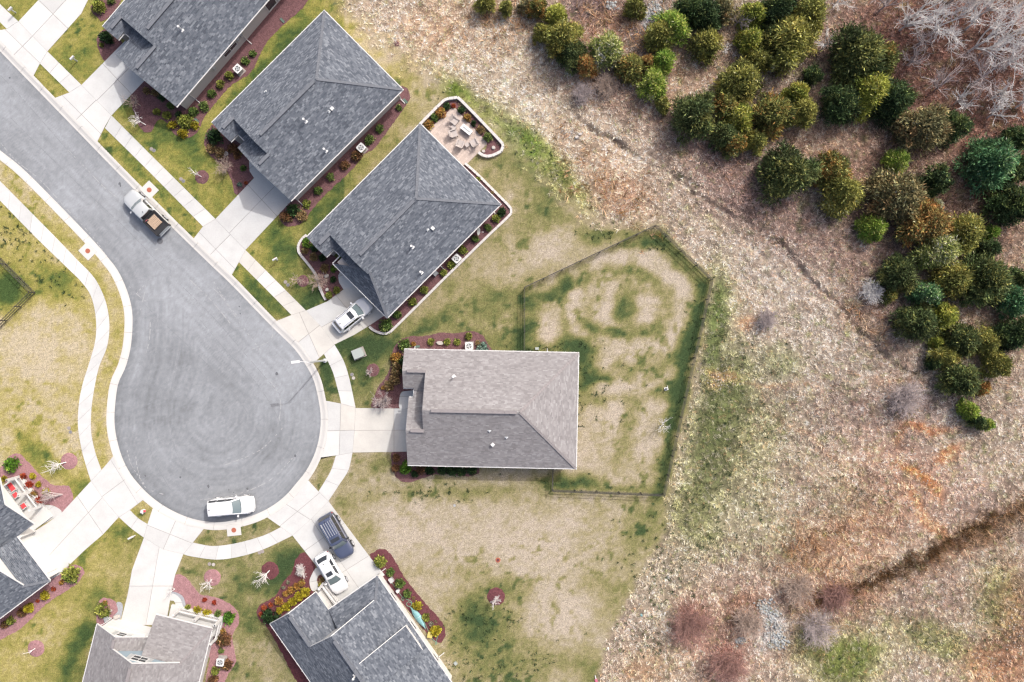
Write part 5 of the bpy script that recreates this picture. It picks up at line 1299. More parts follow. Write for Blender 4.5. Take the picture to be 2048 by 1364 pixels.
# bare thickets on the slope
THICK = [(1378, 1240, 46, BR, 'reddish bare thicket on the lower slope, nearest the lawn'), (1450, 1322, 42, BR, 'reddish bare thicket at the bottom edge near the stone outlet'), (1488, 1236, 34, BT, 'brownish bare thicket beside the pale stone outlet'), (1800, 795, 38, BM, 'mauve bare thicket left of the lowest conifers'), (1662, 1190, 36, BR, 'rust-red thicket at the dark end of the ditch'),
         (1590, 1172, 34, BT, 'tan bare thicket above the stone outlet'), (1626, 1250, 40, BM, 'mauve bare thicket right of the stone outlet'), (1530, 640, 22, BM, 'small mauve thicket amid the pale grass slope'), (1735, 585, 24, BG, 'whitish bare thicket beside the gully on the middle slope'), (1210, 175, 26, BT, 'tan bare thicket under the rusty orange conifer by the reeds'), (1165, 190, 24, BM, 'mauve thicket at the lower left of the reed clump')]
for i_, (x, y, r, mt, lab) in enumerate(THICK):
    bare(x, y, r * 1.15, .9, lab, mt, 80 + i_, 'thicket', 'bare_thicket', stems=18, trunk=.10, depth=3, rad=.016, group='bare thickets on the slope', spread=.7)

# ---- dry grass, brush and green clumps (nobody could count them)
def tuft_field(name, n, area, prob, colf, hgt, wid, per, seed, lean=.7, mat='dry', gain=1.4):
    rg = np.random.default_rng(seed)
    x0, y0, x1, y1 = area
    X = rg.uniform(x0, x1, n); Y = rg.uniform(y0, y1, n)
    keep = rg.random(n) < prob(X, Y); X = X[keep]; Y = Y[keep]; n = len(X)
    wx = (X - 1024) / S; wy = (682 - Y) / S
    ix = np.clip(np.searchsorted(gx, wx) - 1, 0, nx - 2); iy = np.clip(np.searchsorted(gy, wy) - 1, 0, ny - 2)
    wz = gz[iy, ix]
    c = colf(X, Y, rg)
    hh = hgt * rg.uniform(.55, 1.35, n)
    N = n * per; ti = np.repeat(np.arange(n), per)
    th = rg.uniform(0, 2 * np.pi, N); rr_ = rg.uniform(0, .10, N) * (hh[ti] / .3)
    bx = wx[ti] + np.cos(th) * rr_; by = wy[ti] + np.sin(th) * rr_; bz = wz[ti] - .02
    th2 = th + rg.normal(0, .6, N); ln = rg.uniform(.2, 1.0, N) * lean * hh[ti]
    # every tuft leans a little its own way
    la = rg.uniform(0, 6.28, n); lx = np.cos(la) * .35 * hh; ly = np.sin(la) * .35 * hh
    L = hh[ti] * rg.uniform(.6, 1.2, N)
    tip = np.stack([bx + np.cos(th2) * ln + lx[ti], by + np.sin(th2) * ln + ly[ti], bz + L], 1)
    w = wid * rg.uniform(.6, 1.4, N); sx = -np.sin(th2) * w; sy = np.cos(th2) * w
    v = np.stack([np.stack([bx - sx, by - sy, bz], 1), np.stack([bx + sx, by + sy, bz], 1), tip], 1).reshape(-1, 3)
    f = np.arange(3 * N).reshape(N, 3)
    bc = c[ti] * rg.uniform(.72, 1.28, N)[:, None]
    col = np.minimum(np.repeat(Anp(np.clip(bc, 5, 300), gain), 3, axis=0), .75)
    o = mesh_np(name, v, f, M[mat], None, col); o['kind'] = 'stuff'
    return o

def wild_prob(X, Y): return np.clip(fields(X, Y)[1] * 1.2 - .15, 0, 1)
def grass_col(X, Y, rg):
    c = fields(X, Y)[0]
    n = len(X); c = c * rg.uniform(1.05, 1.5, n)[:, None]
    c = np.where((c[:, 1] > c[:, 0])[:, None], c * np.array((.72, .70, .74)), c)
    k = rg.random(n)
    c = np.where((k > .20)[:, None] & (k < .42)[:, None], c * .68 + np.array((246, 232, 220)) * .32, c)
    c = np.where((k < .06)[:, None], c * .5 + np.array((226, 176, 134)) * .5, c)
    c = np.where(((k > .06) & (k < .16))[:, None], c * .45 + np.array((222, 212, 208)) * .55, c)
    c = np.where((k > .94)[:, None], c * .4 + np.array((122, 140, 84)) * .6, c)
    return c
tuft_field('dry_grass', 90000, (640, -100, 2170, 1460), wild_prob, grass_col, .26, .021, 11, 301, lean=1.5, gain=1.7)
BRUSH = [(1200, 110, 190, 90, 10), (1500, 80, 150, 90, 0), (1550, 240, 160, 70, 0), (1760, 190, 130, 90, 0), (1890, 500, 130, 150, 0), (1950, 700, 90, 90, 0), (1840, 370, 150, 80, 20), (1440, 320, 170, 44, 38), (1600, 470, 180, 62, 42), (1730, 590, 100, 60, 45), (1250, 200, 120, 30, 20), (1380, 262, 150, 30, 40), (1780, 690, 60, 50, 40), (1490, 1250, 90, 60, 0), (1640, 1240, 80, 60, 0), (1560, 1130, 120, 60, -20), (1660, 820, 120, 60, 0), (1910, 120, 220, 160, 0), (2000, 280, 90, 90, 0), (1800, 800, 60, 40, 0), (1690, 1010, 120, 60, 20), (1900, 1180, 160, 60, -20)]
def brush_prob(X, Y):
    p = np.zeros_like(X)
    for b in BRUSH: p = np.maximum(p, blob(X, Y, b))
    return p * wild_prob(X, Y)
def brush_col(X, Y, rg):
    c = fields(X, Y)[0]; n = len(X)
    pal = np.array([(190, 156, 146), (166, 134, 124), (214, 192, 182), (214, 170, 140), (150, 140, 110)], float)
    return c * .5 + pal[rg.choice(5, n, p=[.32, .28, .2, .12, .08])] * .6
tuft_field('brush', 26000, (1040, -100, 2170, 1460), brush_prob, brush_col, .60, .020, 10, 302, lean=.9)
REEDS = [(1230, 55, 90, 50, 0), (1290, 90, 40, 50, 0), (1190, 20, 60, 30, 0), (1400, 20, 50, 20, 0), (1620, 1190, 60, 16, -8), (1700, 1175, 60, 24, -30), (1800, 1130, 70, 22, -33), (1930, 1070, 90, 22, -30), (2040, 1020, 50, 26, -30), (1210, 370, 90, 40, 35), (1010, 40, 60, 40, 0), (1620, 1090, 60, 50, 0), (1730, 640, 20, 50, -40)]
def reed_prob(X, Y):
    p = np.zeros_like(X)
    for b in REEDS: p = np.maximum(p, blob(X, Y, b))
    return p
def reed_col(X, Y, rg):
    pal = np.array([(214, 178, 142), (196, 150, 112), (228, 200, 172), (150, 112, 76), (126, 104, 62)], float)
    c = pal[rg.choice(5, len(X), p=[.34, .24, .2, .12, .10])]
    dk = blob(X, Y, (1780, 1140, 220, 26, -33))[:, None]
    return c * (1 - .55 * dk)
tuft_field('dead_reeds', 15000, (900, -40, 2110, 1300), reed_prob, reed_col, .85, .032, 9, 303, lean=1.1)
CLOVER = [(1115, 700, 80, 14, 0), (1195, 764, 55, 8, 0), (1163, 760, 16, 60, 0), (1385, 690, 16, 70, 10), (1200, 790, 40, 30, 0), (1130, 967, 60, 12, 0), (960, 1250, 60, 45, 0), (850, 985, 100, 12, 0), (1340, 880, 14, 80, 12), (1205, 470, 40, 18, 0), (1310, 490, 40, 14, 0), (1455, 800, 65, 80, 0), (1510, 850, 70, 85, 20), (1435, 930, 65, 90, 20), (1410, 1010, 70, 60, -30), (1500, 980, 70, 60, 0), (1440, 690, 20, 60, 0), (1540, 720, 60, 30, 0), (1720, 980, 50, 30, 30), (1420, 600, 18, 50, 0), (100, 555, 60, 30, 30), (30, 470, 60, 60, 0), (110, 520, 40, 30, 0), (150, 580, 20, 20, 0), (985, 1330, 90, 40, 0), (1700, 1320, 60, 40, -20), (1090, 320, 90, 20, 45), (1400, 1090, 90, 60, -30), (1340, 1160, 60, 90, -30), (1980, 1220, 50, 60, 0), (1870, 1280, 60, 30, 20), (1290, 1280, 60, 60, 0), (900, 190, 30, 14, 0)]
DITCH = [(2080, 1005), (1990, 1040), (1900, 1082), (1820, 1128), (1760, 1160), (1690, 1185), (1640, 1196)]
def rush_prob(X, Y):
    d = poly_dist(X, Y, DITCH)
    return np.exp(-((d + (fbm(X / 18, Y / 18, 89, 2) - .5) * 26) / 11) ** 2) * np.clip((fbm(X / 9, Y / 9, 88, 2) - .52) * 10, 0, 1)
def rush_col(X, Y, rg):
    pal = np.array([(150, 112, 76), (110, 88, 60), (180, 132, 94), (98, 94, 58), (212, 174, 136)], float)
    return pal[rg.choice(5, len(X), p=[.3, .28, .18, .14, .10])] * (1 - .0)
tuft_field('rushes', 20000, (1600, 970, 2085, 1230), rush_prob, rush_col, .75, .02, 11, 305, lean=.8, gain=1.0)
def clover_prob(X, Y):
    p = np.zeros_like(X)
    for b in CLOVER: p = np.maximum(p, blob(X, Y, b))
    n = np.clip((fbm(X / 6.5, Y / 6.5, 77, 2) - .47) * 14, 0, 1)
    pave = in_poly(X, Y, [(191, 680), (192, 637), (183, 594), (164, 565), (135, 536), (72, 475), (-80, 320), (-80, 250), (300, 250), (300, 700)])
    return p * n * ~pave
def clover_col(X, Y, rg):
    pal = np.array([(84, 106, 66), (64, 90, 54), (104, 122, 76), (124, 138, 88)], float)
    return pal[rg.choice(4, len(X), p=[.35, .3, .25, .1])]
tuft_field('green_clumps', 52000, (-40, -20, 2090, 1400), clover_prob, clover_col, .22, .034, 9, 304, lean=1.2, mat='leaf', gain=.95)
# stones spilled at the outlets
def stones(name, blobs_, n, seed, mat, s0=.08, s1=.26):
    rg = np.random.default_rng(seed); V_ = []; F_ = []
    ico = np.array([(0, 0, 1), (.89, 0, .45), (.28, .85, .45), (-.72, .53, .45), (-.72, -.53, .45), (.28, -.85, .45), (.72, .53, -.45), (-.28, .85, -.45), (-.89, 0, -.45), (-.28, -.85, -.45), (.72, -.53, -.45), (0, 0, -1)])
    fc = np.array([(0, 1, 2), (0, 2, 3), (0, 3, 4), (0, 4, 5), (0, 5, 1), (1, 6, 2), (2, 7, 3), (3, 8, 4), (4, 9, 5), (5, 10, 1), (6, 7, 2), (7, 8, 3), (8, 9, 4), (9, 10, 5), (10, 6, 1), (11, 7, 6), (11, 8, 7), (11, 9, 8), (11, 10, 9), (11, 6, 10)])
    for i_ in range(n):
        cx, cy, sx, sy, rot = blobs_[int(rg.integers(len(blobs_)))]
        u, v = rg.normal(0, .5, 2); a = math.radians(rot)
        x = cx + u * sx * math.cos(a) - v * sy * math.sin(a); y = cy + u * sx * math.sin(a) + v * sy * math.cos(a)
        q = P(x, y); z = ground_z(q.x, q.y)
        s = rg.uniform(s0, s1) * np.array([1, rg.uniform(.7, 1.2), rg.uniform(.5, .8)])
        V_.append(ico * rg.uniform(.8, 1.15, (12, 1)) * s + np.array([q.x, q.y, z + s[2] * .4 + rg.uniform(0, .08)])); F_.append(fc + 12 * i_)
    o = mesh_np(name, np.concatenate(V_), np.concatenate(F_), mat); o['kind'] = 'stuff'
stones('riprap', [(1538, 1232, 18, 26, 10), (1546, 1262, 22, 30, 0), (1524, 1215, 14, 14, 0), (1555, 1285, 20, 12, 0), (1480, 1280, 10, 8, 0)], 380, 5, M['rock_grey'], .06, .19)
stones('riprap', [(1302, 36, 18, 22, 20), (1312, 20, 12, 12, 0), (1222, 12, 14, 8, 0)], 200, 6, M['rock_grey'], .06, .2)
stones('rubble', [(1840, 930, 80, 60, 0), (1800, 980, 80, 40, 0), (1990, 1330, 50, 40, 0), (1440, 760, 40, 20, 0), (2030, 1250, 20, 80, 0), (1140, 265, 20, 10, 0)], 500, 7, M['rock'], .03, .09)
# ------------------------------------------------------------------ vehicles
def interp(tab, x):
    return float(np.interp(x, [t[0] for t in tab], [t[1] for t in tab]))

def car_part(name, verts, faces, mat, parent, mtx, smooth_sh=True, sharp=35):
    me = bpy.data.meshes.new(name); me.from_pydata([tuple(v) for v in verts], [], faces); me.validate()
    me.materials.append(mat)
    if smooth_sh:
        me.polygons.foreach_set('use_smooth', [True] * len(me.polygons)); me.set_sharp_from_angle(angle=math.radians(sharp))
    me.update()
    o = bpy.data.objects.new(name, me)
    return link(o, parent)

def rounded(w, L, n=6, e=4.0):
    pass

def vehicle(name, label, px, py, heading, L, W, Hh, paint, spec):
    """heading: direction of the bonnet in picture plan (degrees, counter-clockwise from +x in world)"""
    g = spec.get('ground', 0.03)
    c = P(px, py, g + Hh * .5)
    t = thing(name, (c.x, c.y, g), label, spec.get('cat', 'car'))
    t.rotation_euler = (0, 0, math.radians(heading)); t.scale = (1, 1, 1)
    ORIGIN[t.name] = Vector((0, 0, 0))
    hl = L / 2; hwid = W / 2
    top = spec['top']            # top profile of the lower body along x (x in -1..1)
    # lower body lofted from stations
    xs = np.array([-1, -.985, -.95, -.88, -.75, -.55, -.3, 0, .25, .45, .62, .75, .86, .93, .97, .99, 1.0])
    verts = []; K = None
    for x in xs:
        e = abs(x)
        plan = hwid * (1 - (.30 if x > 0 else .20) * max(0, (e - .62) / .38) ** 2.6) * (1 - .08 * (e > .98))
        zt = interp(top, x); zb = .30 + (.10 if e > .95 else 0)
        zt = zt - (.10 if e > .985 else (.03 if e > .94 else 0))
        prof = [(plan * .93, zb), (plan * .985, zb + .12), (plan, (zb + zt) * .5), (plan * .985, zt - .16), (plan * .955, zt - .06), (plan * .88, zt - .01), (plan * .5, zt + .018), (0, zt + .026)]
        ring = [(x * hl, y, z) for y, z in prof] + [(x * hl, -y, z) for y, z in prof[-2::-1]]
        K = len(ring); verts += ring
    fs = []
    for i_ in range(len(xs) - 1):
        for j in range(K - 1): fs.append((i_ * K + j, (i_ + 1) * K + j, (i_ + 1) * K + j + 1, i_ * K + j + 1))
        fs.append((i_ * K, i_ * K + K - 1, (i_ + 1) * K + K - 1, (i_ + 1) * K))
    fs.append(tuple(range(K))); fs.append(tuple(range((len(xs) - 1) * K, len(xs) * K))[::-1])
    body = car_part('body', verts, fs, paint, t, None)
    # cabin: shell rings from belt to roof
    cb = spec['cabin']  # xr0, xr1 (rear base/top), xf1, xf0 (front top/base), width belt, width roof, z belt, z roof
    xr0, xr1, xf1, xf0, wb, wr, zb_, zr_ = cb
    def ring(xr, xf, w, z, bow):
        pts = []
        n = 7
        for k in range(n): f = k / (n - 1) * 2 - 1; pts.append((xf + bow * (1 - f * f), -w * f * -1 if False else w * -f * -1, z))
        pts = [(xf + bow * (1 - f * f), w * f, z + .012 * (1 - f * f)) for f in np.linspace(-1, 1, 7)]
        pts += [(xr + (xf - xr) * (1 - s), w * (1 + .015 * math.sin(math.pi * s)), z) for s in np.linspace(0, 1, 6)[1:-1]]
        pts += [(xr - bow * .6 * (1 - f * f), w * f, z) for f in np.linspace(1, -1, 7)]
        pts += [(xr + (xf - xr) * s, -w * (1 + .015 * math.sin(math.pi * s)), z) for s in np.linspace(0, 1, 6)[1:-1]]
        return pts
    lv = [(0, 0), (.5, .5), (.9, .93), (1.0, 1.0)]
    V_ = []; R_ = None
    for a, zf in lv:
        r = ring(xr0 + (xr1 - xr0) * a, xf0 + (xf1 - xf0) * a, wb + (wr - wb) * a, zb_ + (zr_ - zb_) * zf, .10)
        R_ = len(r); V_ += r
    V_ += ring(xr1 + .10, xf1 - .10, wr - .09, zr_ + .045, .08)
    F_ = []
    for i_ in range(len(lv)):
        for j in range(R_): F_.append((i_ * R_ + j, i_ * R_ + (j + 1) % R_, (i_ + 1) * R_ + (j + 1) % R_, (i_ + 1) * R_ + j))
    b0 = len(lv) * R_
    # roof skin: strips across
    F_.append(tuple(range(b0, b0 + R_)))
    car_part('roof', V_, F_, paint, t, None, sharp=28)
    # glass panels a little proud of the shell
    def lerp3(a, b, s): return tuple(a[i_] + (b[i_] - a[i_]) * s for i_ in range(3))
    def shell(a, side, s):
        """point on the shell; a = height fraction; side in front/rear/left/right; s along 0..1"""
        xr = xr0 + (xr1 - xr0) * a; xf = xf0 + (xf1 - xf0) * a; w = wb + (wr - wb) * a; z = zb_ + (zr_ - zb_) * a
        if side == 'front': f = s * 2 - 1; return (xf + .10 * (1 - f * f) + .018, w * f, z + .012 * (1 - f * f) + .012)
        if side == 'rear': f = s * 2 - 1; return (xr - .06 * (1 - f * f) - .018, w * f, z + .010)
        sg = 1 if side == 'left' else -1
        return (xr + (xf - xr) * s, sg * (w * (1 + .015 * math.sin(math.pi * s)) + .016), z + .008)
    def panel(nm, side, s0, s1, a0, a1, mat, n=8, inset=.0):
        vs = []; fs2 = []
        for k in range(n + 1):
            s = s0 + (s1 - s0) * k / n
            for a in (a0, (a0 + a1) / 2, a1): vs.append(shell(a, side, s))
        for k in range(n):
            for m_ in range(2): fs2.append((k * 3 + m_, (k + 1) * 3 + m_, (k + 1) * 3 + m_ + 1, k * 3 + m_ + 1))
        return car_part(nm, vs, fs2, mat, t, None)
    gl = spec.get('glass', M['car_glass_dark'])
    panel('windscreen', 'front', .06, .94, .06, .95, spec.get('screen', M['car_glass']))
    panel('rear_window', 'rear', .08, .92, .18, .94, gl)
    for sd in ('left', 'right'):
        cuts = spec.get('cuts', (.06, .30, .62, .92))
        for a, b in zip(cuts[:-1], cuts[1:]): panel('side_window', sd, a + .012, b - .012, .14, .92, gl, 4)
    def box(nm, x0, x1, y0, y1, z0, z1, mat, par=None, bev=.0):
        m2 = MB(); m2.box(((x0 + x1) / 2, (y0 + y1) / 2, z0), x1 - x0, y1 - y0, z1 - z0)
        return car_part(nm, m2.v, m2.f, mat, par or t, None, False)
    def strip(nm, x, y0, y1, z0, z1, mat, sgn, dep=.03):
        """lamp strip hugging the rounded end of the body"""
        vs = []; n = 5
        for k in range(n + 1):
            y = y0 + (y1 - y0) * k / n
            e = abs(y) / hwid
            xx = x - sgn * .22 * e ** 4
            vs += [(xx + sgn * dep, y, z0), (xx + sgn * (dep - .06), y, z1)]
        fs3 = [(2 * k, 2 * k + 2, 2 * k + 3, 2 * k + 1) for k in range(n)]
        return car_part(nm, vs, fs3, mat, t, None)
    for s in (-1, 1):
        zf = interp(top, .97) - .05
        strip('headlight', hl * .985, s * hwid * .50, s * hwid * .90, zf - .22, zf - .02, M['lamp_clear'], 1)
        zr2 = interp(top, -.97)
        strip('taillight', -hl * .99, s * hwid * .58, s * hwid * .92, zr2 - .34, zr2 - .06, M['lamp_red'], -1)
        # mirror
        mx = xf0 - .38
        m2 = MB(); m2.box((mx, s * (hwid + .10), zb_ + .02), .16, .22, .15, .25 * s); m2.beam((mx, s * (hwid - .08), zb_ + .06), (mx, s * (hwid + .05), zb_ + .08), .06)
        car_part('wing_mirror', m2.v, m2.f, paint if spec.get('mirror_paint', True) else M['car_trim'], t, None, False)
        for x in (spec['axles'][0], spec['axles'][1]):
            rw = spec.get('rw', .35)
            m2 = MB(); m2.tube([(x, s * (hwid - .23), rw), (x, s * (hwid - .20), rw), (x, s * (hwid + .035), rw), (x, s * (hwid + .045), rw)], rw, 20)
            w_ = car_part('wheel', m2.v, m2.f, M['tyre'], t, None, sharp=40)
            m3 = MB(); m3.tube([(x, s * (hwid + .04), rw), (x, s * (hwid + .062), rw)], rw * .68, 16)
            for k in range(5):
                a = k * 1.2566; m3.beam((x, s * (hwid + .066), rw), (x + math.cos(a) * rw * .62, s * (hwid + .066), rw + math.sin(a) * rw * .62), .05, .02)
            car_part('rim', m3.v, m3.f, M['rim'], w_, None, False)
            m4 = MB(); m4.tube([(x + math.cos(a) * (rw + .07), s * (hwid + .012), rw + math.sin(a) * (rw + .07)) for a in np.linspace(0, math.pi, 9)], .03, 5)
            car_part('wheel_arch', m4.v, m4.f, spec.get('arch', paint), t, None)
    zf = interp(top, .97)
    strip('grille', hl * .99, -hwid * .45, hwid * .45, zf - .30, zf - .12, M['car_trim'], 1, .02)
    strip('bumper', hl * 1.0, -hwid * .86, hwid * .86, .32, .50, spec.get('bumper', paint), 1, .05)
    strip('bumper', -hl * 1.0, -hwid * .86, hwid * .86, .36, .56, spec.get('bumper', paint), -1, .05)
    for s in (-1, 1):
        m2 = MB(); m2.beam((-.45 * hl, s * (hwid + .004), .72), (.4 * hl, s * (hwid + .004), .72), .012, .03)
        car_part('door_trim', m2.v, m2.f, spec.get('arch', paint), t, None, False)
        for xx in (-.18, .14): box('door_handle', xx * hl, xx * hl + .16, s * (hwid - .01) - .015, s * (hwid - .01) + .015, zb_ - .10, zb_ - .07, M['chrome'])
    if spec.get('rails'):
        for s in (-1, 1):
            m2 = MB(); m2.beam((xr1 + .25, s * (wr - .10), zr_ + .09), (xf1 - .3, s * (wr - .10), zr_ + .09), .045, .05)
            for xx in (xr1 + .3, xf1 - .35): m2.beam((xx, s * (wr - .10), zr_), (xx, s * (wr - .10), zr_ + .1), .05)
            car_part('roof_rail', m2.v, m2.f, spec.get('rail_mat', M['chrome']), t, None, False)
    for yy in spec.get('ribs', ()):
        m2 = MB(); m2.beam((xr1 + .25, yy, zr_ + .055), (xr1 + (xf1 - xr1) * spec.get('ribl', .9), yy, zr_ + .055), .035, .03)
        car_part('roof_rib', m2.v, m2.f, spec.get('ribmat', paint), t, None, False)
    if spec.get('sunroof'):
        x0, x1, w_ = spec['sunroof']; box('sunroof', x0, x1, -w_, w_, zr_ + .03, zr_ + .062, gl)
    if spec.get('wiper', True):
        m2 = MB(); m2.beam(shell(.10, 'front', .2), shell(.16, 'front', .62), .025, .02); m2.beam(shell(.10, 'front', .55), shell(.18, 'front', .9), .025, .02)
        car_part('wiper', m2.v, m2.f, M['car_trim'], t, None, False)
    m2 = MB(); m2.beam((xr1 + .3, 0, zr_ + .03), (xr1 + .12, 0, zr_ + .16), .05, .03); car_part('aerial', m2.v, m2.f, M['car_trim'], t, None, False)
    return t, box, (hl, hwid, xr0, xr1, xf1, xf0, wb, wr, zb_, zr_)

def head(x0, y0, x1, y1): return math.degrees(math.atan2(-(y1 - y0), x1 - x0))

suv_top = [(-1, 1.02), (-.6, 1.02), (.3, 1.02), (.42, 1.03), (.75, .98), (1, .84)]
vehicle('parked_car', 'white car with dark sunroof parked on the patio house driveway, bonnet to the house', 705, 630, head(674, 655, 737, 604), 4.75, 1.86, 1.62, M['car_white'],
        dict(top=suv_top, cabin=(-2.12, -1.72, .42, 1.12, .82, .64, 1.0, 1.58), axles=(1.45, -1.38), rails=True, sunroof=(-.35, .18, .42), cuts=(.10, .34, .64, .90)))
vehicle('minivan', 'white minivan parked against the kerb at the bottom of the cul-de-sac', 461, 1013, head(420, 1017, 503, 1009), 5.0, 1.95, 1.75, M['car_white'],
        dict(ground=-.10, cat='van', top=[(-1, 1.05), (.3, 1.05), (.45, 1.04), (.8, .98), (1, .82)], cabin=(-2.42, -2.2, .35, 1.22, .88, .72, 1.03, 1.72), axles=(1.6, -1.45), ribs=(-.5, -.25, 0, .25, .5), rails=False, cuts=(.04, .34, .66, .92), screen=M['car_glass']))
vehicle('large_suv', 'dark blue SUV with silver roof ribs parked on the driveway above the white sedan', 672, 1072, head(652, 1036, 693, 1108), 5.25, 2.02, 1.88, M['car_blue'],
        dict(cat='SUV', top=[(-1, 1.15), (.35, 1.15), (.45, 1.16), (.85, 1.12), (1, .98)], cabin=(-2.5, -2.2, .62, 1.18, .90, .74, 1.14, 1.84), axles=(1.62, -1.5), rw=.40, ribs=(-.52, -.26, 0, .26, .52), ribl=.68, ribmat=M['metal_grey'], sunroof=(.02, .42, .5), rails=True, bumper=M['car_silver'], arch=M['car_trim'], cuts=(.05, .32, .64, .93), mirror_paint=False))
vehicle('sedan', 'white sedan with dark sunroof parked beside the red bed and railed porch', 663, 1146, head(640, 1108, 684, 1184), 4.85, 1.88, 1.48, M['car_white'],
        dict(top=[(-1, .98), (-.75, 1.0), (-.3, .97), (.3, .97), (.42, .98), (.75, .93), (1, .76)], cabin=(-2.1, -1.55, .25, 1.08, .80, .60, .95, 1.45), axles=(1.45, -1.4), sunroof=(-.35, .12, .36), cuts=(.16, .46, .86)))

# pickup with a dark bed carrying timber pallets
tk, bx, dm = vehicle('pickup_truck', 'silver pickup truck with timber pallets in its black bed, parked at the kerb', 291, 424, head(327, 461, 257, 391), 5.75, 1.98, 1.86, M['car_silver'],
        dict(ground=-.10, cat='truck', top=[(-1, 1.10), (-.2, 1.10), (.3, 1.12), (.42, 1.14), (.8, 1.10), (1, .94)], cabin=(-.62, -.42, .72, 1.32, .88, .72, 1.12, 1.82), axles=(1.85, -1.75), rw=.40, cuts=(.08, .46, .90), arch=M['car_trim'], bumper=M['car_trim']))
bx('bed_liner', -2.72, -.74, -.80, .80, 1.115, 1.135, M['car_trim'])
bx('bed_wall', -2.78, -.70, .80, .93, 1.115, 1.27, M['car_trim']); bx('bed_wall', -2.78, -.70, -.93, -.80, 1.115, 1.27, M['car_trim'])
bx('tailgate', -2.86, -2.76, -.93, .93, .62, 1.27, M['car_trim']); bx('bed_wall', -.74, -.66, -.90, .90, 1.115, 1.30, M['car_trim'])
bx('rear_step_bumper', -2.96, -2.86, -.80, .80, .48, .58, M['metal_grey'])
a0 = math.radians(tk.rotation_euler.z) if False else tk.rotation_euler.z
def on_truck(x, y, z): return (tk.location.x + x * math.cos(a0) - y * math.sin(a0), tk.location.y + x * math.sin(a0) + y * math.cos(a0), tk.location.z + z)
for k, (xx, zz) in enumerate(((-1.62, 1.15),)):
    q = on_truck(xx, 0, zz)
    t = thing('wooden_pallet', q, 'pale slatted wooden pallet lying in the black pickup bed', 'pallet')
    for j in range(8):
        yy = -.52 + j * .15
        p0 = Vector(on_truck(xx - .62, yy, zz + .16)); p1 = Vector(on_truck(xx + .62, yy, zz + .16))
        MB().beam(p0, p1, .115, .03).build('slat', M['wood'], t)
    for xj in (-.55, 0, .55):
        p0 = Vector(on_truck(xx + xj, -.58, zz + .07)); p1 = Vector(on_truck(xx + xj, .58, zz + .07))
        MB().beam(p0, p1, .09, .13).build('stringer', M['wood'], t)
t = thing('tool_bag', on_truck(-.95, .5, 1.15), 'small dark bag tucked behind the pickup cab', 'bag')
MB().box(on_truck(-.95, .5, 1.14), .3, .4, .25, a0).build('bag_body', M['car_trim'], t); MB().tube([on_truck(-.95, .35, 1.38), on_truck(-.95, .5, 1.46), on_truck(-.95, .65, 1.38)], .02, 5).build('strap', M['red_paint'], t)

# ------------------------------------------------------------------ fences
def fence(name, label, pts, closed=False, step=2.35, hgt=1.2):
    pts = [P(p[0], p[1], hgt) for p in pts]; pts = [Vector((p.x, p.y, 0)) for p in pts]
    t = thing(name, pts[0], label, 'fence')
    first = True
    for a, b in zip(pts[:-1], pts[1:]):
        L = (b - a).length; n = max(1, round(L / step)); d = (b - a).normalized(); s = Vector((-d.y, d.x, 0))
        for k in range(n + (1 if b is pts[-1] else 0)):
            q = a.lerp(b, k / n); z0 = ground_z(q.x, q.y)
            MB().box((q.x, q.y, z0 - .2), .075, .075, hgt + .24, math.atan2(d.y, d.x)).build('post', M['post'], t)
        wires = MB()
        for k in range(n):
            q0 = a.lerp(b, k / n); q1 = a.lerp(b, (k + 1) / n)
            for z in (.25, .72, hgt):
                off = s * .075
                MB().beam(q0 + off + Vector((0, 0, z)), q1 + off + Vector((0, 0, z)), .035, .10).build('rail', M['rail'], t)
            m_ = max(2, int((q1 - q0).length / .12))
            for j in range(m_):
                w0 = q0.lerp(q1, (j + .5) / m_) - s * .06
                wires.beam(w0 + Vector((0, 0, .1)), w0 + Vector((0, 0, hgt)), .008, .008)
        wires.build('wire_mesh', M['wire'], t)['kind'] = 'stuff'
    return t
fence('yard_fence', 'long weathered rail fence enclosing the patchy back yard of the taupe house', [(1050, 706), (1050, 575), (1312, 451), (1334, 472), (1425, 559), (1400, 676), (1372, 796), (1329, 991), (1106, 982), (1108, 939)])
fence('yard_fence', 'dark fence corner cut by the left picture edge above the bare lawn', [(-60, 465), (0, 527), (57, 584), (0, 641), (-60, 700)])

# ------------------------------------------------------------------ street furniture and yard objects
b_ = P(651, 721); tp = P(621, 718, 6.8)
t = thing('street_lamp', (b_.x, b_.y, 0), 'grey street lamp with a long arm reaching over the cul-de-sac', 'street lamp')
MB().tube([(b_.x, b_.y, -.1), (b_.x, b_.y, 3.5), (b_.x, b_.y, 6.9)], .13, 10, .07).build('pole', M['metal_grey'], t)
MB().tube([(b_.x, b_.y, 0), (b_.x, b_.y, .35)], .24, 10).build('base', M['metal_grey'], t)
he = P(597, 723, 7.3)
MB().tube([(b_.x, b_.y, 6.8), ((b_.x * 2 + he.x) / 3, (b_.y * 2 + he.y) / 3, 7.15), (he.x, he.y, 7.3)], .035, 6).build('arm', M['metal_white'], t)
h2_ = P(581, 725, 7.3); d_ = (h2_ - he).normalized()
lm = MB(); lm.beam(he - d_ * .1, he + d_ * .75, .26, .10).build('lamp_head', M['metal_white'], t)
MB().beam(he + d_ * .2 - Vector((0, 0, .07)), he + d_ * .65 - Vector((0, 0, .07)), .24, .03).build('lamp_lens', M['lamp_clear'], t)

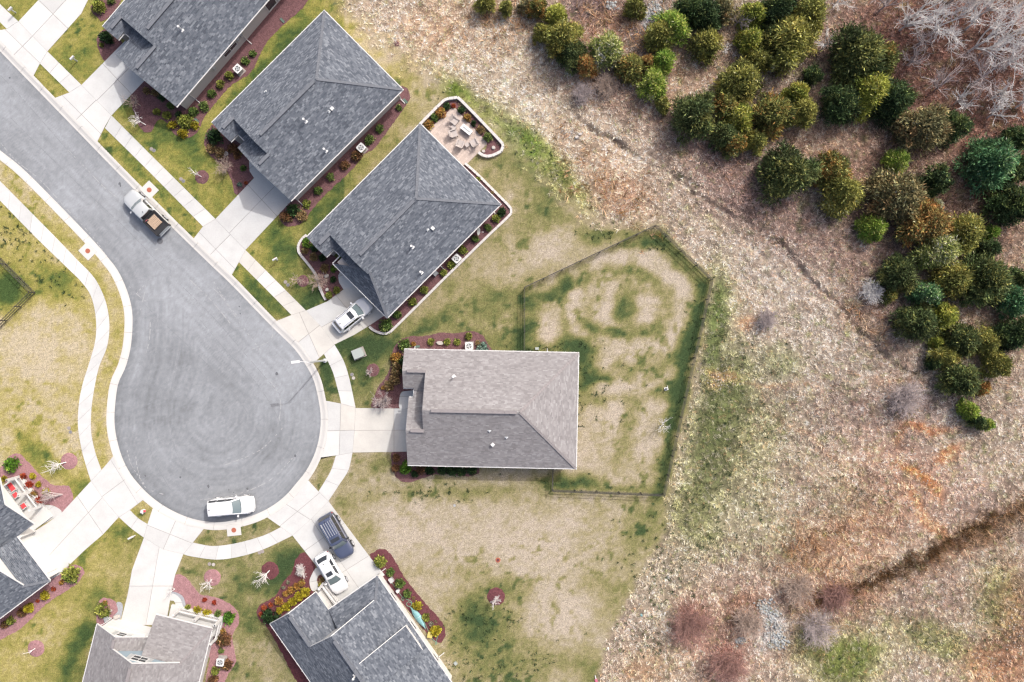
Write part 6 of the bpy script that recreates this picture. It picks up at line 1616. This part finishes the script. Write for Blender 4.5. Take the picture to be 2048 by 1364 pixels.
c = P(716, 707, .5)
t = thing('utility_cabinet', (c.x, c.y, 0), 'pale green-grey transformer cabinet on the lawn between patio and taupe houses', 'cabinet')
an = math.radians(22)
MB().box((c.x, c.y, .12), 1.05, .95, .68, an).build('body', M['util_green'], t)
MB().box((c.x, c.y, .80), 1.10, 1.0, .06, an).build('lid', M['util_green'], t)
MB().box((c.x, c.y, -.05), 1.45, 1.15, .16, an).build('pad', M['plastic_grey'], t)
MB().box((c.x + .55 * math.cos(an), c.y + .55 * math.sin(an), .12), .14, .85, .60, an).build('door', M['util_green'], t)

def mailbox(px, py, rot, lab):
    c = P(px, py, 1.1)
    t = thing('mailbox', (c.x, c.y, 0), lab, 'mailbox', 'white mailboxes along the sidewalks')
    MB().box((c.x, c.y, -.1), .11, .11, 1.05, rot).build('post', M['white'], t)
    ca, sa = math.cos(rot), math.sin(rot); mb = MB(); n = 7
    prof = [(-.10, .92), (.10, .92)] + [(.10 * math.cos(a), 1.06 + .10 * math.sin(a)) for a in np.linspace(0, math.pi, n)]
    vs = []
    for s in (-.27, .27):
        for y, z in prof: vs.append((c.x + s * ca - y * sa, c.y + s * sa + y * ca, z))
    k = len(prof)
    mb.add(vs, [(j, (j + 1) % k, k + (j + 1) % k, k + j) for j in range(k)] + [tuple(range(k))[::-1], tuple(range(k, 2 * k))]).build('box', M['white'], t, True, 40)
    MB().box((c.x - .12 * sa + .05 * ca, c.y + .12 * ca + .05 * sa, 1.0), .12, .012, .1, rot).build('flag', M['red_paint'], t)
mailbox(143, 115, .8, 'white mailbox on the lawn beside the second driveway from the top')
mailbox(549, 518, .5, 'white mailbox on the lawn before the patio house')
mailbox(260, 1076, .5, 'long white mailbox at the lawn tip between the two lower left driveways')
mailbox(19, 17, .8, 'white mailbox in the top corner lawn')

c = P(288, 1022)
t = thing('fire_hydrant', (c.x, c.y, 0), 'white and red fire hydrant on the tiny grass wedge by the cul-de-sac', 'hydrant')
MB().tube([(c.x, c.y, -.05), (c.x, c.y, .55)], .16, 10).build('barrel', M['white'], t)
MB().tube([(c.x, c.y, .55), (c.x, c.y, .64), (c.x, c.y, .74)], .19, 10, .06).build('bonnet', M['white'], t)
MB().tube([(c.x, c.y, .40), (c.x + .34, c.y + .10, .40)], .13, 8).build('outlet', M['red_paint'], t)
for s in (-1, 1): MB().tube([(c.x, c.y, .46), (c.x - .08 * s, c.y + .24 * s, .46)], .08, 8).build('side_outlet', M['white'], t)
MB().tube([(c.x, c.y, -.02), (c.x, c.y, .05)], .24, 10).build('flange', M['white'], t)

for px, py, lab, m_ in ((303, 298, 'pinkish round meter lid by the upper sidewalk, nearer the pickup', 'plastic_grey'), (308, 301, 'grey round meter lid by the upper sidewalk, further from the pickup', 'iron'), (362, 358, 'pinkish meter lid beside the sidewalk below the bare sapling ring', 'plastic_grey'), (367, 362, 'greyish meter lid beside the sidewalk below the bare sapling ring', 'iron'),
                   (571, 564, 'paler meter lid near the bare tan tree of the patio house', 'plastic_grey'), (576, 570, 'mauve meter lid near the bare tan tree of the patio house', 'iron'), (704, 749, 'grey oval meter lid beside the curved sidewalk of the taupe house', 'iron'), (707, 756, 'white meter lid beside the curved sidewalk of the taupe house', 'rock'),
                   (138, 856, 'mauve meter lid on the left lawn near the curved sidewalk', 'plastic_grey'), (141, 864, 'small grey meter lid on the left lawn near the curved sidewalk', 'iron'), (419, 1128, 'pinkish meter lid above the pink mulch ring', 'plastic_grey'), (427, 1129, 'white meter lid above the pink mulch ring', 'rock'), (519, 1105, 'pinkish meter lid above the dark red mulch ring, left one', 'plastic_grey'), (525, 1103, 'pinkish meter lid above the dark red mulch ring, right one', 'plastic_grey')):
    c = P(px, py); r = .20
    t = thing('water_meter', (c.x, c.y, 0), lab, 'lid', 'meter lids along the sidewalks')
    MB().tube([(c.x, c.y, -.05), (c.x, c.y, .03)], r, 14).build('frame', M['plastic_grey'], t); MB().tube([(c.x, c.y, .03), (c.x, c.y, .045)], r * .8, 14).build('lid', M[m_], t)
c = P(996, 1120)
t = thing('drain_cover', (c.x, c.y, 0), 'round rusty orange iron lid alone in the lower lawn', 'lid')
MB().tube([(c.x, c.y, -.05), (c.x, c.y, .05)], .28, 18).build('frame', M['rust_lid'], t); MB().tube([(c.x, c.y, .05), (c.x, c.y, .08)], .15, 16).build('cap', M['mulch_red'], t)
for px, py, lab in ((909, 1011, 'round pale plastic lid flush in the lower lawn'),):
    c = P(px, py); t = thing('access_cover', (c.x, c.y, 0), lab, 'lid')
    MB().tube([(c.x, c.y, -.05), (c.x, c.y, .02)], .17, 14).build('frame', M['plastic_grey'], t); MB().tube([(c.x, c.y, .02), (c.x, c.y, .035)], .13, 14).build('cap', M['rock_grey'], t)

def ac_unit(px, py, rot, lab):
    c = P(px, py, .8)
    t = thing('air_conditioner', (c.x, c.y, 0), lab, 'air conditioner', 'air conditioners beside the houses')
    def rr_box(s, r, z0, z1):
        ps = []
        for qx, qy, a0_ in ((1, 1, 0), (-1, 1, 90), (-1, -1, 180), (1, -1, 270)):
            for k in range(4):
                a = math.radians(a0_ + k * 30); x = qx * (s - r) + math.cos(a) * r; y = qy * (s - r) + math.sin(a) * r
                ps.append((c.x + x * math.cos(rot) - y * math.sin(rot), c.y + x * math.sin(rot) + y * math.cos(rot)))
        return MB().prism(ps, z0, z1)
    rr_box(.37, .10, .05, .72).build('casing', M['metal_grey'], t)
    rr_box(.42, .12, .72, .80).build('top_panel', M['metal_white'], t)
    MB().tube([(c.x, c.y, .80), (c.x, c.y, .812)], .30, 20).build('fan_well', M['metal_dark'], t)
    for k in range(4):
        a = rot + k * 1.5708; b0 = MB()
        b0.beam((c.x + math.cos(a) * .05, c.y + math.sin(a) * .05, .82), (c.x + math.cos(a + .25) * .27, c.y + math.sin(a + .25) * .27, .825), .13, .01).build('fan_blade', M['metal_grey'], t)
    gr = MB()
    for r in (.12, .2, .28): gr.tube([(c.x + math.cos(a) * r, c.y + math.sin(a) * r, .85) for a in np.linspace(0, 6.2832, 17)], .006, 4, cap=False)
    gr.build('grille', M['metal_white'], t)
    MB().box((c.x, c.y, -.05), 1.0, 1.0, .11, rot).build('pad', M['plastic_grey'], t)
ac_unit(475, 137, .8, 'white-topped air conditioner beside the screened-porch house')
ac_unit(722, 295, .8, 'white-topped air conditioner beside the middle grey house')
ac_unit(913, 517, .8, 'white-topped air conditioner beside the patio house')
ac_unit(938, 692, 0, 'white-topped air conditioner beside the fenced taupe house')
ac_unit(440, 1325, -.1, 'white air conditioner beside the blue-gabled house')

# boulders and pale stones
def boulder(px, py, sx, sy, rot, lab, mat='rock'):
    rg = np.random.default_rng(int(px * 7 + py)); c = P(px, py, .15); n = 10; vs = []; fs = []
    for k, (f, z) in enumerate(((1.0, -.05), (1.05, .14), (.8, .27))):
        for i_ in range(n):
            a = 6.2832 * i_ / n; q = rg.uniform(.82, 1.1)
            x = math.cos(a) * sx * f * q; y = math.sin(a) * sy * f * q
            vs.append((c.x + x * math.cos(rot) - y * math.sin(rot), c.y + x * math.sin(rot) + y * math.cos(rot), z * (.6 + sx)))
    for k in range(2):
        for i_ in range(n): fs.append((k * n + i_, k * n + (i_ + 1) % n, (k + 1) * n + (i_ + 1) % n, (k + 1) * n + i_))
    fs.append(tuple(range(2 * n, 3 * n)))
    o = MB().add(vs, fs); c0 = c; o.v = [(v[0] - c.x, v[1] - c.y, v[2]) for v in o.v]
    ob = o.build('boulder', M[mat]); ob.location = (c.x, c.y, 0.0)
    tag(ob, lab, 'boulder', 'pale landscape boulders')
boulder(880, 686, .42, .24, -.1, 'long pale boulder in the top bed of the fenced taupe house')
boulder(404, 209, .35, .25, .8, 'pale boulder in the side bed of the screened-porch house')
boulder(653, 552, .28, .22, .3, 'flat white stone in the patio house front bed, nearer the entry')
boulder(654, 579, .22, .18, .8, 'white stone in the patio house front bed, nearer the driveway')
boulder(987, 295, .22, .22, .3, 'white stone at the tip of the patio bed, outer one'); boulder(967, 302, .2, .2, .3, 'white stone at the tip of the patio bed, nearest the paving')
boulder(220, 1222, .22, .14, .1, 'white oval stone by the shrub in the small pink bed'); boulder(233, 1234, .38, .24, .2, 'broken white stone against the lower garage corner')
boulder(1153, 274, .25, .2, .3, 'pale boulder on the straw slope, lower left of its pair'); boulder(1160, 268, .25, .18, .3, 'pale boulder on the straw slope, upper of its pair')
boulder(1560, 189, .22, .18, 0, 'white stone in the glade between the conifers', 'rock_grey')
boulder(215, 1240, .5, .38, -.6, 'flat grey stone beside the lower garage corner', 'rock_grey')

# splash blocks at the downspouts
for px, py, rot, lab in ((565, 41, -.8, 'green splash block below the screened porch windows'), (811, 202, -.8, 'green splash block at the far corner of the middle grey house'), (394, 241, -.8, 'green splash block at the street corner of the screened-porch house'), (834, 693, .1, 'green splash block at the orange flower of the taupe house')):
    c = P(px, py); t = thing('splash_block', (c.x, c.y, 0), lab, 'splash block', 'green splash blocks')
    MB().box((c.x, c.y, 0), .62, .24, .06, rot).build('tray', M['plastic_green'], t)
    for s in (-1, 1): MB().box((c.x - math.sin(rot) * .11 * s, c.y + math.cos(rot) * .11 * s, .06), .62, .03, .05, rot).build('rim', M['plastic_green'], t)

# dish aerial, ring planter, small yard boxes
c = P(957, 463, .9)
t = thing('satellite_dish', (c.x, c.y, 0), 'grey satellite dish in the side bed of the patio house', 'dish')
MB().tube([(c.x, c.y, -.05), (c.x, c.y, .85)], .03, 6).build('mast', M['metal_grey'], t)
vs = []; fs = []
ax = Vector((.92, -.15, .35)).normalized(); s1 = ax.cross(Vector((0, 0, 1))).normalized(); s2 = s1.cross(ax)
cc = Vector((c.x, c.y, .95)); vs.append(tuple(cc - ax * .08))
for r, dpt in ((.2, -.05), (.42, .02)):
    for k in range(16): a = 6.2832 * k / 16; vs.append(tuple(cc + s1 * math.cos(a) * r + s2 * math.sin(a) * r + ax * dpt))
fs = [(0, 1 + k, 1 + (k + 1) % 16) for k in range(16)] + [(1 + k, 17 + k, 17 + (k + 1) % 16, 1 + (k + 1) % 16) for k in range(16)]
MB().add(vs, fs).build('reflector', M['metal_grey'], t, True)
MB().tube([cc - s2 * .3, cc + ax * .5 - s2 * .1], .015, 5).build('feed_arm', M['metal_white'], t)
MB().box(tuple(cc + ax * .5 - s2 * .13), .09, .09, .09).build('receiver', M['metal_white'], t)
c = P(452, 307, .3); t = thing('round_planter', (c.x, c.y, 0), 'white-rimmed round planter among the front shrubs of the middle grey house', 'planter')
MB().tube([(c.x, c.y, 0), (c.x, c.y, .30)], .16, 14, .2).build('pot', M['plastic_grey'], t)
MB().tube([(c.x + math.cos(a) * .2, c.y + math.sin(a) * .2, .31) for a in np.linspace(0, 6.2832, 17)], .025, 5, cap=False).build('rim', M['white'], t)
MB().tube([(c.x, c.y, .27), (c.x, c.y, .28)], .18, 14).build('soil', M['mulch'], t)
def ybox(px, py, sx, sy, sz, rot, lab, mat, cat='box', name='garden_box'):
    c = P(px, py, sz); t = thing(name, (c.x, c.y, 0), lab, cat)
    MB().box((c.x, c.y, 0), sx, sy, sz, rot).build('body', M[mat], t); MB().box((c.x, c.y, sz), sx * 1.06, sy * 1.06, .04, rot).build('lid', M[mat], t)
ybox(871, 547, .50, .38, .45, .8, 'flat grey garden box in the side bed of the patio house', 'metal_grey')
ybox(782, 1161, .50, .42, .5, -.95, 'grey garden box beside the white wall of the dormered house', 'metal_grey')
ybox(795, 1183, .32, .28, .7, -.95, 'small white meter box beside the white wall of the dormered house', 'metal_white', 'meter box', 'meter_box')
ybox(860, 1270, .52, .60, .4, -.2, 'pale yellow box joined to the green hose by the white wall', 'yellow')
ybox(1074, 697, .38, .26, .25, 0, 'pale green utility box inside the fence by the taupe house wall', 'util_green')
ybox(911, 1327, .34, .30, .2, -.9, 'pale green utility lid on the lawn right of the dormered house', 'util_green')
ybox(1283, 1230, .2, .26, .08, .4, 'small pale blue scrap lying in the rough grass', 'kayak', 'litter', 'blue_scrap')
c = P(1334, 778, .5); t = thing('yard_ornament', (c.x, c.y, 0), 'white garden ornament on the dark green ring inside the fence', 'ornament')
MB().tube([(c.x, c.y, -.05), (c.x, c.y, .5), (c.x - .05, c.y, .75)], .14, 8, .06).build('figure', M['rock_grey'], t); MB().box((c.x, c.y, 0), .42, .34, .12, .3).build('base', M['metal_white'], t); MB().tube([(c.x + .12, c.y + .3, 0), (c.x + .12, c.y + .3, .3)], .04, 6).build('peg', M['white'], t)
# toy at the lower lawn edge, bird feeder base
c = P(1192, 1356); t = thing('toy_stake', (c.x, c.y, 0), 'pink and white stake lying at the lawn edge by the bottom border', 'toy')
MB().beam((c.x - .1, c.y + .3, .06), (c.x, c.y - .1, .06), .10, .08).build('handle', M['white'], t); MB().box((c.x + .02, c.y - .25, 0), .28, .35, .14, .4).build('head', M['pink'], t)

# light blue kayak with its hose
c = P(836, 1235, .3); d_ = Vector((.57, -.82, 0)); n_ = Vector((.82, .57, 0))
t = thing('kayak', (c.x, c.y, 0), 'pale blue pointed kayak shell lying along the white wall of the dormered house', 'kayak')
vs = []; fs = []; m_ = 14
for k in range(m_ + 1):
    s = k / m_ * 2 - 1; w_ = .36 * max(0.02, (1 - abs(s) ** 2.2)); zz = .12 + .16 * s * s
    q = Vector((c.x, c.y, 0)) + d_ * s * 1.42
    for f, z in ((-1, zz + .06), (-.6, zz + .20), (0, zz + .26), (.6, zz + .20), (1, zz + .06), (.6, zz - .06), (-.6, zz - .06)):
        vs.append(tuple(q + n_ * w_ * f + Vector((0, 0, z))))
for k in range(m_):
    for j in range(7): fs.append((k * 7 + j, (k + 1) * 7 + j, (k + 1) * 7 + (j + 1) % 7, k * 7 + (j + 1) % 7))
MB().add(vs, fs).build('hull', M['kayak'], t, True, 50)
q = Vector((c.x, c.y, .42)); MB().beam(q - n_ * .34 - Vector((0, 0, .1)), q, .02, .02).beam(q, q + n_ * .34 - Vector((0, 0, .1)), .02, .02).build('seam', M['metal_grey'], t)
for s in (-1, 1):
    e = Vector((c.x, c.y, .40)) + d_ * s * 1.4; MB().beam(e, e + d_ * s * .12, .05).build('grab_loop', M['hose'], t)
def hose(lab, pts, mat='hose', name='garden_hose'):
    w_ = [P(p[0], p[1], .07) for p in smooth(pts, 6)]; t0 = w_[0]
    mb = MB(); mb.tube([(q.x - t0.x, q.y - t0.y, .07) for q in w_], .028, 5)
    o = mb.build(name, M[mat]); o.location = (t0.x, t0.y, 0); tag(o, lab, 'hose', 'garden hoses')
hose('thin pale hose looping between the grey box and the kayak', [(784, 1165), (790, 1174), (797, 1184), (803, 1192), (808, 1197), (806, 1201), (803, 1197), (808, 1194), (814, 1199), (822, 1202), (824, 1208), (818, 1213), (813, 1209), (816, 1204), (823, 1206), (822, 1212)])
hose('green hose running from the kayak tip to the yellow box', [(849, 1245), (853, 1254), (858, 1266)])
hose('green hose trailing from the yellow box to the bed end', [(864, 1275), (868, 1281), (874, 1285), (871, 1289), (873, 1280), (877, 1268)])

# edging blocks around the patio house beds
def edging(name, label, pts, hgt=.22, w_=.26, z0=-.05):
    pts = np.array(to2(smooth(pts, 8))); L = plen(pts); n = max(2, int(L / .55)); q = resample(pts, n + 1)
    t = thing(name, (q[0][0], q[0][1], 0), label, 'edging', 'white block edgings of the patio house')
    for k in range(n):
        a = Vector((*q[k], 0)); b = Vector((*q[k + 1], 0)); d = (b - a); l = d.length; d.normalize()
        MB().box(((a.x + b.x) / 2, (a.y + b.y) / 2, z0), l - .022, w_, hgt - z0 + rr.uniform(-.01, .01), math.atan2(d.y, d.x)).build('block', M['block'], t)
edging('garden_edging', 'white block edging round the front bed of the patio house', [(652, 600), (641, 578), (633, 551), (616, 527), (599, 506), (597, 493), (603, 480), (614, 470)])
edging('garden_edging', 'white block edging along the side and back beds of the patio house', [(739, 653), (747, 660), (761, 666), (774, 667), (784, 661), (860, 586), (886, 560), (973, 475), (1018, 432), (1023, 422), (1020, 414), (1012, 406), (957, 351), (943, 338), (930, 327)])
edging('garden_edging', 'white block wall curving round the pink patio bed', [(840, 251), (886, 205), (895, 200), (904, 198), (914, 199), (924, 204), (1001, 284), (1006, 294), (1003, 303), (993, 309), (978, 314), (966, 312), (957, 306)], .42, .30)
# patio paving
pp = [(850, 267), (902, 218), (907, 216), (912, 218), (973, 284), (974, 288), (931, 331), (908, 330)]
pat = setting('patio')
MB().prism(to2(pp), -.05, .03).build('bedding', M['joint'], pat)
poly_w = to2(pp); ar = sum(poly_w[i_][0] * poly_w[(i_ + 1) % len(poly_w)][1] - poly_w[(i_ + 1) % len(poly_w)][0] * poly_w[i_][1] for i_ in range(len(poly_w)))
ccw = poly_w if ar > 0 else poly_w[::-1]
V_ = []; F_ = []; C_ = []; rgp = np.random.default_rng(9)
ca, sa = math.cos(.8), math.sin(.8); c0 = P(915, 270)
for i_ in range(-26, 26):
    for j in range(-18, 18):
        x = i_ * .30 + (j % 2) * .15; y = j * .30
        quad = [(x + .006, y + .006), (x + .294, y + .006), (x + .294, y + .294), (x + .006, y + .294)]
        quad = [(c0.x + a * ca - b * sa, c0.y + a * sa + b * ca) for a, b in quad]
        r = clip_convex(quad, ccw)
        if len(r) < 3: continue
        bi = len(V_); z = .045 + rgp.uniform(-.003, .003); cl = np.array((240, 222, 212.)) * rgp.uniform(.93, 1.03)
        for q in r: V_.append((q[0], q[1], z)); C_.append(cl)
        for k in range(1, len(r) - 1): F_.append((bi, bi + k, bi + k + 1))
pv = mesh_np('pavers', np.array(V_), np.array(F_), M['paver'], pat, col=Anp(np.array(C_))); pv['kind'] = 'stuff'

# patio furniture
def patio_chair(px, py, face, lab):
    c = P(px, py, .4); t = thing('patio_chair', (c.x, c.y, .045), lab, 'chair', 'pale chairs on the pink patio')
    ca, sa = math.cos(face), math.sin(face)
    def L_(x, y, z): return Vector((c.x + x * ca - y * sa, c.y + x * sa + y * ca, .045 + z))
    def pc(nm, pts, mat):
        m2 = MB(); m2.beam(L_(*pts[0]), L_(*pts[1]), pts[2], pts[3]); m2.build(nm, mat, t)
    pc('seat', ((-.30, 0, .36), (.34, 0, .42), .58, .10), M['wicker'])
    m2 = MB()
    n = 7
    for k in range(n):
        y = -.30 + .6 * k / (n - 1)
        m2.beam(L_(-.28, y * .9, .38), L_(-.58, y * 1.1, 1.0 - .12 * abs(y)), .085, .03)
    m2.build('backrest', M['wicker'], t)
    for s in (-1, 1):
        pc('armrest', ((-.40, s * .38, .62), (.36, s * .36, .58), .12, .04), M['wicker'])
        pc('leg', ((.30, s * .34, 0), (.30, s * .36, .57), .06, .06), M['wicker_dark']); pc('leg', ((-.36, s * .34, 0), (-.30, s * .36, .57), .06, .06), M['wicker_dark'])
def side_table(px, py, lab):
    c = P(px, py, .45); t = thing('side_table', (c.x, c.y, .045), lab, 'table', 'side tables on the pink patio')
    MB().box((c.x, c.y, .42), .48, .48, .04, .6).build('tabletop', M['wicker'], t)
    for a in range(4):
        q = a * 1.5708 + .6 + .785; MB().beam((c.x + math.cos(q) * .26, c.y + math.sin(q) * .26, .045), (c.x + math.cos(q) * .26, c.y + math.sin(q) * .26, .42), .045).build('leg', M['wicker_dark'], t)
fx, fy = 933, 258
for px, py, lab in ((910, 242, 'pale patio chair of the upper trio, furthest from the roof'), (908, 267, 'pale patio chair of the upper trio, nearest the roof'), (921, 287, 'pale patio chair of the lower trio, nearest the roof'), (948, 285, 'pale patio chair of the lower trio, beside the outer bed')):
    patio_chair(px, py, math.atan2(-(fy - py), fx - px), lab)
side_table(907, 254, 'small pale table between the two upper patio chairs'); side_table(934, 289, 'small pale table between the two lower patio chairs')
c = P(933, 259, .6); an = math.radians(-39)
t = thing('fire_table', (c.x, c.y, .045), 'long white fire table in the middle of the pink patio', 'table')
MB().box((c.x, c.y, .045), 1.22, .46, .54, an).build('base', M['plastic_grey'], t); MB().box((c.x, c.y, .585), 1.36, .62, .06, an).build('tabletop', M['white'], t); MB().box((c.x, c.y, .645), .95, .10, .02, an).build('burner', M['rock_grey'], t)

# red-cushioned chairs on the left porch
def porch_chair(px, py, lab, wide=.6):
    c = P(px, py, .9); t = thing('porch_chair', (c.x, c.y, .32), lab, 'chair', 'red-cushioned chairs on the white porch')
    f = h7.U * -1.0; s = h7.V
    def L_(x, y, z): return Vector((c.x, c.y, .32 + z)) + f * x + s * y
    for nm, a, b, w_, h_, m_ in (('seat', (-.26, 0, .40), (.30, 0, .40), wide, .05, 'white'), ('cushion', (-.22, 0, .46), (.28, 0, .46), wide - .08, .08, 'red'), ):
        MB().beam(L_(*a), L_(*b), w_, h_).build(nm, M[m_], t)
    m2 = MB()
    for k in range(5):
        y = (k / 4 - .5) * (wide - .08); m2.beam(L_(-.27, y, .4), L_(-.42, y, 1.05), .05, .025)
    m2.build('backrest', M['white'], t)
    for yy in (-1, 1):
        MB().beam(L_(-.32, yy * wide / 2, .62), L_(.3, yy * wide / 2, .62), .07, .03).build('armrest', M['white'], t)
        for xx in (-.26, .28): MB().beam(L_(xx, yy * wide / 2, 0), L_(xx, yy * wide / 2, .62), .05).build('leg', M['white'], t)
porch_chair(21, 975, 'wide red-cushioned bench seat on the white porch at the left edge', 1.0); porch_chair(29, 991, 'middle red-cushioned chair on the white porch at the left edge'); porch_chair(45, 1013, 'red-cushioned chair nearest the driveway on the white porch')
